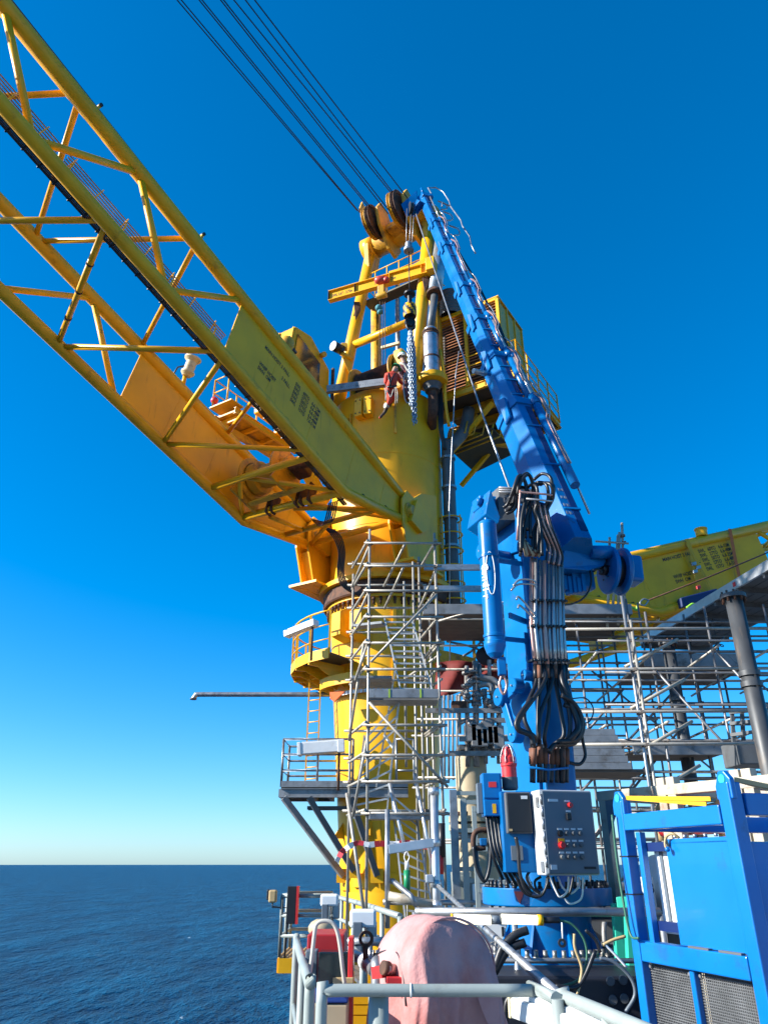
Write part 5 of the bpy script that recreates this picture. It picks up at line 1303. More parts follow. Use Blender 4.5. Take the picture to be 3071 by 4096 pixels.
p = PQ(crop(1830, 2900, 0.551)(430, 930), BY - 0.005); MB().box(p, (0.11, 0.012, 0.125)).build('grey_plate', M['cab_grey'], panel, bevel=0.003)
p = PQ(crop(1830, 2900, 0.551)(385, 762), BY - 0.108); MB().box(p, (0.03, 0.004, 0.02)).build('label_plate', M['tan'], panel)
# blue junction box with red and yellow labels
JY = 7.75
jl, jr, jt, jb = Xat(1925, JY, 0.5), Xat(1972, JY, 0.5), Zat(3092, JY), Zat(3265, JY)
jbx = thing('junction_box', 'bright blue junction box with red and yellow labels on the crane', 'junction box', (jl, JY, jb))
jx = Vector((0.93, -0.36, 0)).normalized(); jy = Vector((0.36, 0.93, 0)).normalized()
ja, jb_ = P(1922, 3180, JY), P(1966, 3180, JY - 0.05)
jc = Vector(((jl + jr) / 2 + 0.06, JY + 0.1, (jt + jb) / 2))
MB().box(jc, (0.19, 0.2, jt - jb)).build('body', BL, jbx, bevel=0.008)
MB().box(jc + Vector((-0.005, -0.105, 0.08)), (0.17, 0.02, (jt - jb) * 0.58)).build('upper_door', BL, jbx, bevel=0.006)
MB().box(jc + Vector((-0.005, -0.105, -0.125)), (0.17, 0.02, (jt - jb) * 0.36)).build('lower_door', BL, jbx, bevel=0.006)
MB().box(jc + Vector((0.0, -0.117, 0.09)), (0.075, 0.004, 0.05)).build('red_label', M['redplastic'], jbx)
lettering('WARNING', 0.016, jc + Vector((-0.033, -0.1195, 0.083)), (1, 0, 0), (0, 0, 1), M['white'], jbx, lift=0.001) if False else None
MB().box(jc + Vector((0.005, -0.117, -0.13)), (0.035, 0.004, 0.085)).build('yellow_label', YL, jbx)
MB().box(jc + Vector((-0.12, 0.0, -0.03)), (0.05, 0.12, 0.28)).build('grey_box', M['cab_grey'], jbx, bevel=0.005)
for i in range(5):
    x = jc.x - 0.06 + 0.035 * i
    MB().hose([(x, JY + 0.08, jb), (x + 0.005, JY + 0.06, jb - 0.12), (x + 0.03, JY + 0.0, jb - 0.35), (x + 0.12 + 0.03 * i, JY + 0.1, jb - 0.55 - 0.03 * i)], 0.017, 8).build('cable', M['black'], jbx)
# red beacon lamp with wire guard
bc = P(2037, 3110, 7.9)
bea = thing('red_beacon', 'red caged warning beacon on the crane panel top', 'beacon', bc)
MB().lathe([(0.0, 0), (0.075, 0), (0.075, 0.1), (0.082, 0.11), (0.082, 0.13), (0.07, 0.14), (0.07, 0.19), (0.055, 0.22), (0.045, 0.27), (0.02, 0.30), (0, 0.305)], bc, n=24).build('lens', M['redplastic'], bea)
for i in range(6):
    a_ = math.pi * i / 3
    MB().tube(catmull([bc + Vector((0.083 * math.cos(a_), 0.083 * math.sin(a_), 0.13)), bc + Vector((0.072 * math.cos(a_), 0.072 * math.sin(a_), 0.22)), bc + Vector((0.04 * math.cos(a_), 0.04 * math.sin(a_), 0.30)), bc + Vector((0, 0, 0.325))], 4), 0.005, 6).build('guard_wire', M['galv'], bea)
MB().lathe([(0.07, -0.12), (0.08, -0.1), (0.08, 0.0)], bc, n=20).build('base', M['greydark'], bea)
# brown pipe loop and small valve left of the column
mb = MB(); mb.tube(catmull([PQ(crop(1830, 2900, 0.551)(x, y), 7.9) for x, y in ((215, 760), (150, 765), (118, 800), (115, 880), (150, 895), (200, 890))], 5), 0.026, 10); mb.build('brown_pipe', M['rust'], kn)
MB().box(PQ(crop(1830, 2900, 0.551)(185, 850), 7.9), (0.07, 0.07, 0.07)).build('blue_valve', BL, kn, bevel=0.01)
for k in range(3):
    MB().hose([PQ(crop(1830, 2900, 0.551)(x, y), 7.85 + 0.03 * k) for x, y in ((115 + 8 * k, 880), (130 + 6 * k, 1010), (165 + 4 * k, 1100), (200, 1130), (230 - 4 * k, 1040), (240 - 5 * k, 900), (232, 800))], 0.018, 8).build('hose', M['black'], kn)
# ================================================================ scaffolding
TS = M['tubesteel']
SR = 0.0242
COUP = None
def coupler(th, p):
    """swivel clamp: two short sleeves with a bolt, shared mesh"""
    global COUP
    p = Vector(p)
    if COUP is None:
        mb = MB(); mb.cyl(p - UZ * 0.035, p + UZ * 0.035, 0.036, 8); mb.box(p + Vector((0.03, -0.03, 0)), (0.075, 0.05, 0.05)); mb.cyl(p + Vector((0.05, -0.07, -0.02)), p + Vector((0.05, 0.0, -0.02)), 0.01, 6)
        COUP = mb.build('coupler', M['rust_clamp'], th, origin=p)
        return COUP
    return again(COUP, th, p, (0, 0, random.uniform(-0.6, 0.6)))
M['rust_clamp'] = mat('worn_clamp_steel', (0.16, 0.13, 0.11), 0.6, metal=0.5, var=0.4, vscale=20)
M['tube_tan'] = mat('sunworn_tube', (0.40, 0.36, 0.29), 0.55, metal=0.25, var=0.2, vscale=5, dirt=(0.2, 0.13, 0.08), damt=0.3, dscale=4)
def pole(th, name, a, b, r=SR, m_=None, n=8): return MB().tube([a, b], r, n).build(name, m_ or TS, th)
def plank(th, a, b, w, t=0.05, m_=None, name='board'):
    return MB().beam(a, b, w, t).build(name, m_ or M['board'], th, bevel=0.004)
# ---------------- tower scaffold standing before the pedestal
st = thing('tower_scaffold', 'slim galvanised scaffold tower with ladders in front of the yellow pedestal', 'scaffold', (0.3, 13.6, DZ))
FLx, FRx, FYs = -0.275, 0.965, 13.0
BLx, BRx, BYs = -0.63, 0.72, 14.3
cS = crop(1050, 2000, 0.6176)
def zf(cy, Y=FYs): return Zat(2000 + cy * 0.6176, Y)
ztopF, ztopR = zf(190), zf(215)
pole(st, 'standard', (FLx, FYs, DZ), (FLx, FYs, ztopF)); pole(st, 'standard', (FRx, FYs, DZ), (FRx, FYs, ztopR))
pole(st, 'standard', (BLx, BYs, DZ), (BLx, BYs, zf(480, BYs))); pole(st, 'standard', (BRx, BYs, DZ), (BRx, BYs, zf(370, BYs)))
pole(st, 'standard', (0.42, BYs + 0.3, zf(1658)), (0.42, BYs + 0.3, zf(495, BYs))); pole(st, 'standard', (0.60, BYs, DZ), (0.60, BYs, zf(400, BYs)))
levF = [285, 432, 592, 762, 930, 1100, 1460, 1655, 1825, 2030]
for i, cy in enumerate(levF):
    z = zf(cy)
    pole(st, 'ledger', (FLx - 0.1, FYs - 0.05, z), (FRx + 0.12, FYs - 0.05, z + random.uniform(-0.01, 0.01)))
    coupler(st, (FLx, FYs, z)); coupler(st, (FRx, FYs, z))
    zb_ = z - 0.03
    pole(st, 'ledger', (BLx - 0.12, BYs + 0.05, z + 0.12), (BRx + 0.15, BYs + 0.05, z + 0.12))
    coupler(st, (BLx, BYs, z + 0.12)); coupler(st, (BRx, BYs, z + 0.12))
    # side transoms
    pole(st, 'transom', (FLx - 0.03, FYs - 0.08, z + 0.05), (BLx - 0.03, BYs + 0.1, z + 0.05), m_=M['tube_tan']); 
    if i % 2 == 0 or i > 4: pole(st, 'transom', (FRx + 0.03, FYs - 0.08, z + 0.05), (BRx + 0.03, BYs + 0.1, z + 0.05), m_=M['tube_tan'])
# diagonals in the front and on the sides
def fp(cx, cy, Y=FYs - 0.09): return PQ(cS(cx, cy), Y)
pole(st, 'brace', fp(700, 1050), fp(1125, 612)); pole(st, 'brace', fp(690, 1310), fp(1200, 1860)); pole(st, 'brace', fp(600, 1170, 13.2), fp(690, 900, 13.0), m_=M['tube_tan'])
pole(st, 'brace', fp(560, 1560, 13.6), fp(655, 930, 13.1), m_=M['tube_tan']); pole(st, 'brace', fp(585, 2050, 13.4), fp(690, 1470, 13.1)); pole(st, 'brace', fp(655, 2650, 12.6), fp(545, 1900, 13.2), 0.027)
for (x0, y0, x1, y1) in ((580, 560, 690, 300), (580, 830, 690, 590), (785, 560, 920, 290), (790, 700, 910, 440), (980, 790, 1125, 440), (1030, 890, 1130, 770), (1060, 1030, 1140, 940), (935, 1150, 1150, 1000), (970, 1300, 1160, 1160), (1060, 1530, 1160, 1460)):
    pole(st, 'brace', fp(x0, y0, 14.2), fp(x1, y1, 13.05), m_=M['tube_tan'])
for y in (1240,):
    plank(st, (FLx + 0.02, FYs - 0.1, zf(1262)), (FRx - 0.02, FYs - 0.1, zf(1262)), 0.06, 0.15, name='toe_board')
    plank(st, (FLx + 0.02, FYs + 0.15, zf(1285)), (FRx - 0.02, FYs + 0.15, zf(1285)), 0.24); plank(st, (FLx + 0.02, FYs + 0.42, zf(1285)), (FRx - 0.02, FYs + 0.42, zf(1285)), 0.24)
for k in range(3): plank(st, (BLx + 0.05, FYs + 0.35 + 0.28 * k, zf(1128)+0.0), (0.15, FYs + 0.35 + 0.28 * k, zf(1128)), 0.26)
plank(st, (-0.55, 13.9, zf(822, 13.9)), (0.0, 13.7, zf(822, 13.9)), 0.24); plank(st, (-0.25, 13.05, zf(2050)), (0.75, 13.15, zf(2050)), 0.3, 0.09)
plank(st, (-0.25, 13.4, zf(2050)), (0.75, 13.5, zf(2050)), 0.3, 0.06)
for x in (0.12, 0.72):
    MB().box((FLx + 0.26 + x * 0.9, FYs - 0.135, zf(1262)), (0.03, 0.004, 0.15)).build('tape', mat('lime_tape', (0.35, 0.5, 0.05), 0.6), st)
# red and white barrier tape wound about the lower ledger
M['tape_r'] = mat('red_tape', (0.6, 0.03, 0.04), 0.5, var=0.1); M['tape_w'] = mat('white_tape', (0.75, 0.74, 0.72), 0.5, var=0.1)
cL = crop(1050, 2700, 0.6176)
def lp_(x, y, Y): return PQ(cL(x, y), Y)
tape = thing('barrier_tape', 'red and white barrier tape tied along the scaffold tubes', 'tape', lp_(690, 1100, 12.9))
tp = [(480, 1210), (510, 1150), (560, 1110), (620, 1085), (690, 1100), (760, 1092), (850, 1095), (920, 1090), (990, 1090), (1050, 1110), (1100, 1125)]
for i, (a_, b_) in enumerate(zip(tp, tp[1:])):
    for k in range(2):
        p0, p1 = lerp(lp_(*a_, 12.88), lp_(*b_, 12.88), k / 2), lerp(lp_(*a_, 12.88), lp_(*b_, 12.88), (k + 1) / 2)
        MB().beam(p0, p1, 0.006, 0.07 + 0.03 * random.random(), (0, 0.3 * random.uniform(-1, 1), 1)).build('tape_piece', M['tape_r'] if (i + k) % 2 else M['tape_w'], tape)
# ladders
def ladder_thing(label, a0, a1, b0, b1, n, m_=None, r=0.028):
    th = thing('ladder', label, 'ladder', a1)
    m_ = m_ or M['alu']
    for p, q in ((a0, a1), (b0, b1)): MB().beam(p, q, 0.028, 0.075, (0, 1, 0.2)).build('stile', m_, th)
    for i in range(n):
        t_ = (i + 0.6) / n; MB().beam(lerp(a0, a1, t_), lerp(b0, b1, t_), 0.045, 0.028).build('rung', m_, th)
    return th
M['ladder_alu'] = mat('ladder_aluminium', (0.50, 0.50, 0.48), 0.45, metal=0.5, var=0.15, vscale=6)
ladder_thing('upper aluminium ladder below the slewing ring inside the scaffold tower', fp(790, 770, 13.7), fp(895, 1240, 13.2), fp(965, 770, 13.7), fp(1100, 1245, 13.2), 12, M['ladder_alu'])
ladder_thing('middle aluminium ladder leaning left inside the scaffold tower', fp(868, 1040, 13.5), fp(735, 1860, 13.8), fp(893, 1240, 13.25), fp(815, 1860, 13.5), 1, M['ladder_alu'])
ladder_thing('long ladder below the toe board with rungs before the orange side', lp_(660, 390, 13.4), lp_(590, 930, 13.6), lp_(885, 130, 13.4), lp_(800, 930, 13.6), 9, M['ladder_alu'])
ladder_thing('lower aluminium ladder down to the deck behind the corner standard', lp_(830, 740, 13.6), lp_(930, 1640, 13.0), lp_(985, 880, 13.6), lp_(1120, 1640, 13.0), 12, M['ladder_alu'])
pole(st, 'brace', lp_(985, 640, 13.2), lp_(1110, 1300, 12.7), 0.03, M['alu']); pole(st, 'brace', lp_(820, 690, 13.2), lp_(930, 1160, 12.8), 0.03, M['alu']); pole(st, 'brace', lp_(1000, 700, 13.3), lp_(1130, 1420, 12.9), 0.022, M['alu'])
# heavy corner standard with collars
csx = Xat(1744, 12.3, -0.2)
hs_ = thing('corner_standard', 'bright aluminium scaffold corner post with collars near the deck', 'post', (csx, 12.3, DZ))
MB().tube([(csx, 12.3, DZ), (csx, 12.3, Zat(3150, 12.3))], 0.062, 14).build('post', M['alu'], hs_)
for py in (3165, 3370, 3535, 3620):
    z = Zat(py, 12.3); MB().tube([(csx, 12.3, z - 0.05), (csx, 12.3, z + 0.05)], 0.085, 8).build('collar', M['alu'], hs_)
MB().beam(lp_(815, 1130, 12.25), lp_(1105, 1085, 12.25), 0.05, 0.13).build('cross_bar', M['alu'], hs_, bevel=0.01)
MB().tube([lp_(815, 1430, 12.3), lp_(1110, 1490, 12.3)], 0.062, 12).build('rail_tube', M['tube_tan'], hs_)
MB().tube([lp_(800, 1335, 12.4), lp_(845, 1335, 12.4), lp_(960, 1430, 12.0), lp_(1000, 1500, 12.0)], 0.04, 10).build('diagonal', M['galv'], hs_)
MB().tube([lp_(808, 870, 12.35), lp_(808, 1640, 12.35)], 0.04, 10).build('side_post', M['galv'], hs_)
pole(hs_, 'ledger', lp_(780, 1470, 12.4), lp_(1660, 1475, 12.4), 0.04, M['galv'])
MB().box(lp_(1080, 1320, 12.2), (0.12, 0.1, 0.12)).build('clamp', M['alu'], hs_, bevel=0.02)
gp = lp_(935, 1330, 12.6)
mfl = thing('sling_spool', 'green and white safety line spool hanging on the ladder', 'spool', gp)
MB().tube([gp - UZ * 0.16, gp + UZ * 0.14], 0.05, 12).build('green_cover', M['green'], mfl)
MB().tube([gp + UZ * 0.14, gp + UZ * 0.26], 0.035, 10).build('white_hook', M['white'], mfl)
MB().tube(catmull([gp + UZ * 0.24, gp + Vector((0.04, 0, 0.32)), gp + Vector((0, 0, 0.4)), gp + Vector((-0.04, 0, 0.32)), gp + UZ * 0.24], 4), 0.01, 6).build('ring', M['white'], mfl)
MB().tube([gp - UZ * 0.16, gp - UZ * 0.6], 0.012, 6).build('line', M['strap'], mfl)
for i, (x, y0, y1, m_) in enumerate(((1160, 960, 1180, M['black']), (1150, 1170, 1290, M['redplastic']))):
    MB().tube([lp_(x, y0, 12.6), lp_(x, y1, 12.6)], 0.055, 10).build('net_roll', m_, hs_)
# ---------------- horizontal scaffold at the level of the slewing ring to the right
rb = thing('bridge_scaffold', 'scaffold bridge deck of grey boards behind the blue crane mast', 'scaffold', (3, 16, 4.8))
zB = Zat(2437, 15.0)
xa, xb = Xat(1690, 15, zB), Xat(2525, 15, zB)
MB().beam((xa, 15.0, zB), (xb, 15.0, zB), 0.05, 0.22).build('toe_board', M['board'], rb, bevel=0.006)
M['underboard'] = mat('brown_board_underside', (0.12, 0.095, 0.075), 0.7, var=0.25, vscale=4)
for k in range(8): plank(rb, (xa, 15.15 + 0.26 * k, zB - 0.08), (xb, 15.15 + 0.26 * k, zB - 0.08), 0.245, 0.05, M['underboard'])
for yy in (2110, 2215, 2268, 2355):
    z = Zat(yy + 120, 15.2)
for (py, Y) in ((2270, 14.6), (2355, 14.6)):
    z = Zat(py, Y); MB().beam((Xat(1695, Y, z), Y, z), (Xat(1960, Y, z), Y, z), 0.07, 0.12).build('alu_beam', M['galv'], rb)
for x in (xa + 0.15, (xa + xb) / 2, xb - 0.1):
    for Y in (15.1, 17.1):
        pole(rb, 'standard', (x, Y, DZ), (x, Y, zB + 0.1))
for Y in (15.05, 17.15):
    for z in (0.4, 1.5, 2.6, 3.6, zB - 0.2): pole(rb, 'ledger', (xa - 0.2, Y, z), (xb + 0.2, Y, z))
pole(rb, 'brace', (xa + 0.2, 15.0, zB - 0.3), (xb - 0.2, 15.0, zB + 0.9)); 
# ---------------- big scaffold under the spare boom
bs = thing('support_scaffold', 'large grey tube scaffold with decks under the stowed boom section', 'scaffold', (7, 16, DZ))
random.seed(5)
TS2 = mat('shaded_scaffold_tube', (0.20, 0.20, 0.205), 0.5, metal=0.5, var=0.3, vscale=4, dirt=(0.10, 0.06, 0.04), damt=0.4, dscale=4)  # darker copy of the scaffold tube, shade put into its colour
XS = [3.9, 5.0, 6.15, 7.3, 8.5, 9.7]; YS = [13.6, 14.8, 16.2, 17.8]
ZT = {13.6: 4.2, 14.8: 4.6, 16.2: 5.0, 17.8: 5.6}
for iy, Y in enumerate(YS):
    for ix, x in enumerate(XS):
        if ix == 0 and iy == 0: continue
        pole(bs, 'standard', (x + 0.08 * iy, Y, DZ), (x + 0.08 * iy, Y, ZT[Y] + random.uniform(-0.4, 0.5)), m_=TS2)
    for z in [0.2 + 0.6 * k for k in range(9)]:
        zz_ = z + 0.1 * iy + random.uniform(-0.05, 0.05)
        if zz_ > ZT[Y]: continue
        x0, x1 = (XS[1] - 0.9 if iy == 0 else XS[0] - 0.5) + random.uniform(-0.2, 0.1), XS[-1] + 0.4
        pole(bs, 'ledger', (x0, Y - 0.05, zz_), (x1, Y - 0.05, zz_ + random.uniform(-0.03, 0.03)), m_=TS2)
        for ix, x in enumerate(XS):
            if x > x0 and random.random() < 0.8: coupler(bs, (x + 0.08 * iy, Y, zz_))
for ix, x in enumerate(XS):
    for z in (0.9, 2.2, 3.5):
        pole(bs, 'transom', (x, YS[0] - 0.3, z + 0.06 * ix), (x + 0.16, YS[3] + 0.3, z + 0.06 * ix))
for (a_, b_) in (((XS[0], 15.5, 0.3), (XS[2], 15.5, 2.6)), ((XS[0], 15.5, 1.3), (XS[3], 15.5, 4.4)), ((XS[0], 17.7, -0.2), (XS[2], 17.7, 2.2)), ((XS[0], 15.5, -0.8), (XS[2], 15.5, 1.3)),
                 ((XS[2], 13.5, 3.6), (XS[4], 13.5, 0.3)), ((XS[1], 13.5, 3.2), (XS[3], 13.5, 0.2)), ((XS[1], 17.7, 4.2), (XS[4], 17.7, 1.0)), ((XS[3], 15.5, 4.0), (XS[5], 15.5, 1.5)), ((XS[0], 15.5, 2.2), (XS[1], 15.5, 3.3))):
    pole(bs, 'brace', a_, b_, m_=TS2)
for k in range(4):   # pale wrapped diagonals
    z0 = 1.0 + 0.75 * k
    pole(bs, 'brace', (4.4, 13.4, z0), (5.5, 13.5, z0 + 0.55), 0.03, M['tube_tan'])
# decks
def deck(th, px0, px1, py, Y, depth, n, m_=None, toe=0.2, under=None):
    z = Zat(py, Y); x0, x1 = Xat(px0, Y, z), Xat(px1, Y, z)
    if toe: MB().beam((x0, Y, z), (x1, Y, z), 0.045, toe).build('toe_board', m_ or M['board'], th, bevel=0.005)
    for k in range(n):
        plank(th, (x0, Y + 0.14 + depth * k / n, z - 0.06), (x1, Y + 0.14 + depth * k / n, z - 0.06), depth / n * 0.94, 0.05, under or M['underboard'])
    return z, x0, x1
deck(bs, 2572, 3010, 2640, 15.5, 2.1, 8, toe=0.28)
deck(bs, 2529, 2912, 2990, 14.2, 1.3, 5, toe=0.26)
# stack of boards standing on edge beside the mast
zz_ = Zat(3070, 13.4)
for k in range(6):
    plank(bs, (Xat(2262, 13.2, zz_), 13.2 + 0.02 * k, zz_ + 0.115 * k), (Xat(2522 - 8 * k, 13.2, zz_), 13.2 + 0.02 * k, zz_ + 0.115 * k), 0.05, 0.108)
for k in range(4): plank(bs, (Xat(2262, 13.2, zz_), 13.35 + 0.27 * k, zz_ - 0.07), (Xat(2590, 13.2, zz_), 13.35 + 0.27 * k, zz_ - 0.07), 0.26, 0.05, M['underboard'])
# sloping-looking gangway edge at upper right
e0, e1 = P(2561, 2563, 18.7), P(3075, 2258, 13.3); e1.z = e0.z
ed = (e1 - e0); ed.z = 0; edn = ed.normalized(); en = Vector((-edn.y, edn.x, 0)); en = en if en.x > 0 else -en
e1 = e1 + edn * 1.5
gw = thing('gangway_deck', 'pale edged gangway deck crossing above the scaffold at the right', 'gangway', e0)
MB().beam(e0, e1, 0.06, 0.2).build('edge_plank', M['alu'], gw, bevel=0.006)
for k in range(7):
    plank(gw, e0 + en * (0.16 + 0.27 * k) - UZ * 0.06, e1 + en * (0.16 + 0.27 * k) - UZ * 0.06, 0.25, 0.06, M['greydark'])
for k in range(9):
    p_ = lerp(e0, e1, k / 8); MB().beam(p_ - UZ * 0.14, p_ + en * 1.9 - UZ * 0.14, 0.06, 0.1).build('bearer', M['greydark'], gw)
p_ = lerp(e0, e1, 0.62); MB().box(p_ + UZ * 0.0 - en * 0.034, (0.09, 0.006, 0.09), (edn, en, UZ)).build('red_tag', M['redplastic'], gw)
M['postgrey'] = mat('dark_weathered_pipe', (0.065, 0.068, 0.072), 0.5, metal=0.3, var=0.3, vscale=3, dirt=(0.2, 0.15, 0.11), damt=0.25, dscale=2, streak=True)
# thick grey posts
for (px, pt, pb, Y, r_, lab_) in ((2996, 2395, 3000, 10.4, 0.12, 'thick dark grey pipe post at the right edge'), (2722, 2580, 3200, 15.0, 0.125, 'grey flanged pipe post behind the scaffold decks')):
    z0_ = Zat(pt, Y); x_ = Xat(px, Y, Zat((pt + pb) / 2, Y)); z1_ = DZ
    po = thing('pipe_post', lab_, 'post', (x_, Y, DZ))
    MB().tube([(x_, Y, z1_), (x_, Y, z0_)], r_, 22).build('pipe', M['postgrey'], po)
    MB().lathe([(0, z0_), (r_ * 1.5, z0_), (r_ * 1.5, z0_ + 0.06), (0, z0_ + 0.06)], (x_, Y, 0), n=22).build('cap_flange', M['postgrey'], po)
    for i in range(10):
        a_ = 2 * math.pi * i / 10; MB().cyl((x_ + r_ * 1.28 * math.cos(a_), Y + r_ * 1.28 * math.sin(a_), z0_ - 0.06), (x_ + r_ * 1.28 * math.cos(a_), Y + r_ * 1.28 * math.sin(a_), z0_ + 0.1), 0.016, 6).build('bolt', M['rust'], po)
    for zz_ in (z0_ - 1.3, z0_ - 1.15):
        MB().lathe([(r_, zz_), (r_ * 1.22, zz_), (r_ * 1.22, zz_ + 0.07), (r_, zz_ + 0.07)], (x_, Y, 0), n=22).build('collar', M['postgrey'], po)
# near right scaffold upright with couplings
nr = thing('near_scaffold_post', 'pale scaffold upright with clamps right of the crane mast', 'post', P(2560, 3100, 11.4))
xq = Xat(2545, 11.4, Zat(2800, 11.4))
pole(nr, 'standard', (xq, 11.4, DZ), (xq, 11.4, Zat(2330, 11.4)), SR, M['galv'])
for py in (2520, 2680, 2850, 2980):
    z = Zat(py, 11.4); coupler(nr, (xq, 11.4, z)); pole(nr, 'ledger', (xq - 1.1, 11.36, z), (xq + 2.4, 11.36, z + 0.02))
pole(nr, 'standard', (xq + 0.12, 11.5, DZ), (xq + 0.12, 11.5, Zat(2480, 11.5)))
# rest of a tube cluster sticking up beside the winch
tc_ = thing('tube_cluster', 'few upright scaffold tubes sticking up behind the blue winch', 'scaffold', P(2475, 2200, 15.2))
for (x0, y0, x1, y1) in ((2486, 2092, 2500, 2250), (2437, 2150, 2428, 2260), (2470, 2140, 2445, 2240), (2476, 2130, 2470, 2250)):
    pole(tc_, 'tube', P(x0, y0, 15.2), P(x1, y1 + 250, 15.2), 0.03, M['tube_tan'])
pole(tc_, 'tube', P(2380, 2165, 15.1), P(2512, 2174, 15.1), 0.024, TS); coupler(tc_, P(2487, 2145, 15.2)); coupler(tc_, P(2490, 2172, 15.2))
# ---------------- stowed boom section at right
shd = Vector((0.972, 0.235, 0)).normalized(); sright = Vector((shd.y, -shd.x, 0))
s0_ = P(2507, 2215, 19.6); s1_ = onplane(3064, 2088, s0_, sright)
sdir = (s1_ - s0_).normalized(); sN = sright.cross(sdir).normalized()
sN = sN if sN.z > 0 else -sN
pe = onplane(3006, 2102, s0_, sright); aend = 7.5
Troot = pe - sN * 0.12 - sdir * aend
stow, SBp, stxt = boom_rig('stowed_boom', 'spare yellow boom section with load table resting on the right scaffold', Troot, sdir, sN, sright, 12.2, winch=False)
xd_ = sdir
def stx(t_, a, c, size=0.15, sx=0.82): lettering(t_, size, SBp(a, -0.0135, c), sdir, sN, M['black_paint'], stow, bold=0.02, sx=sx)
def stow_table():
    a0 = 3.86; ln = 0.142
    stx('MAIN HOIST 3 FALL:', a0, 0.34); stx('2 FALL:', a0 + 0.84, 0.34 + 2 * ln)
    for i, (l, m_, r_) in enumerate((('SWL', '60TO', '6,6-15M'), ('SWL', '27TO', '6,6-48M'), ('SWL', '50TO', '6,6-25M'), ('SWL', '27TO', '6,6-48M'), ('SWL', '15TO', '7,6-51M'))):
        stx(l, a0 + 1.30, 0.34 + i * ln); stx(m_, a0 + 1.65, 0.34 + i * ln); stx(r_, a0 + 2.06, 0.34 + i * ln)
    stx('WHIP HOIST', a0 + 0.1, 0.90); stx('SWH  OM', a0 + 0.1, 1.05)
stow_table()
# orange and yellow lashing straps over the stowed girder
M['strap_o'] = mat('orange_webbing', (0.55, 0.13, 0.03), 0.7, var=0.15); M['strap_y'] = mat('yellow_webbing', (0.62, 0.32, 0.02), 0.7, var=0.15)
lash = thing('lashing_straps', 'orange and yellow webbing straps with ratchets around the stowed boom', 'straps', SBp(5, -0.2, 1.9))
cB = crop(2471, 2000, 0.3619)
def onst(x, y, off=0.06): return onplane(*cB(x, y), SBp(0, -off - 0.15, 0), sright)
def webb(pts, w, m_, name='strap'):
    for a_, b_ in zip(pts, pts[1:]): MB().beam(a_, b_, 0.006, w, sdir).build(name, m_, lash)
webb([onst(1232, 318, 0.03), onst(1290, 640, 0.03), onst(1350, 900, 0.03)], 0.11, M['strap_o'])
webb([onst(752, 430, 0.03), onst(790, 500, 0.05), onst(835, 700, 0.05), onst(860, 850, 0.05), onst(895, 960, 0.05), onst(940, 1140, 0.05)], 0.12, M['strap_y'])
webb([onst(760, 480, 0.05), onst(850, 640, 0.06), onst(920, 780, 0.06), onst(1000, 920, 0.06), onst(1060, 1050, 0.06)], 0.10, M['strap_y'])
for (x, y) in ((850, 790), (885, 745), (835, 705)):
    MB().box(onst(x, y, 0.09), (0.16, 0.05, 0.1), (sdir, sright, UZ)).build('ratchet', M['galv'], lash, bevel=0.01)
MB().box(onst(885, 965, 0.1), (0.14, 0.06, 0.1), (sdir, sright, UZ)).build('ratchet_red', M['redplastic'], lash, bevel=0.01)
# steel pendant with hook and chain across the girder
pend = thing('tension_pendant', 'brown wire pendant with green hooks and blue chain along the stowed boom', 'sling', onst(290, 1130, 0.4))
MB().tube([onst(340, 1105, 0.4), onst(1000, 850, 0.4), onst(1700, 560, 0.4)], 0.022, 8).build('wire', M['rust'], pend)
MB().tube(catmull([onst(335, 1110, 0.4), onst(280, 1095, 0.4), onst(240, 1140, 0.4), onst(290, 1165, 0.4), onst(335, 1110, 0.4)], 4), 0.022, 8).build('thimble', M['galv'], pend)
M['lime'] = mat('lime_green_hook', (0.28, 0.62, 0.05), 0.4, var=0.1)
for (q) in (((60, 1235), (130, 1180), (200, 1215), (210, 1175)), ((755, 1195), (820, 1150), (870, 1170), (900, 1135))):
    MB().hose([onst(x, y, 0.45) for x, y in q], 0.035, 8).build('hook', M['lime'], pend)
M['bluechain'] = mat('blue_steel_chain', (0.02, 0.05, 0.12), 0.4, metal=0.5, var=0.3)
chain(pend, [onst(55, 1240, 0.45), onst(-200, 1330, 0.4), onst(-420, 1420, 0.3)], 0.09, 0.016, 'chain', M['bluechain'], 0.03)
for k in (0, 1): chain(pend, [onst(760 + 40 * k, 1210, 0.6), onst(755 + 50 * k, 1400, 0.6), onst(790 + 25 * k, 1620, 0.6)], 0.09, 0.018, 'chain', M['bluechain'], 0.034)
chain(pend, [onst(930, 1500, 0.5), onst(1060, 1580, 0.5), onst(1180, 1620, 0.5)], 0.09, 0.014, 'chain', M['bluechain'], 0.028)
MB().box(onst(880, 1090, 0.05), (1.3, 0.2, 0.28), (sdir, sright, UZ)).build('blue_pad', mat('dark_blue_pad', (0.004, 0.02, 0.10), 0.6), stow, bevel=0.03)
MB().lathe([(0.14, 0), (0.17, 0.02), (0.17, 0.2), (0.19, 0.22), (0.19, 0.26), (0, 0.26)], SBp(5.55, 0, -0.12), n=20).build('nozzle', YT, stow)
# heavy yellow fittings under the girder
for (a, c_) in ((1.2, 2.0), (1.9, 2.1), (3.4, 2.05), (4.4, 2.05)):
    MB().box(SBp(a, 0.5, c_), (0.5, 0.5, 0.35), (sdir, sright, UZ)).build('cradle_block', YW, stow, bevel=0.05)
MB().tube([SBp(-1.8, 0.6, 2.4), SBp(4.5, 0.6, 2.2)], 0.12, 14).build('lower_pipe', YT, stow)
# ================================================================ access platforms, lights, process equipment
GV = M['galv']; GP = M['greypaint']
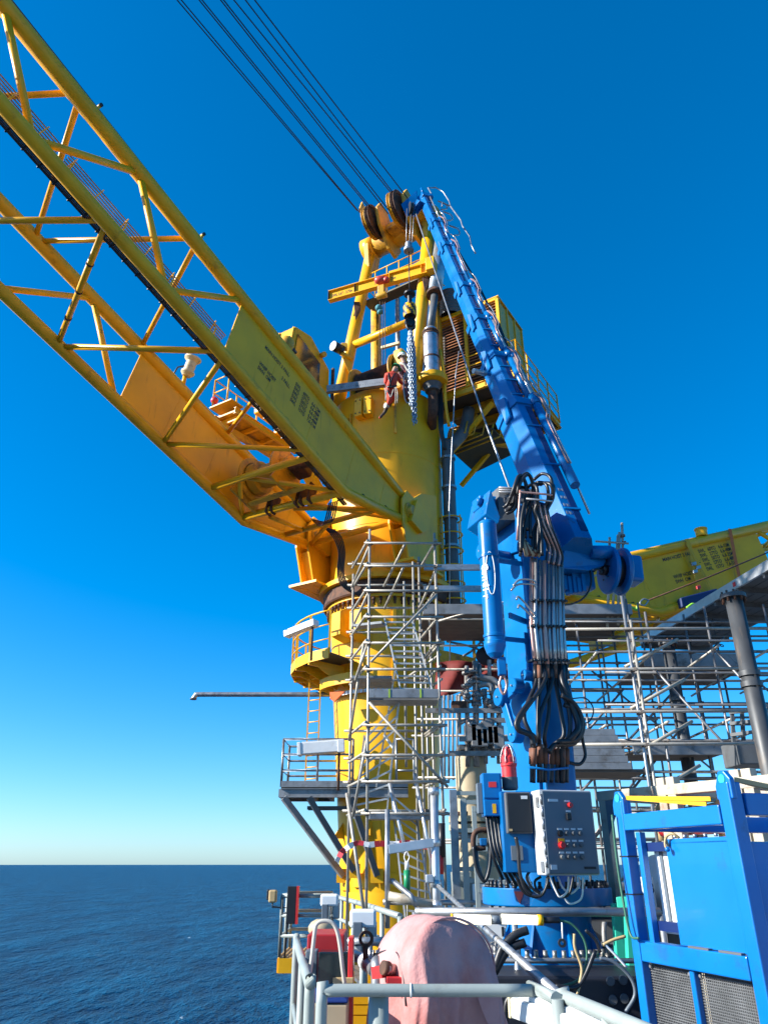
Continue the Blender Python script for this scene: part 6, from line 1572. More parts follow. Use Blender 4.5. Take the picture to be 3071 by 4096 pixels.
# grey platform on the pedestal below the ring walkway
ap = thing('access_platform', 'grey steel access platform with railings braced off the pedestal', 'platform', (-1.6, 19, 1.4))
APY = 18.75
zA = Zat(3190, APY) ; xA0 = Xat(1122, APY, zA); xA1 = Xat(1632, APY, zA)
for Y in (APY, 20.0):
    x1_ = xA1 if Y == APY else -1.25
    MB().ibeam((xA0, Y, zA + 0.1), (x1_, Y, zA + 0.1), 0.1, 0.2, 0.014).build('edge_beam', M['board'], ap)
    MB().beam((xA0, Y - 0.03, zA + 0.30), (x1_, Y - 0.03, zA + 0.30), 0.012, 0.14).build('toe_plate', M['board'], ap)
for x in (xA0, xA0 + 0.75, -1.3):
    MB().beam((x, APY, zA + 0.1), (x, 20.0, zA + 0.1), 0.1, 0.18).build('cross_beam', M['board'], ap)
MB().prism([(xA0, APY, zA + 0.21), (-1.2, APY, zA + 0.21), (-1.2, 20.0, zA + 0.21), (xA0, 20.0, zA + 0.21)], UZ * 0.03).build('grating', M['grating'], ap)
MB().prism([(-1.2, APY, zA + 0.21), (xA1, APY, zA + 0.21), (xA1, APY + 0.5, zA + 0.21), (-1.2, APY + 0.5, zA + 0.21)], UZ * 0.03).build('grating', M['grating'], ap)
railing(ap, [(-1.15, 20.0, 0), (xA0, 20.0, 0), (xA0, APY, 0), (-0.75, APY, 0)], zA + 0.24, hs=(1.1, 0.74, 0.37), r=0.027, m=GV, gap=1.0, pr_=0.03)
railing(ap, [(0.3, APY, 0), (xA1 + 0.15, APY, 0)], zA + 0.24, hs=(1.1, 0.74, 0.37), r=0.027, m=GV, gap=0.5, pr_=0.03)
for (qx, qy, ex_, ey_, Y1) in ((1133, 3206, 1371, 3503, 19.6), (1235, 3200, 1414, 3484, 19.1), (1402, 3194, 1507, 3503, 19.0)):
    a_ = P(qx, qy, APY); a_.z = zA; b_ = P(ex_, ey_, Y1 - 0.1)
    MB().beam(a_, b_, 0.13, 0.13).build('strut', M['greydark'] if qx != 1133 else M['board'], ap)
    MB().box(b_ + Vector((0, 0.05, 0)), (0.3, 0.1, 0.3)).build('foot_plate', YL, ap)
mb = MB()
for k in range(16): mb.beam((xA0 + 0.7 + 0.11 * k, 19.2, zA - 0.2), (xA0 + 0.7 + 0.11 * k, 19.5, zA - 0.2), 0.03, 0.03)
for Y in (19.2, 19.5): mb.beam((xA0 + 0.6, Y, zA - 0.2), (-0.7, Y, zA - 0.2), 0.02, 0.08)
mb.build('cable_ladder', M['greydark'], ap)
# twin tube luminaires on the platforms
M['lampwhite'] = mat('white_diffuser', (0.62, 0.63, 0.62), 0.35, var=0.08)
def luminaire(label, a, b, w=0.2, h=0.16, stand=None):
    th = thing('luminaire', label, 'light', lerp(a, b, 0.5))
    d = (b - a).normalized()
    MB().beam(a, b, w, h).build('housing', M['white'], th, bevel=0.012)
    for k in (-0.25, 0.25):
        sd = d.cross(UZ).normalized(); MB().beam(a + d * 0.08 + sd * w * k - UZ * 0.0 + UZ * h * 0.5, b - d * 0.15 + sd * w * k + UZ * h * 0.5, w * 0.42, 0.05).build('diffuser', M['lampwhite'], th, bevel=0.01)
    MB().beam(a - d * 0.02, a + d * 0.06, w * 1.1, h * 1.15).build('end_cap', M['white'], th, bevel=0.01)
    MB().beam(b - d * 0.14, b + d * 0.02, w * 1.1, h * 1.15).build('end_cap', M['white'], th, bevel=0.01)
    if stand:
        MB().tube([lerp(a, b, 0.9), lerp(a, b, 0.9) - UZ * stand], 0.03, 8).build('stand_pipe', M['rust'], th)
    return th
luminaire('white strip luminaire on the rail of the yellow ring walkway', P(1148, 2538, 17.9), P(1262, 2492, 17.4), 0.2, 0.14, 0.9)
luminaire('long white strip luminaire on the rail of the grey access platform', P(1195, 2998, 18.55), P(1375, 2985, 18.55), 0.3, 0.26, 1.0)
ls = thing('drain_pipe', 'grey drain pipe with turned down end pointing left over the sea', 'pipe', P(780, 2780, 20.6))
za = Zat(2778, 20.6)
MB().tube(catmull([(Xat(1340, 20.6, za), 20.6, za), (Xat(1000, 20.6, za), 20.6, za), (Xat(805, 20.6, za), 20.6, za), (Xat(785, 20.6, za), 20.6, za - 0.02), (Xat(776, 20.6, za), 20.6, za - 0.12)], 6), 0.065, 14).build('pipe', GV, ls)
MB().tube([(Xat(776, 20.6, za), 20.6, za - 0.14), (Xat(776, 20.6, za), 20.6, za - 0.10)], 0.09, 14).build('end_flange', M['greydark'], ls)
orf = thing('orange_cloth', 'orange cloth tied to the pedestal under the ring walkway', 'cloth', P(1335, 2790, 18.8))
pts = [P(1318, 2768, 18.75), P(1378, 2766, 18.6), P(1352, 2790, 18.6), P(1337, 2808, 18.65), P(1320, 2795, 18.7)]
MB().prism(pts, Vector((0.02, 0.04, 0))).build('cloth', mat('orange_cloth_fabric', (0.72, 0.13, 0.03), 0.8, bump=0.5, bscale=15), orf, bevel=0.01)
rv = thing('red_sheeting', 'dark red tarpaulin sheeting behind the scaffold below the bridge deck', 'tarpaulin', P(1900, 2720, 17.5))
M['redtarp'] = mat('red_tarpaulin', (0.15, 0.008, 0.004), 0.8, var=0.25, vscale=2, dirt=(0.12, 0.01, 0.01), damt=0.4, dscale=3, bump=0.4, bscale=6)
g = MB(); nx, ny = 16, 8
vs = []
for i in range(nx + 1):
    for k in range(ny + 1):
        t_, v_ = i / nx, k / ny
        px_ = 1742 + t_ * (2085 - 1742); top_ = 2650 + 20 * t_ - 12 * math.sin(t_ * 5); bot_ = 2782 - 95 * t_ + 14 * math.sin(t_ * 9)
        vs.append(P(px_, top_ + (bot_ - top_) * v_, 17.6 + 0.25 * math.sin(t_ * 14 + v_ * 3) * (0.4 + v_)))
fs = [(i*(ny+1)+k, (i+1)*(ny+1)+k, (i+1)*(ny+1)+k+1, i*(ny+1)+k+1) for i in range(nx) for k in range(ny)]
g.add(vs, fs, True)
rto = g.build('sheet', M['redtarp'], rv); so = rto.modifiers.new('t', 'SOLIDIFY'); so.thickness = 0.02
yb = thing('yellow_girder_end', 'dull yellow girder nose showing behind the scaffold tower', 'girder', P(1900, 2620, 19.0))
MB().prism([P(1700, 2590, 19.2), P(1790, 2604, 19.2), P(1890, 2630, 19.2), P(1900, 2650, 19.2), P(1700, 2655, 19.2)], Vector((0.2, 0.8, 0))).build('plate', YW, yb, bevel=0.02)
MB().beam(P(1893, 2532, 19.0), P(1897, 2660, 19.0), 0.07, 0.07).build('post', YW, yb); MB().beam(P(1953, 2545, 19.0), P(1955, 2640, 19.0), 0.06, 0.06).build('post', YW, yb)
for q in (((1785, 2565), (1895, 2590), (1935, 2620)), ((1850, 2530), (1900, 2548), (1960, 2600)), ((1955, 2535), (1890, 2600), (1850, 2625)), ((1965, 2540), (1955, 2600), (1910, 2650))):
    MB().tube(catmull([P(*p, 18.9) for p in q], 4), 0.03, 8).build('rail', M['greydark'], yb)
bun = thing('striped_bundle', 'dark bundle with orange and yellow stripes lying above the red sheeting', 'bundle', P(1975, 2640, 17.0))
bc_ = P(1970, 2628, 17.0)
MB().ball(bc_ + Vector((-0.12, 0.1, 0.05)), 0.3, 14, (0.9, 0.8, 0.75)).build('dark_roll', mat('navy_cloth', (0.012, 0.014, 0.03), 0.8, bump=0.4, bscale=12), bun)
for k, m_ in enumerate((M['strap_o'], M['strap_y'], M['strap_o'], M['strap_y'])):
    MB().ball(bc_ + Vector((0.06 + 0.05 * k, -0.05 - 0.012 * k, 0.02)), 0.26 - 0.02 * k, 14, (0.16, 0.8, 0.85)).build('stripe', m_, bun)
MB().box(bc_ + Vector((0.16, -0.15, -0.24)), (0.4, 0.2, 0.06)).build('edge_binding', M['strap'], bun, bevel=0.02)
gl = thing('work_glove', 'red and white work glove beside the striped bundle', 'glove', P(2035, 2612, 17.0))
gp_ = P(2036, 2612, 17.0)
mb = MB(); mb.ball(gp_, 0.07, 12, (1, 0.6, 0.8))
for k in range(4): mb.tube([gp_ + Vector((0.02, 0, 0.02 * k - 0.03)), gp_ + Vector((0.12 - 0.01 * abs(k - 1), -0.02, 0.035 * k - 0.04))], [0.02, 0.014], 8)
mb.tube([gp_ + Vector((-0.02, 0, 0.05)), gp_ + Vector((0.04, -0.02, 0.11))], [0.02, 0.014], 8); mb.build('glove', M['redmark'], gl)
# ---------------- process skid between pedestal and blue crane
pk = thing('process_manifold', 'grey piping manifold with valves between pedestal and blue crane', 'pipework', P(1930, 3100, 14.8))
PKY = 14.6
cM = crop(1700, 2500, 0.2412)
def mm(x, y, Y=PKY): return PQ(cM(x, y), Y)
M['pipegrey'] = mat('weathered_pipe', (0.27, 0.26, 0.245), 0.5, metal=0.35, var=0.3, vscale=6, dirt=(0.14, 0.08, 0.05), damt=0.35, dscale=5)
for x, y0, y1, r_ in ((685, 680, 2350, 0.045), (830, 600, 2350, 0.06), (905, 660, 900, 0.035), (1060, 580, 900, 0.04), (990, 1060, 2300, 0.04), (1105, 1000, 2200, 0.04), (1215, 1240, 2300, 0.05), (565, 1180, 1800, 0.03)):
    MB().tube([mm(x, y0), mm(x + (y1 - y0) * 0.012, y1)], r_, 12).build('riser', M['pipegrey'], pk)
MB().tube(catmull([mm(900, 860), mm(1000, 890), mm(1120, 920), mm(1200, 1000), mm(1220, 1180)], 5), 0.075, 12).build('bend', M['pipegrey'], pk)
MB().tube(catmull([mm(870, 1010), mm(1000, 980), mm(1090, 1020), mm(1110, 1150)], 5), 0.06, 12).build('bend', M['pipegrey'], pk)
for (x, y) in ((685, 1010), (685, 1270), (840, 880), (840, 960), (845, 1170), (845, 1265), (850, 1320), (690, 800), (800, 780)):
    c_ = mm(x, y); MB().cyl(c_ - UZ * 0.025, c_ + UZ * 0.025, 0.1, 14).build('flange', M['pipegrey'], pk)
for (x, y) in ((685, 1180), (750, 950), (850, 1220), (1020, 1280), (1100, 1350), (760, 1650)):
    c_ = mm(x, y); MB().ball(c_, 0.09, 10).build('valve_body', M['pipegrey'], pk); MB().lathe([(0.10, 0), (0.11, 0.01), (0.10, 0.02)], c_ + Vector((0, -0.16, 0.02)), (0, -1, 0.2), n=14).build('hand_wheel', M['rust'], pk); MB().cyl(c_, c_ + Vector((0, -0.16, 0.02)), 0.012, 6).build('stem', M['pipegrey'], pk)
for y, x0, x1 in ((1420, 0, 1330), (1580, 1000, 1400), (1890, 560, 1400), (2130, 400, 1450)):
    MB().beam(mm(x0, y, PKY - 0.1), mm(x1, y, PKY - 0.1), 0.05, 0.09).build('pipe_rack_beam', M['pipegrey'], pk)
for (x0, y0, x1, y1) in ((560, 1180, 700, 1060), (880, 1060, 960, 1180), (560, 1390, 660, 1320), (570, 1640, 700, 1560), (960, 1060, 1000, 1400)):
    MB().tube([mm(x0, y0), mm(x1, y1)], 0.035, 8).build('strut', M['pipegrey'], pk)
MB().box(mm(560, 1350), (0.3, 0.2, 0.18)).build('instrument', M['rust'], pk, bevel=0.02)
for k in range(6): MB().box(mm(750 + 90 * k, 1800 + 40 * (k % 3)), (0.22, 0.3, 0.34 + 0.1 * (k % 2))).build('equipment_box', M['pipegrey'], pk, bevel=0.02)
MB().prism([mm(560, 1980), mm(1250, 1980), mm(1250, 2060), mm(560, 2060)], Vector((0, 0.8, 0))).build('skid_base', M['greydark'], pk)
for k in range(4): MB().tube([P(1775 + 17 * k, 2780, 15.8), P(1778 + 17 * k, 3120, 15.8)], 0.022, 8).build('tubing', M['pipegrey'], pk)
# beige vessel
vz0, vz1 = Zat(3420, 14.9), Zat(3040, 14.9); vx = Xat(1890, 14.9, (vz0 + vz1) / 2)
ves = thing('beige_vessel', 'beige insulated vessel with domed top behind the crane', 'vessel', (vx, 14.9, vz0))
MB().lathe([(0.3, vz0), (0.3, vz1), (0.29, vz1 + 0.06), (0.22, vz1 + 0.15), (0.1, vz1 + 0.2), (0, vz1 + 0.21)], (vx, 14.9, 0), n=28).build('shell', M['beige'], ves)
zf_ = Zat(3290, 14.9)
MB().lathe([(0.3, zf_), (0.46, zf_), (0.46, zf_ + 0.1), (0.3, zf_ + 0.1)], (vx, 14.9, 0), n=28).lathe([(0.3, zf_ - 0.14), (0.46, zf_ - 0.14), (0.46, zf_ - 0.04), (0.3, zf_ - 0.04)], (vx, 14.9, 0), n=28).build('flange', M['beige'], ves)
for i in range(16):
    a_ = 2 * math.pi * i / 16; MB().cyl((vx + 0.42 * math.cos(a_), 14.9 + 0.42 * math.sin(a_), zf_ - 0.2), (vx + 0.42 * math.cos(a_), 14.9 + 0.42 * math.sin(a_), zf_ + 0.17), 0.025, 6).build('stud', M['rust'], ves)
MB().lathe([(0.42, DZ), (0.42, vz0 - 0.2), (0.3, vz0)], (vx, 14.9, 0), n=28).build('skirt', M['beige'], ves)
MB().tube([P(1812, 3352, 14.4), P(1895, 3342, 14.6)], 0.05, 10).build('nozzle', M['pipegrey'], ves)
# pale cabinets and frames low behind the crane
lowc = [((1955, 3480), 0.55, 1.5, 12.6, 'white', 'pale grey cabinet on the deck left of the crane base'), ((1850, 3480), 0.3, 1.6, 13.2, 'greypaint', 'narrow grey cabinet beside the ladder foot')]
for (q, w_, h_, Y, m_, lab_) in lowc:
    x_ = Xat(q[0], Y, -0.8); cbn = thing('deck_cabinet', lab_, 'cabinet', (x_, Y, DZ))
    MB().box((x_, Y, DZ + h_ / 2), (w_, 0.4, h_)).build('body', M['greypaint'], cbn, bevel=0.01)
    MB().box((x_ - 0.01, Y - 0.21, DZ + h_ / 2), (w_ - 0.08, 0.02, h_ - 0.1)).build('door', M[m_], cbn, bevel=0.008)
    MB().box((x_ + w_ * 0.3, Y - 0.23, DZ + h_ * 0.55), (0.03, 0.03, 0.12)).build('handle', M['black'], cbn)
for (px, py0, py1, Y, w_) in ((1862, 3195, 3600, 12.4, 0.09), (1822, 3160, 3600, 12.7, 0.12), (1905, 3225, 3600, 12.2, 0.07)):
    z0_, z1_ = DZ, Zat(py0, Y); x_ = Xat(px, Y, 0)
    fp_ = thing('steel_column', {1862: 'grey steel column with cross arms near the corner standard', 1822: 'flat perforated grey upright beside the corner standard', 1905: 'thin grey upright left of the beige vessel'}[px], 'column', (x_, Y, z0_))
    MB().beam((x_, Y, z0_), (x_, Y, z1_), w_, w_ * 0.7).build('column', M['greypaint'] if px != 1822 else GV, fp_, bevel=0.004)
    for k in range(3):
        MB().beam((x_, Y, z1_ - 0.05 - 0.55 * k), (x_ + 0.4, Y, z1_ - 0.05 - 0.55 * k), 0.06, 0.06).build('arm', M['greypaint'], fp_)
    MB().box((x_, Y, z0_ + 0.01), (w_ * 2.2, w_ * 2, 0.02)).build('base_plate', M['greypaint'], fp_)
# lower gangway left of the pedestal
gz = -1.78
gy0, gy1 = 19.3, 18.0
gg = thing('lower_gangway', 'grey gangway with rails and yellow grating left of the pedestal foot', 'gangway', (-1.8, 18.5, gz))
gxl = Xat(1146, 18.6, -1.2)
MB().prism([(gxl, 17.6, gz), (-1.1, 17.6, gz), (-1.1, 19.4, gz), (gxl, 19.4, gz)], UZ * 0.05).build('grating', M['tan'], gg)
for k in range(12):
    x_ = gxl + (-1.1 - gxl) * k / 11; MB().beam((x_, 17.6, gz + 0.06), (x_, 19.4, gz + 0.06), 0.02, 0.03).build('grating_bar', M['tan'], gg)
MB().beam((gxl, 17.6, gz - 0.1), (-1.1, 17.6, gz - 0.1), 0.08, 0.26).build('edge_beam', YL, gg); MB().beam((gxl, 17.6, gz - 0.1), (gxl, 19.4, gz - 0.1), 0.08, 0.26).build('edge_beam', YL, gg)
railing(gg, [(gxl + 1.0, 17.6, 0), (gxl, 17.6, 0), (gxl, 19.4, 0), (-1.2, 19.4, 0)], gz + 0.05, hs=(1.12, 0.75, 0.38), r=0.035, m=GP, gap=0.9, pr_=0.035)
railing(gg, [(gxl, 17.6, 0), (Xat(1328, 17.6, -0.7), 17.6, 0), (Xat(1470, 13.5, -0.7), 13.5, 0), (Xat(1600, 10.8, -0.7), 10.8, 0)], gz + 0.05, hs=(1.12, 0.75, 0.38), r=0.035, m=GP, gap=1.2, pr_=0.035, top_r=0.042)
MB().prism([(-1.1, 17.6, gz), (Xat(1328, 17.6, gz), 17.55, gz), (Xat(1470, 13.5, gz), 13.4, gz), (Xat(1600, 10.8, gz), 10.7, gz), (0.9, 10.7, gz), (0.9, 13, gz)], UZ * 0.05).build('grating', M['greydark'], gg)
bb = thing('black_board', 'black board with red edge on the far gangway rail', 'board', (gxl + 0.2, 17.7, -1.6))
bx0, bx1 = Xat(1146, 17.5, -1), Xat(1182, 17.5, -1)
MB().box(((bx0 + bx1) / 2, 17.5, (Zat(3545, 17.5) + Zat(3695, 17.5)) / 2), (bx1 - bx0, 0.12, Zat(3545, 17.5) - Zat(3695, 17.5))).build('panel', M['black'], bb, bevel=0.01)
MB().box((bx1 + 0.03, 17.5, (Zat(3545, 17.5) + Zat(3695, 17.5)) / 2), (0.05, 0.14, Zat(3543, 17.5) - Zat(3695, 17.5))).build('red_edge', M['redplastic'], bb)
fcam = thing('rail_camera', 'small pale camera on a bracket at the far end of the gangway rail', 'camera', P(1095, 3590, 17.6))
cq = P(1092, 3585, 17.6)
MB().box(cq, (0.16, 0.2, 0.24)).build('housing', M['tan'], fcam, bevel=0.03); MB().box(cq + Vector((-0.1, 0, 0.03)), (0.06, 0.1, 0.2)).build('lamp', M['black'], fcam, bevel=0.02)
MB().tube([cq - UZ * 0.12, cq + Vector((0, 0, -0.2)), cq + Vector((0.35, 0, -0.22)), cq + Vector((0.3, 0, -1.4))], 0.02, 8).build('bracket', M['black'], fcam)
# three white floodlights on the gangway rail
for (px, py, Y, s_, lab_) in ((1318, 3625, 12.2, 1.0, 'white floodlight on the far gangway rail post'), (1452, 3705, 9.6, 1.15, 'white floodlight on the near gangway rail post')):
    c_ = P(px, py, Y); fl_ = thing('floodlight', lab_, 'floodlight', c_ - UZ * 0.3)
    MB().box(c_ + Vector((0, 0, 0.08)), (0.26 * s_, 0.2, 0.16 * s_)).build('housing', M['white'], fl_, bevel=0.03)
    MB().box(c_ + Vector((-0.06, -0.05, -0.1)), (0.09 * s_, 0.16, 0.26 * s_)).build('bracket', M['cab_grey'], fl_, bevel=0.01)
    MB().box(c_ + Vector((0.1, 0.0, -0.06)), (0.1 * s_, 0.14, 0.2 * s_)).build('gear_box', M['galv'], fl_, bevel=0.02)
    MB().hose([c_ + Vector((0.02, -0.12, 0.0)), c_ + Vector((0.05, -0.16, -0.14)), c_ + Vector((0.1, -0.1, -0.26)), c_ + Vector((0.16, 0.0, -0.3))], 0.012, 6).build('cable', M['black'], fl_)
    MB().tube([c_ + Vector((0, 0.05, -0.2)), c_ + Vector((0, 0.05, -0.9))], 0.035, 8).build('post', GP, fl_)
# ================================================================ foreground: rails, tarpaulin, cabinets, blue frame
cG = crop(1050, 3300, 0.48); cH = crop(1500, 3300, 0.48); cI = crop(2200, 3300, 0.5253)
RZ = -0.53; RR = 0.0265
fr = thing('handrail', 'pale green grey tube handrail across the foreground', 'handrail', (0, 4.1, -1.63))
def rz(px, py, z=RZ): return onz(px, py, z)
L0, L1 = rz(1288, 3962), rz(2112, 3952)
L1.y = L0.y
MB().tube(catmull([L0 + Vector((0, 0, -1.1)), L0 + Vector((0, 0, -0.05)), L0 + Vector((0.012, 0, -0.012)), L0 + Vector((0.05, 0, 0)), lerp(L0, L1, 0.5), L1], 4), RR, 16).build('top_rail', GP, fr)
MB().tube([lerp(L0, L1, 0.425) - Vector((0.004, 0, 0)), lerp(L0, L1, 0.425) + Vector((0.004, 0, 0))], RR + 0.003, 16).build('weld_band', M['white'], fr)
mp_ = lerp(L0, L1, 0.27); MB().tube([(mp_.x, mp_.y + 0.06, -1.7), (mp_.x, mp_.y + 0.06, RZ - 0.02)], 0.048, 18).build('post', GP, fr)
for tx, o in (('1275', 0.15), ('D2 a', 0.285)):
    pass
MB().tube([L1, rz(2118, 3945), rz(2225, 3995)], RR, 16).build('angled_rail', GP, fr)
MB().tube([rz(2228, 3996), rz(2228, 3996) - UZ * 1.1], RR, 16).build('end_post', GP, fr)
MB().tube([rz(2118, 3950) - UZ * 0.01, rz(2118, 3950) - UZ * 1.1], RR, 16).build('end_post', GP, fr)
MB().prism([rz(2120, 3945), rz(2222, 3993), rz(2222, 3993) - UZ * 0.15, rz(2120, 3945) - UZ * 0.13], Vector((0.01, 0.02, 0))).build('infill_plate', GP, fr)
for zz_ in (0.42, 0.8): MB().tube([L0 - UZ * zz_, L1 - UZ * zz_], 0.018, 12).build('knee_rail', GP, fr)
fr2 = thing('right_handrail', 'pale handrail leaving the frame at the lower right', 'handrail', rz(2300, 4000) - UZ * 1.1)
q0, q1 = rz(2248, 3984), rz(2620, 4140)
MB().tube(catmull([q0 - UZ * 1.1, q0 - UZ * 0.06, q0 + Vector((0.01, -0.005, -0.01)), q0 + (q1 - q0).normalized() * 0.06, q1], 4), RR * 1.05, 16).build('top_rail', GP, fr2)
MB().tube([q0 + (q1 - q0) * 0.06 - UZ * 0.4, q1 - UZ * 0.4], 0.018, 12).build('knee_rail', GP, fr2)
MB().tube([lerp(q0, q1, 0.55), lerp(q0, q1, 0.55) - UZ * 1.1], RR, 14).build('post', GP, fr2)
fl2 = thing('left_handrail', 'pale handrail running away from the camera at the left corner', 'handrail', rz(1240, 3943) - UZ * 1.1)
a0_, a1_ = rz(1240, 3945), rz(1186, 3768)
MB().tube(catmull([a0_ - UZ * 1.1, a0_ - UZ * 0.05, a0_ + (a1_ - a0_).normalized() * 0.05, lerp(a0_, a1_, 0.5), a1_ - (a1_ - a0_).normalized() * 0.06, a1_ - UZ * 0.06, a1_ - UZ * 1.1], 4), RR, 16).build('top_rail', GP, fl2)
for zz_ in (0.4, 0.75): MB().tube([a0_ - UZ * zz_, a1_ - UZ * zz_], 0.018, 12).build('knee_rail', GP, fl2)
MB().tube([lerp(a0_, a1_, 0.45) - UZ * 1.1, lerp(a0_, a1_, 0.45)], 0.022, 12).build('post', GP, fl2)
# pale luminaire lying along the right lower edge
wl = thing('white_luminaire', 'long white weatherproof luminaire at the lower right corner', 'light', onz(2150, 4030, -0.62))
u0, u1 = onz(2075, 4028, -0.62), onz(2470, 4160, -0.62)
ud = (u1 - u0).normalized(); us = Vector((-ud.y, ud.x, 0))
MB().beam(u0, u1, 0.10, 0.085).build('housing', M['lampwhite'], wl, bevel=0.012)
MB().beam(u0 + ud * 0.03 + UZ * 0.05 + us * 0.01, u1 + UZ * 0.05 + us * 0.01, 0.06, 0.03).build('diffuser', M['white'], wl, bevel=0.01)
MB().box(u0 - ud * 0.012, (0.02, 0.1, 0.09), (ud, us, UZ)).build('end_cap', M['creamlamp'], wl, bevel=0.005)
# ---------------- draped tarpaulin over a reel
tz = thing('draped_tarpaulin', 'dusty pink tarpaulin draped over a reel behind the front rail', 'tarpaulin', onz(1790, 4090, -0.9))
m = bpy.data.materials.new('pink_tarpaulin_lit_top'); m.use_nodes = True
nt = m.node_tree; nd = nt.nodes; lk = nt.links; bs_ = nd['Principled BSDF']
tc = nd.new('ShaderNodeTexCoord'); n1 = nd.new('ShaderNodeTexNoise'); n1.inputs['Scale'].default_value = 2.2; n1.inputs['Detail'].default_value = 10; n1.inputs['Roughness'].default_value = 0.62
lk.new(tc.outputs['Object'], n1.inputs['Vector'])
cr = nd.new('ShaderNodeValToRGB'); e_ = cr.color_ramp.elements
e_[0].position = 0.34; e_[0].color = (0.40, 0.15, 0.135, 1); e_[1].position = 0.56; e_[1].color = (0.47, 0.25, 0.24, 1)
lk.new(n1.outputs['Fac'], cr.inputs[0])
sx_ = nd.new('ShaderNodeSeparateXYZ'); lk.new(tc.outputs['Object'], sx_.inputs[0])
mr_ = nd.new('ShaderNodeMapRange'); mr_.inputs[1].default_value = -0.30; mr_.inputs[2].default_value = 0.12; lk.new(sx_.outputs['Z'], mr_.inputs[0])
mx_ = nd.new('ShaderNodeMix'); mx_.data_type = 'RGBA'; mx_.inputs['A'].default_value = (0.42, 0.055, 0.035, 1)  # lit top and darker red below: light and shade put into the colour
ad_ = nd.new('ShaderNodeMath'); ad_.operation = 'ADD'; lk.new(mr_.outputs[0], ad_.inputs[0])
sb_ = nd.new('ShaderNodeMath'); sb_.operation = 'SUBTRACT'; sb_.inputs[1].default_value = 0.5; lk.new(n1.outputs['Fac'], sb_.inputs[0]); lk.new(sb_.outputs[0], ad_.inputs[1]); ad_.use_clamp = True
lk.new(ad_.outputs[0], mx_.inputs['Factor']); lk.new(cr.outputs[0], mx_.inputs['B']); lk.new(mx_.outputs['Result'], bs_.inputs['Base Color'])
bs_.inputs['Roughness'].default_value = 0.85
vo = nd.new('ShaderNodeTexNoise'); vo.inputs['Scale'].default_value = 70; vo.inputs['Detail'].default_value = 3; lk.new(tc.outputs['Object'], vo.inputs['Vector'])
bp_ = nd.new('ShaderNodeBump'); bp_.inputs['Strength'].default_value = 0.55; bp_.inputs['Distance'].default_value = 0.006; lk.new(vo.outputs['Fac'], bp_.inputs['Height']); lk.new(bp_.outputs[0], bs_.inputs['Normal'])
M['tarp'] = m
TY = 4.75
tc0 = P(1775, 3880, TY)                      # centre of the front disc
Rd = (Xat(1985, TY, tc0.z) - Xat(1610, TY, tc0.z)) / 2
tn = Vector((0.40, -0.917, 0)).normalized(); tx = Vector((0.917, 0.40, 0)).normalized()    # front face direction
random.seed(21)
folds = [(random.uniform(-1.15, 1.15), random.uniform(0.05, 0.12), random.uniform(0.012, 0.045), random.uniform(-0.25, 0.25)) for _ in range(15)]
def fold_at(x, t):
    """vertical pleats that open toward the hem"""
    return sum(h * math.exp(-(((x - x0 - lean * t) / (w * (0.6 + t))) ** 2)) for x0, w, h, lean in folds) * (t ** 0.8)
def tarp_pt(a, w):
    """w = 0 at the front rim .. 1 at the back; the cloth sags between the two flanges of the reel"""
    sag = 0.13 * math.sin(math.pi * w) ** 2 * (0.6 + 0.4 * math.cos(2.3 * a))
    r = Rd * (1 - sag) * (1 + 0.012 * math.sin(4 * a + 3 * w)) * (1.0 + 0.05 * w)
    p = tc0 + tx * (math.cos(a) * r) + UZ * (math.sin(a) * r) - tn * (0.46 * w - 0.1)
    return p
n_, m_ = 64, 16
vs = []; q_ = 22
A0, A1 = math.pi * 1.02, -math.pi * 0.02
mb = MB()
# over the drum, then straight down at both ends
def column(i, k):
    s = i / n_
    w = k / m_
    if 0.2 <= s <= 0.8:
        return tarp_pt(A0 + (A1 - A0) * (s - 0.2) / 0.6, w)
    a = A0 if s < 0.2 else A1
    d = (0.2 - s) / 0.2 if s < 0.2 else (s - 0.8) / 0.2
    p = tarp_pt(a, w); out = (1 if s > 0.5 else -1)
    return p + UZ * (-0.62 * d) + tx * (out * (0.05 * d + 0.05 * d * math.sin(9 * w + 2.0 * d)))
vs = [column(i, k) for i in range(n_ + 1) for k in range(m_ + 1)]
fs = [(i*(m_+1)+k, (i+1)*(m_+1)+k, (i+1)*(m_+1)+k+1, i*(m_+1)+k+1) for i in range(n_) for k in range(m_)]
fo = len(vs)
for i in range(n_ + 1):
    rim = column(i, 0); x_l = (rim - tc0).dot(tx) / Rd
    zlow = tc0.z - Rd * (1.30 + 0.12 * math.sin(3.1 * x_l + 0.6))
    for k in range(1, q_ + 1):
        t_ = k / q_
        z_ = rim.z + (zlow - rim.z) * t_ if rim.z > zlow else rim.z
        p = Vector((rim.x, rim.y, z_))
        p += tn * (0.045 * math.sin(math.pi * min(1, t_ * 0.9)) + fold_at(x_l, t_) + 0.01)
        vs.append(p)
def fi(i, k): return i*(m_+1) if k == 0 else fo + i*q_ + k - 1
fs += [(fi(i, k), fi(i, k+1), fi(i+1, k+1), fi(i+1, k)) for i in range(n_) for k in range(q_)]
mb.add(vs, fs, True)
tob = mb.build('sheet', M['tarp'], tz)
bm = bmesh.new(); bm.from_mesh(tob.data)
bmesh.ops.remove_doubles(bm, verts=bm.verts, dist=0.001)
for v in bm.verts:
    w_ = v.co + WL[tob]
    v.co += noise.noise_vector(w_ * 3.4) * 0.036 + noise.noise_vector(w_ * 8.0) * 0.014
bmesh.ops.smooth_vert(bm, verts=bm.verts, factor=0.4, use_axis_x=True, use_axis_y=True, use_axis_z=True)
bm.to_mesh(tob.data); bm.free()
sm = tob.modifiers.new('s', 'SUBSURF'); sm.levels = 1; sm.render_levels = 1
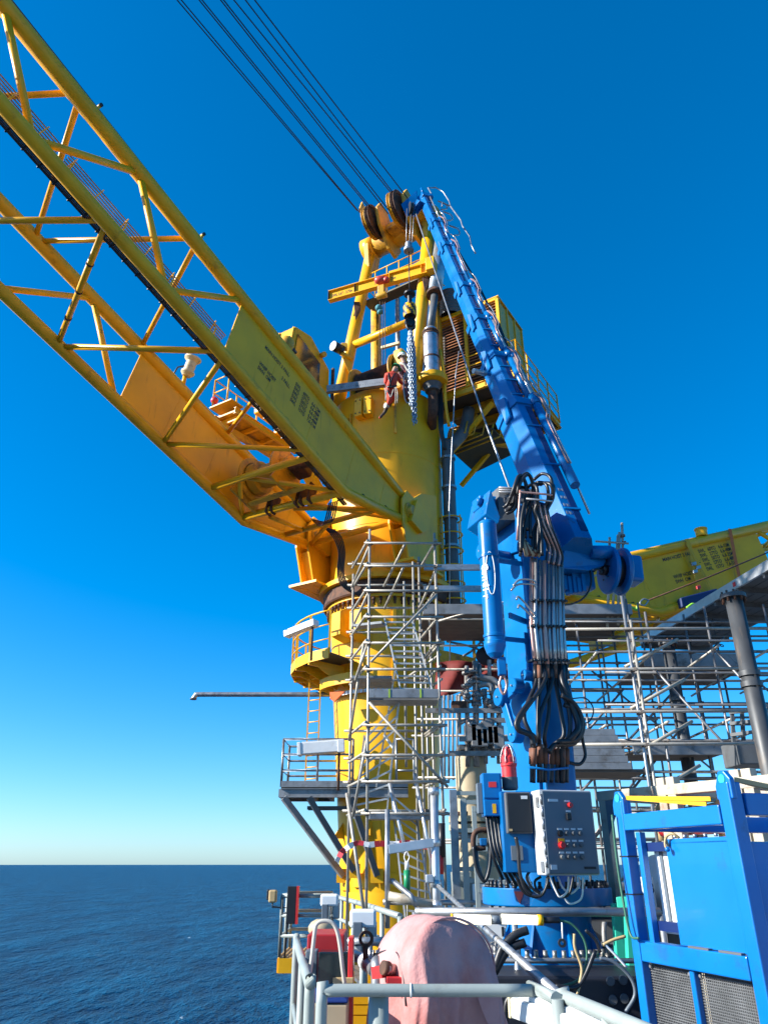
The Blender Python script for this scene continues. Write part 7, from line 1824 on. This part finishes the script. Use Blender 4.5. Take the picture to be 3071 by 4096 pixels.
sd_ = tob.modifiers.new('t', 'SOLIDIFY'); sd_.thickness = 0.006
# sewn hem over the front rim and a lashing cord
MB().tube([tarp_pt(A0 + (A1 - A0) * i / 30, 0.0) + tn * 0.006 for i in range(31)], 0.007, 6).build('sewn_seam', M['tarp'], tz)
MB().tube(catmull([tarp_pt(A0 + (A1 - A0) * 0.08, 1.0), tarp_pt(A0 + (A1 - A0) * 0.12, 0.6) + UZ * 0.01, tarp_pt(A0 + (A1 - A0) * 0.06, 0.2) - tx * 0.01, tarp_pt(A0, 0.0) - UZ * 0.12 - tx * 0.02], 5), 0.006, 6).build('lashing_cord', M['black'], tz)
# hanging flap at the lower right and left tail
for (pts_) in ([(1900, 3960), (1995, 3965), (1998, 4110), (1960, 4120), (1925, 4040)], [(1600, 3985), (1680, 3990), (1740, 4060), (1760, 4130), (1690, 4130), (1640, 4040)]):
    vs_ = [P(x, y, TY - 0.14) for x, y in pts_]
    MB().prism(vs_, Vector((0.0, 0.012, 0))).build('flap', M['tarp'], tz, bevel=0.004)
MB().lathe([(0.05, -0.14), (Rd * 0.9, -0.14), (Rd * 0.9, -0.12), (0.2, -0.10), (0.2, 0.16), (Rd * 0.9, 0.18), (Rd * 0.9, 0.2), (0.05, 0.2)], tc0 - tn * 0.12, -tn, n=32).build('reel', M['red'], tz)
rs = thing('reel_stand', 'red steel stand with brackets under the draped tarpaulin', 'stand', P(1620, 4100, 4.95))
for px in (1583, 1760, 1960):
    b_ = P(px, 3990, 4.95); MB().beam((b_.x, b_.y, -1.7), (b_.x, b_.y, b_.z), 0.05, 0.05).build('leg', M['red'], rs)
MB().beam(P(1545, 3925, 4.7), P(1615, 3925, 4.7), 0.12, 0.05).build('bracket', M['red'], rs, bevel=0.005); MB().beam(P(1545, 4055, 4.9), P(1990, 4060, 4.9), 0.05, 0.05).build('cross_bar', M['red'], rs)
MB().beam(P(1500, 3890, 4.8), P(1540, 3885, 4.75), 0.06, 0.06).build('bracket', M['red'], rs)
MB().tube([P(1545, 3875, 4.7), P(1585, 3880, 4.75)], 0.028, 12).build('coupling', M['copper'], rs); MB().tube([P(1555, 3875, 4.72), P(1530, 3870, 4.7)], 0.035, 12).build('coupling_nut', M['rust'], rs)
# steel elbow pipe with clamp ring, and the rail behind it
ep = thing('elbow_pipe', 'bright steel pipe elbow with clamp behind the front rail', 'pipe', P(1500, 4090, 5.0))
MB().tube(catmull([P(1350, 3790, 6.6), P(1440, 3830, 5.6), P(1460, 3848, 5.3), P(1498, 3885, 5.0), P(1508, 3930, 4.9), (P(1508, 3930, 4.9).x, 4.9, -1.7)], 5), 0.035, 16).build('pipe', M['galv'], ep)
MB().tube([P(1455, 3842, 5.36), P(1470, 3856, 5.24)], 0.045, 16).build('coupling', M['white'], ep)
MB().lathe([(0.028, -0.012), (0.045, -0.012), (0.045, 0.012), (0.028, 0.012)], P(1464, 3755, 5.2), (0.2, -1, 0), n=18).build('shackle_ring', M['rust'], ep)
MB().tube([P(1461, 3775, 5.2), P(1462, 3840, 5.2)], 0.016, 8).build('shackle_rod', M['rust'], ep)
for k in range(4): MB().cyl(P(1478 + 12 * k, 3835, 5.3), P(1482 + 12 * k, 3800, 5.3), 0.008, 6).build('stud', M['galv'], ep)
bt = thing('handrail', 'dark grey handrail behind the tarpaulin in front of the crane base', 'handrail', (1.4, 7.0, -1.7))
zb1, zb2 = Zat(3648, 7.0), Zat(3648, 7.0)
xL, xR = Xat(1660, 7.0, zb1), Xat(2640, 7.0, zb1)
MB().tube([(xL, 7.0, zb1), (xR, 7.0, zb1)], 0.034, 14).build('top_rail', M['galv'], bt)
for z_ in (zb1 - 0.35, zb1 - 0.7): MB().tube([(xL, 7.0, z_), (xR, 7.0, z_)], 0.02, 12).build('knee_rail', M['galv'], bt)
for x_ in (xL, (xL + xR) / 2 - 0.2, xR): MB().tube([(x_, 7.0, -1.7), (x_, 7.0, zb1)], 0.026, 12).build('post', M['galv'], bt)
bt2 = thing('handrail', 'grey rail tube left of the tarpaulin above the elbow pipe', 'handrail', P(1400, 3770, 6.3))
MB().tube([P(1368, 3768, 6.3), P(1570, 3764, 6.3)], 0.03, 14).build('rail', M['galv'], bt2); MB().tube([P(1480, 3768, 6.3), P(1480, 4000, 6.3)], 0.02, 12).build('post', M['galv'], bt2)
MB().tube([P(1395, 3780, 6.4), P(1455, 3850, 6.0), P(1560, 3960, 5.6)], 0.03, 12).build('diagonal', GP, bt2)
# slanting scaffold tube from corner post to front rail
sl_ = thing('slanting_tube', 'long slanting scaffold tube from the corner post to the front rail', 'tube', P(2230, 3975, 4.6))
MB().tube([P(1752, 3545, 11.9), P(2236, 3982, 4.4)], 0.026, 12).build('tube', M['galv'], sl_)
# lit tube lamp string in front of the crane base
M['greencable'] = mat('dark_green_cable', (0.03, 0.12, 0.07), 0.5)
tl = thing('tube_lamp', 'glowing pair of fluorescent work lamps with yellow end caps', 'lamp', P(1990, 3680, 6.4))
M['glow'] = mat('lit_tube', (0.8, 0.76, 0.62), 0.3, var=0.03, emit=(1.0, 0.86, 0.58), estr=0.75)
gy = 6.4
for (x0, x1) in ((1812, 1962), (2004, 2148)):
    MB().tube([P(x0, 3676, gy), P(x1, 3680, gy)], 0.034, 16).build('tube', M['glow'], tl)
MB().tube([P(1962, 3679, gy), P(2004, 3680, gy)], 0.03, 14).build('joint', M['cab_grey'], tl)
MB().tube([P(2148, 3680, gy), P(2170, 3681, gy)], 0.038, 14).build('yellow_cap', YL, tl); MB().tube([P(1803, 3676, gy), P(1812, 3676, gy)], 0.038, 14).build('yellow_cap', YL, tl)
MB().tube([P(2170, 3681, gy), P(2235, 3680, gy)], 0.022, 10).build('plug', M['black'], tl)
MB().hose([P(2235, 3680, gy), P(2290, 3700, gy), P(2335, 3760, gy), P(2345, 3840, gy), P(2310, 3920, gy), P(2220, 3950, gy)], 0.009, 8).build('cable', M['greencable'], tl)
MB().tube([P(2246, 3690, gy - 0.1), P(2250, 3770, gy - 0.1)], 0.006, 6).build('hanger', M['white'], tl); MB().lathe([(0.015, -0.01), (0.03, -0.01), (0.03, 0.01), (0.015, 0.01)], P(2247, 3772, gy - 0.1), (0, -1, 0), n=14).build('hanger_ring', M['black'], tl)
# hoses and cables lying about the crane base
cab2 = thing('loose_cables', 'tangle of loose cables and hoses around the crane base', 'cables', P(2400, 3900, 6.5))
for i, (q, r_, m_) in enumerate(((((2296, 3735), (2298, 3790), (2325, 3870), (2318, 3930), (2305, 3985)), 0.011, 'tan'), (((2395, 3832), (2455, 3850), (2520, 3910), (2538, 3980), (2500, 4050)), 0.013, 'cab_grey'), (((2220, 3945), (2300, 3950), (2340, 3900), (2380, 3800)), 0.016, 'black'),
     (((2340, 3720), (2380, 3760), (2400, 3810)), 0.012, 'black'), (((2410, 3780), (2450, 3760), (2500, 3745)), 0.011, 'tan'), (((2415, 3775), (2460, 3820), (2505, 3870)), 0.009, 'white'), (((1980, 3870), (2010, 3790), (2060, 3740), (2110, 3720)), 0.03, 'black'), (((1975, 3890), (2030, 3800), (2100, 3770)), 0.03, 'black'), (((2020, 4090), (2030, 4000), (2090, 3970), (2180, 3980)), 0.02, 'black'))):
    MB().hose([P(x, y, 6.3) for x, y in q], r_, 8).build('cable', M[m_], cab2)
cb = thing('black_counterbox', 'large black steel box below the crane base', 'box', (2.2, 6.6, -1.7))
zt_ = Zat(3905, 6.6)
MB().box((Xat(2200, 6.6, zt_), 6.95, (zt_ - 1.7) / 2), (2.2, 0.7, zt_ + 1.7)).build('body', mat('black_box_paint', (0.012, 0.013, 0.02), 0.45, var=0.3), cb, bevel=0.02)
for (x, y) in ((2440, 3925), (2490, 3920), (2450, 4000), (2495, 3995)):
    MB().lathe([(0, 0.012), (0.03, 0.012), (0.035, 0)], P(x, y, 6.59), (0, -1, 0), n=12).build('disc', M['greydark'], cb)
# ---------------- red cabinet with black panel, hose arch
rc = thing('red_cabinet', 'red cabinet with black glazed front at the left of the foreground', 'cabinet', P(1310, 4090, 5.4))
RY = 5.3
tl_, tr_ = P(1218, 3712, 5.75), P(1372, 3718, 5.75); fl_, fr_ = P(1230, 3738, RY), P(1378, 3742, RY)
zt_ = fl_.z
MB().prism([(fl_.x, RY, zt_), (fr_.x, RY, zt_), (fr_.x, RY + 0.45, zt_), (fl_.x, RY + 0.45, zt_)], UZ * -1.2).build('body', M['red'], rc, bevel=0.008)
c0_, c1_ = P(1275, 3808, 5.05), P(1395, 3808, 5.05)
hh = P(1275, 3945, 5.05).z
MB().box(((c0_.x + c1_.x) / 2, 5.12, (c0_.z + hh) / 2 - 0.15), (c1_.x - c0_.x, 0.14, c0_.z - hh + 0.3)).build('black_panel', M['glassdark'], rc, bevel=0.006)
MB().box((c1_.x + 0.012, 5.12, (c0_.z + hh) / 2 - 0.3), (0.03, 0.16, c0_.z - hh + 0.75)).build('red_edge', M['redplastic'], rc, bevel=0.004)
MB().box((c0_.x - 0.05, 5.2, (c0_.z + hh) / 2 - 0.15), (0.07, 0.12, c0_.z - hh + 0.3)).build('grey_side', M['cab_grey'], rc, bevel=0.006)
MB().box(((c0_.x + c1_.x) / 2 + 0.06, 5.03, P(1380, 3920, 5.05).z), (0.12, 0.02, 0.03)).build('handle', M['tan'], rc, bevel=0.004)
bg_ = thing('beige_crate', 'beige box with blue strap below the black panel', 'box', P(1310, 4090, 4.9))
b0_ = P(1252, 4014, 4.9); b1_ = P(1392, 4014, 4.9)
MB().box(((b0_.x + b1_.x) / 2, 5.0, (b0_.z - 1.7) / 2), (b1_.x - b0_.x, 0.25, b0_.z + 1.7)).build('body', M['beige'], bg_, bevel=0.01)
MB().box(((b0_.x + b1_.x) / 2, 4.98, b0_.z + 0.03), (b1_.x - b0_.x, 0.22, 0.05)).build('blue_strap', mat('blue_webbing', (0.01, 0.05, 0.25), 0.6), bg_, bevel=0.008)
ha = thing('hose_arch', 'pale grey hose arching over the red cabinet', 'hose', P(1300, 3690, 4.95))
MB().hose([PQ(cG(x, y), 4.9) for x, y in ((385, 1290), (410, 1120), (435, 900), (455, 825), (510, 800), (580, 815), (620, 880), (645, 1000), (665, 1180), (685, 1330))], 0.012, 10).build('hose', M['strap'], ha)
# barrel with orange beige top behind the red cabinet
by = thing('sand_bag', 'beige cloth bundle behind the red cabinet', 'bag', P(1290, 3700, 6.5))
MB().ball(P(1288, 3715, 6.5), 0.09, 14, (1.2, 1, 0.8)).build('bag', M['beige'], by)
# yellow lower structure showing under the front rail
ys = thing('stairway', 'yellow stair frame seen below the front handrail', 'stair', P(1430, 4080, 6.2))
for k in range(4):
    MB().beam(P(1405, 3985 + 40 * k, 6.0), P(1480, 3985 + 40 * k, 6.0), 0.3, 0.05).build('tread', YL, ys)
for px in (1402, 1485): MB().beam(P(px, 3890, 6.05), P(px, 4200, 6.05), 0.05, 0.1).build('stringer', YL, ys)
# ---------------- blue skid frame at right
bf = thing('blue_skid_frame', 'bright blue lifting frame skid with panels and mesh at the right', 'skid', (2.0, 5.4, -1.65))
FL_ = Vector((1.83, 6.08, 0)); FR_ = Vector((2.185, 4.98, 0))
fd = (FR_ - FL_).normalized(); fn = Vector((fd.y, -fd.x, 0)); fn = fn if fn.x < 0 else -fn       # faces left, toward the sun
f2 = -fn                                                                                        # other side runs away to the right
f2 = Vector((0.956, 0.29, 0))
M['frameblue'] = mat('frame_blue_paint', (0.001, 0.14, 0.46), 0.3, var=0.12, vscale=2, coat=0.1, bump=0.02, dirt=(0.02, 0.06, 0.14), damt=0.12, dscale=3)
FB = M['frameblue']
def f_on(px, py, off=0.0): return onplane(px, py, FL_ - fn * off * -1, fn)
zt1 = Zat(3259, FL_.y)
pw = 0.09
def post(p, z0, z1, w=pw, name='post'): return MB().box((p.x, p.y, (z0 + z1) / 2), (w, w, z1 - z0), (fd, fn, UZ)).build(name, FB, bf, bevel=0.008)
ztl, ztr = Zat(3205, FL_.y), Zat(3130, FR_.y)
post(FL_, -1.65, ztl); post(FR_, -1.65, ztr, pw * 1.12)
zt1 = f_on(2491, 3259).z; th_ = 0.115
MB().beam(FL_ + fd * 0.06 + UZ * (zt1 - th_ / 2), FR_ - fd * 0.06 + UZ * (zt1 - th_ / 2), 0.11, th_).build('top_beam', FB, bf, bevel=0.008)
zm = f_on(2544, 3757).z
MB().beam(FL_ + fd * 0.06 + UZ * (zm - 0.0625), FR_ - fd * 0.06 + UZ * (zm - 0.0625), 0.10, 0.125).build('mid_beam', FB, bf, bevel=0.008)
# padeyes
for p_, z_ in ((FL_, ztl), (FR_, ztr)):
    MB().prism([p_ + fd * 0.065 + UZ * (z_ - 0.1), p_ + fd * 0.065 + UZ * (z_ + 0.02), p_ + fd * 0.02 + UZ * (z_ + 0.07), p_ - fd * 0.03 + UZ * (z_ + 0.07), p_ - fd * 0.075 + UZ * (z_ - 0.02), p_ - fd * 0.075 + UZ * (z_ - 0.1)], fn * 0.04).build('padeye', FB, bf, bevel=0.008)
    MB().lathe([(0, 0.045), (0.028, 0.045), (0.03, 0.0)], p_ + UZ * (z_ + 0.02) + fn * 0.0, fn, n=16).build('padeye_bush', M['teal'], bf)
# inner upright, panel and mesh windows, by photo position on the frame plane
iu = f_on(2575, 3450); MB().box((iu.x, iu.y, (zt1 + zm) / 2 - 0.08), (0.05, 0.05, zt1 - zm - 0.1), (fd, fn, UZ)).build('inner_post', FB, bf, bevel=0.005)
pl, pr_2 = f_on(2665, 3380), f_on(2905, 3360)
s_l = (pl - FL_).dot(fd); s_r = (FR_ - FL_).dot(fd) - pw * 0.58
zpt = f_on(2700, 3365).z
pc = FL_ + fd * (s_l + s_r) / 2
MB().box((pc.x, pc.y, (zpt + zm) / 2 + 0.0) , (s_r - s_l, 0.02, zpt - zm - 0.01), (fd, fn, UZ)).build('blue_panel', FB, bf, bevel=0.003)
MB().beam(FL_ + fd * s_l - fn * 0.03 + UZ * (zpt + 0.0), FL_ + fd * s_r - fn * 0.03 + UZ * zpt, 0.08, 0.03).build('panel_top_flange', FB, bf)
for k in range(6):
    c_ = FL_ + fd * (s_l + (s_r - s_l) * (k + 0.6) / 6.3) - fn * 0.03 + UZ * (zpt + 0.02); MB().cyl(c_, c_ + UZ * 0.02, 0.012, 6).build('bolt', M['galv'], bf)
for k in (0.18, 0.62): MB().beam(FL_ + fd * (s_l + (s_r - s_l) * k) + UZ * (zm + 0.006) + fn * 0.03, FL_ + fd * (s_l + (s_r - s_l) * (k + 0.3)) + UZ * (zm + 0.006) + fn * 0.03, 0.03, 0.012).build('hinge_strip', M['greydark'], bf)
# white cabinet inside, with a strip of hinges
wc_l = f_on(2605, 3500, 0.0)
wcab = thing('white_cabinet', 'white cabinet with grey hinge strip inside the blue skid frame', 'cabinet', FL_ + fd * 0.5 - fn * 0.3 + UZ * zm)
sw0 = (f_on(2600, 3480) - FL_).dot(fd); 
cW = FL_ + fd * (sw0 + 0.36) - fn * 0.24
MB().box((cW.x, cW.y, (zpt - 0.02 + zm + 0.06) / 2), (0.84, 0.3, zpt - zm - 0.06), (fd, fn, UZ)).build('body', M['white'], wcab, bevel=0.012)
for k in range(9):
    c_ = cW - fd * 0.33 + fn * 0.157 + UZ * (zm + 0.1 + k * (zpt - zm - 0.14) / 9)
    MB().box(c_ + UZ * 0.03, (0.03, 0.012, 0.058), (fd, fn, UZ)).build('hinge_segment', M['cab_grey'], wcab, bevel=0.003)
MB().lathe([(0, 0.01), (0.012, 0.01), (0.014, 0)], cW - fd * 0.24 + fn * 0.151 + UZ * (zpt - 0.12), fn, n=12).build('lock', M['greydark'], wcab)
for z_ in (zpt - 0.03, zm + 0.1): MB().beam(FL_ + fd * (sw0 - 0.05) - fn * 0.05 + UZ * z_, FL_ + fd * s_l - fn * 0.05 + UZ * z_, 0.05, 0.06).build('rail', mat('dark_blue_rail', (0.002, 0.015, 0.09), 0.4), bf)
# mesh windows below: frame bars and a woven wire screen in front of a dark back
zmb = zm - 0.125
bot = -1.6
sT = (FR_ - FL_).dot(fd)
smid = (f_on(2775, 3900) - FL_).dot(fd)
post(FL_ + fd * smid, bot, zmb, 0.045, 'divider')
M['mesh'] = mat('screen_wire', (0.16, 0.165, 0.17), 0.55, metal=0.4, var=0.3, vscale=8)
for (sa, sb) in ((pw * 0.5, smid - 0.022), (smid + 0.022, sT - pw * 0.58)):
    mb = MB(); L_ = sb - sa; nz_ = 52; nh = int(L_ / 0.018)
    for k in range(nz_):
        z_ = zmb - 0.012 - k * 0.0155; mb.beam(FL_ + fd * sa - fn * 0.02 + UZ * z_, FL_ + fd * sb - fn * 0.02 + UZ * z_, 0.004, 0.0052)
    for k in range(nh):
        x_ = FL_ + fd * (sa + 0.018 * k) - fn * 0.024; mb.beam(x_ + UZ * zmb, x_ + UZ * (zmb - 0.82), 0.004, 0.006, fn)
    o_ = mb.build('wire_screen', M['mesh'], bf); o_['kind'] = 'stuff'
    c_ = FL_ + fd * (sa + sb) / 2 - fn * 0.07; MB().box((c_.x, c_.y, (zmb + bot) / 2), (L_, 0.01, zmb - bot), (fd, fn, UZ)).build('screen_back', M['greydark'], bf)
    for (s_, z_) in ((sa + 0.03, zmb - 0.03), (sb - 0.03, zmb - 0.03)): MB().lathe([(0, 0.012), (0.010, 0.012), (0.012, 0)], FL_ + fd * s_ - fn * 0.01 + UZ * z_, fn, n=10).build('screw', M['galv'], bf)
# the far side running to the right
RR_ = FR_ + f2 * 1.6
post(RR_, -1.65, ztr)
MB().beam(FR_ + f2 * 0.07 + UZ * (zt1 - 0.0), RR_ + UZ * (zt1 - 0.0), 0.11, 0.13).build('top_beam', FB, bf, bevel=0.006)
mid_ = (FR_ + RR_) / 2
MB().box((mid_.x, mid_.y, (zpt - 0.02 + bot) / 2), (1.5, 0.02, zpt - bot - 0.02), (f2, Vector((-f2.y, f2.x, 0)), UZ)).build('side_panel', FB, bf, bevel=0.003)
FB2 = FL_ + f2 * 1.6; post(FB2, -1.65, ztl)
MB().beam(FL_ + f2 * 0.06 + UZ * (zt1 - 0.06), FB2 + UZ * (zt1 - 0.06), 0.11, 0.115).build('top_beam', FB, bf, bevel=0.006)
MB().beam(FB2 + UZ * (zt1 - 0.06), RR_ + UZ * (zt1 - 0.06), 0.11, 0.115).build('top_beam', FB, bf, bevel=0.006)
# slings and shackles on the frame
for (a_, b_, m_) in ((FL_ + UZ * (ztl + 0.02) + fd * 0.06, FL_ + fd * 0.75 - fn * 0.15 + UZ * (zt1 + 0.03), YL), (FR_ + UZ * (ztr + 0.02) - fn * 0.06, FR_ - fn * 0.8 + UZ * (ztr - 0.12), M['tan'])):
    for k in range(2): MB().beam(a_, b_ + UZ * 0.03 * k + fd * 0.05 * k, 0.010, 0.028).build('web_sling', m_, bf)
MB().hose([f_on(2680, 3385) + fn * 0.02, f_on(2682, 3350) + fn * 0.04, f_on(2705, 3335) + fn * 0.04, f_on(2715, 3352) + fn * 0.0], 0.009, 8).build('shackle', M['tan'], bf)
MB().hose([f_on(2680, 3350) + fn * 0.04, f_on(2682, 3375) + fn * 0.05, f_on(2688, 3398) + fn * 0.05], 0.008, 8).build('shackle', M['tan'], bf)
MB().ball(f_on(2692, 3398) + fn * 0.05, 0.018, 10).build('shackle_pin', BL, bf)
# green and yellow earth cable tied down the left post
MB().hose([FL_ + fn * 0.085 - fd * 0.03 + UZ * (zt1 + 0.0), FL_ + fn * 0.085 - fd * 0.04 + UZ * 0.05, FL_ + fn * 0.09 - fd * 0.02 + UZ * -0.2, FL_ + fn * 0.09 + fd * 0.02 + UZ * -0.45, FL_ + fn * 0.09 + fd * 0.12 + UZ * (zm + 0.02)], 0.009, 8).build('earth_cable', M['greencable'], bf)
for z_ in (0.05, -0.2): MB().box((FL_.x, FL_.y, z_), (pw + 0.012, pw + 0.012, 0.008), (fd, fn, UZ)).build('cable_tie', M['black'], bf)
# ---------------- cream rusty frames behind the blue skid
cf = thing('cream_rack', 'cream painted rusting rack frame behind the blue skid', 'rack', P(2600, 3400, 8.3))
cC = crop(2400, 3000, 0.4047)
R0, R1 = P(2415, 3185, 8.6), P(3090, 3085, 6.9); R1.z = R0.z
rd = (R1 - R0); rd.z = 0; rd.normalize(); rn = Vector((-rd.y, rd.x, 0)); rn = rn if rn.y > 0 else -rn
zr = R0.z; Lr = (R1 - R0).length
def CR(s, d_, z): return Vector((R0.x, R0.y, 0)) + rd * s + rn * d_ + UZ * z
CM_ = M['cream']
for d_ in (0, 1.1):
    MB().beam(CR(-0.06, d_, zr), CR(Lr + 1.0, d_, zr), 0.1, 0.1).build('top_beam', CM_, cf, bevel=0.008)
    MB().beam(CR(-0.06, d_, zr - 1.15), CR(Lr + 1.0, d_, zr - 1.15), 0.1, 0.1).build('low_beam', CM_, cf, bevel=0.008)
for k, s_ in enumerate((0.0, 0.40 * Lr, 0.46 * Lr, 0.82 * Lr, 0.88 * Lr, Lr + 0.3)):
    for d_ in (0, 1.1): MB().beam(CR(s_, d_ + 0.003, DZ), CR(s_, d_ + 0.003, zr + (0.12 if k else 0.0)), 0.1, 0.1, rd).build('post', CM_, cf, bevel=0.008)
for s_ in (0.0, 0.43 * Lr, 0.85 * Lr): MB().beam(CR(s_, 0, zr - 0.003), CR(s_, 1.1, zr - 0.003), 0.09, 0.09).build('cross_beam', CM_, cf, bevel=0.008)
MB().prism([CR(0.05, -0.05, zr - 0.05), CR(0.26, -0.05, zr - 0.05), CR(0.05, -0.05, zr - 0.4)], rn * 0.012).build('gusset', M['cab_grey'], cf)
for (s0_, s1_) in ((0.55 * Lr * 0.4, 0.38 * Lr), (0.58 * Lr, 0.8 * Lr)):
    MB().tube(catmull([CR(s0_, 0.3, zr - 0.45), CR(s0_ + 0.02, 0.3, zr - 0.14), CR(s0_ + 0.15, 0.3, zr - 0.10), CR(s1_, 0.3, zr - 0.08)], 4), 0.035, 10).build('tan_pipe', M['tan'], cf)
tnk = thing('rack_tank', 'pale tank with black lettered label behind the left post of the blue frame', 'tank', CR(0.5, 0.5, -1.0))
MB().tube([CR(0.12, 0.55, -0.25), CR(Lr, 0.55, -0.25)], 0.34, 28).build('shell', M['white'], tnk)
MB().box(CR(0.3, 0.02, -0.28), (0.36, 0.02, 0.32), (rd, rn, UZ)).build('label_plate', M['white'], tnk)
lettering('MB', 0.13, CR(0.36, 0.005, -0.26), rd, UZ, M['black_paint'], tnk, bold=0.015, sx=0.8)
MB().box(CR(0.35, 0.3, -0.66), (0.7, 0.5, 0.3), (rd, rn, UZ)).build('saddle', M['greydark'], tnk, bevel=0.02)
rbx = thing('red_bundle', 'dark red hose bundle lying on the rack beams', 'bundle', CR(1.3, 0.2, zr - 0.4))
for k in range(3): MB().tube([CR(0.6, 0.12 + 0.1 * k, zr - 0.36 + 0.03 * k), CR(1.9, 0.12 + 0.1 * k, zr - 0.34 + 0.03 * k)], 0.06, 12).build('hose', M['red'], rbx)
# teal A-frame trestle
ta = thing('teal_trestle', 'teal green trestle stand behind the blue frame post', 'trestle', P(2530, 3780, 7.3))
ap_ = P(2545, 3625, 7.3)
for dx, dy in ((-0.18, 0.0), (0.22, 0.05), (-0.1, 0.5), (0.3, 0.5)):
    MB().beam(ap_ + Vector((dx * 0.35, dy, 0)), Vector((ap_.x + dx, ap_.y + dy, DZ)), 0.09, 0.09, (0, 1, 0)).build('leg', M['teal'], ta, bevel=0.006)
MB().beam(ap_ + Vector((-0.1, 0.0, 0.02)), ap_ + Vector((0.12, 0.5, 0.02)), 0.14, 0.1).build('head_beam', M['teal'], ta, bevel=0.006)
MB().beam(ap_ + Vector((-0.12, 0.0, -0.4)), ap_ + Vector((0.18, 0.05, -0.4)), 0.05, 0.08).build('tie', M['teal'], ta)
# dark machinery skids filling the deck behind the crane base
for (px, py, Y, w_, h_, d_, lab_) in ((2440, 3420, 10.5, 1.2, 1.5, 0.8, 'dark grey equipment housing behind the control cabinet'), (2330, 3600, 9.9, 0.7, 0.8, 0.6, 'low dark pump unit right of the crane base'), (2600, 3560, 9.6, 1.2, 0.9, 0.7, 'dark valve skid below the cream rack')):
    x_ = Xat(px, Y, -0.5); mk = thing('machinery_skid', lab_, 'machinery', (x_, Y, DZ))
    MB().box((x_, Y, DZ + h_ / 2), (w_, d_, h_)).build('housing', M['greydark'], mk, bevel=0.03)
    for k in range(5):
        MB().tube(catmull([(x_ - w_ / 2 + w_ * (k + 0.5) / 5, Y - d_ / 2 - 0.05, DZ + h_ * 0.2), (x_ - w_ / 2 + w_ * (k + 0.5) / 5, Y - d_ / 2 - 0.08, DZ + h_ * (0.6 + 0.06 * k)), (x_ - w_ / 2 + w_ * (k + 0.9) / 5, Y - d_ / 2 + 0.05, DZ + h_ * (0.7 + 0.06 * k))], 4), 0.03, 8).build('pipe', M['pipegrey'] if k % 2 else M['rust'], mk)
    MB().box((x_ + w_ * 0.2, Y - d_ / 2 - 0.02, DZ + h_ * 0.5), (w_ * 0.3, 0.05, h_ * 0.3)).build('door', M['cab_grey'], mk, bevel=0.01)
pipes = thing('deck_pipe_run', 'brown and grey pipes crossing behind the crane base', 'pipes', P(2400, 3600, 9.2))
for (py, r_, m_) in ((3580, 0.05, 'rust'), (3605, 0.045, 'pipegrey'), (3660, 0.06, 'galv')):
    MB().tube([P(2330, py, 8.9), P(2660, py + 4, 8.9)], r_, 12).build('pipe', M[m_], pipes)
# thicker dark gratings of the near right structure at the right edge
nd_ = thing('dark_stair_frame', 'dark blue grey stair frame high at the right edge', 'stair', P(2980, 2900, 12.0))
for k in range(5): MB().beam(P(2915 + 3 * k, 2850 + 45 * k, 12.0), P(3075, 2835 + 42 * k, 11.6), 0.05, 0.05).build('rail', M['greydark'], nd_)
for px in (2925, 2965, 3010, 3060): MB().beam(P(px, 2840, 12.0), P(px + 12, 3060, 12.0), 0.05, 0.05).build('upright', M['greydark'], nd_)
MB().box(P(3035, 3020, 12.0), (0.9, 0.6, 0.35)).build('tread_box', M['greydark'], nd_, bevel=0.02)
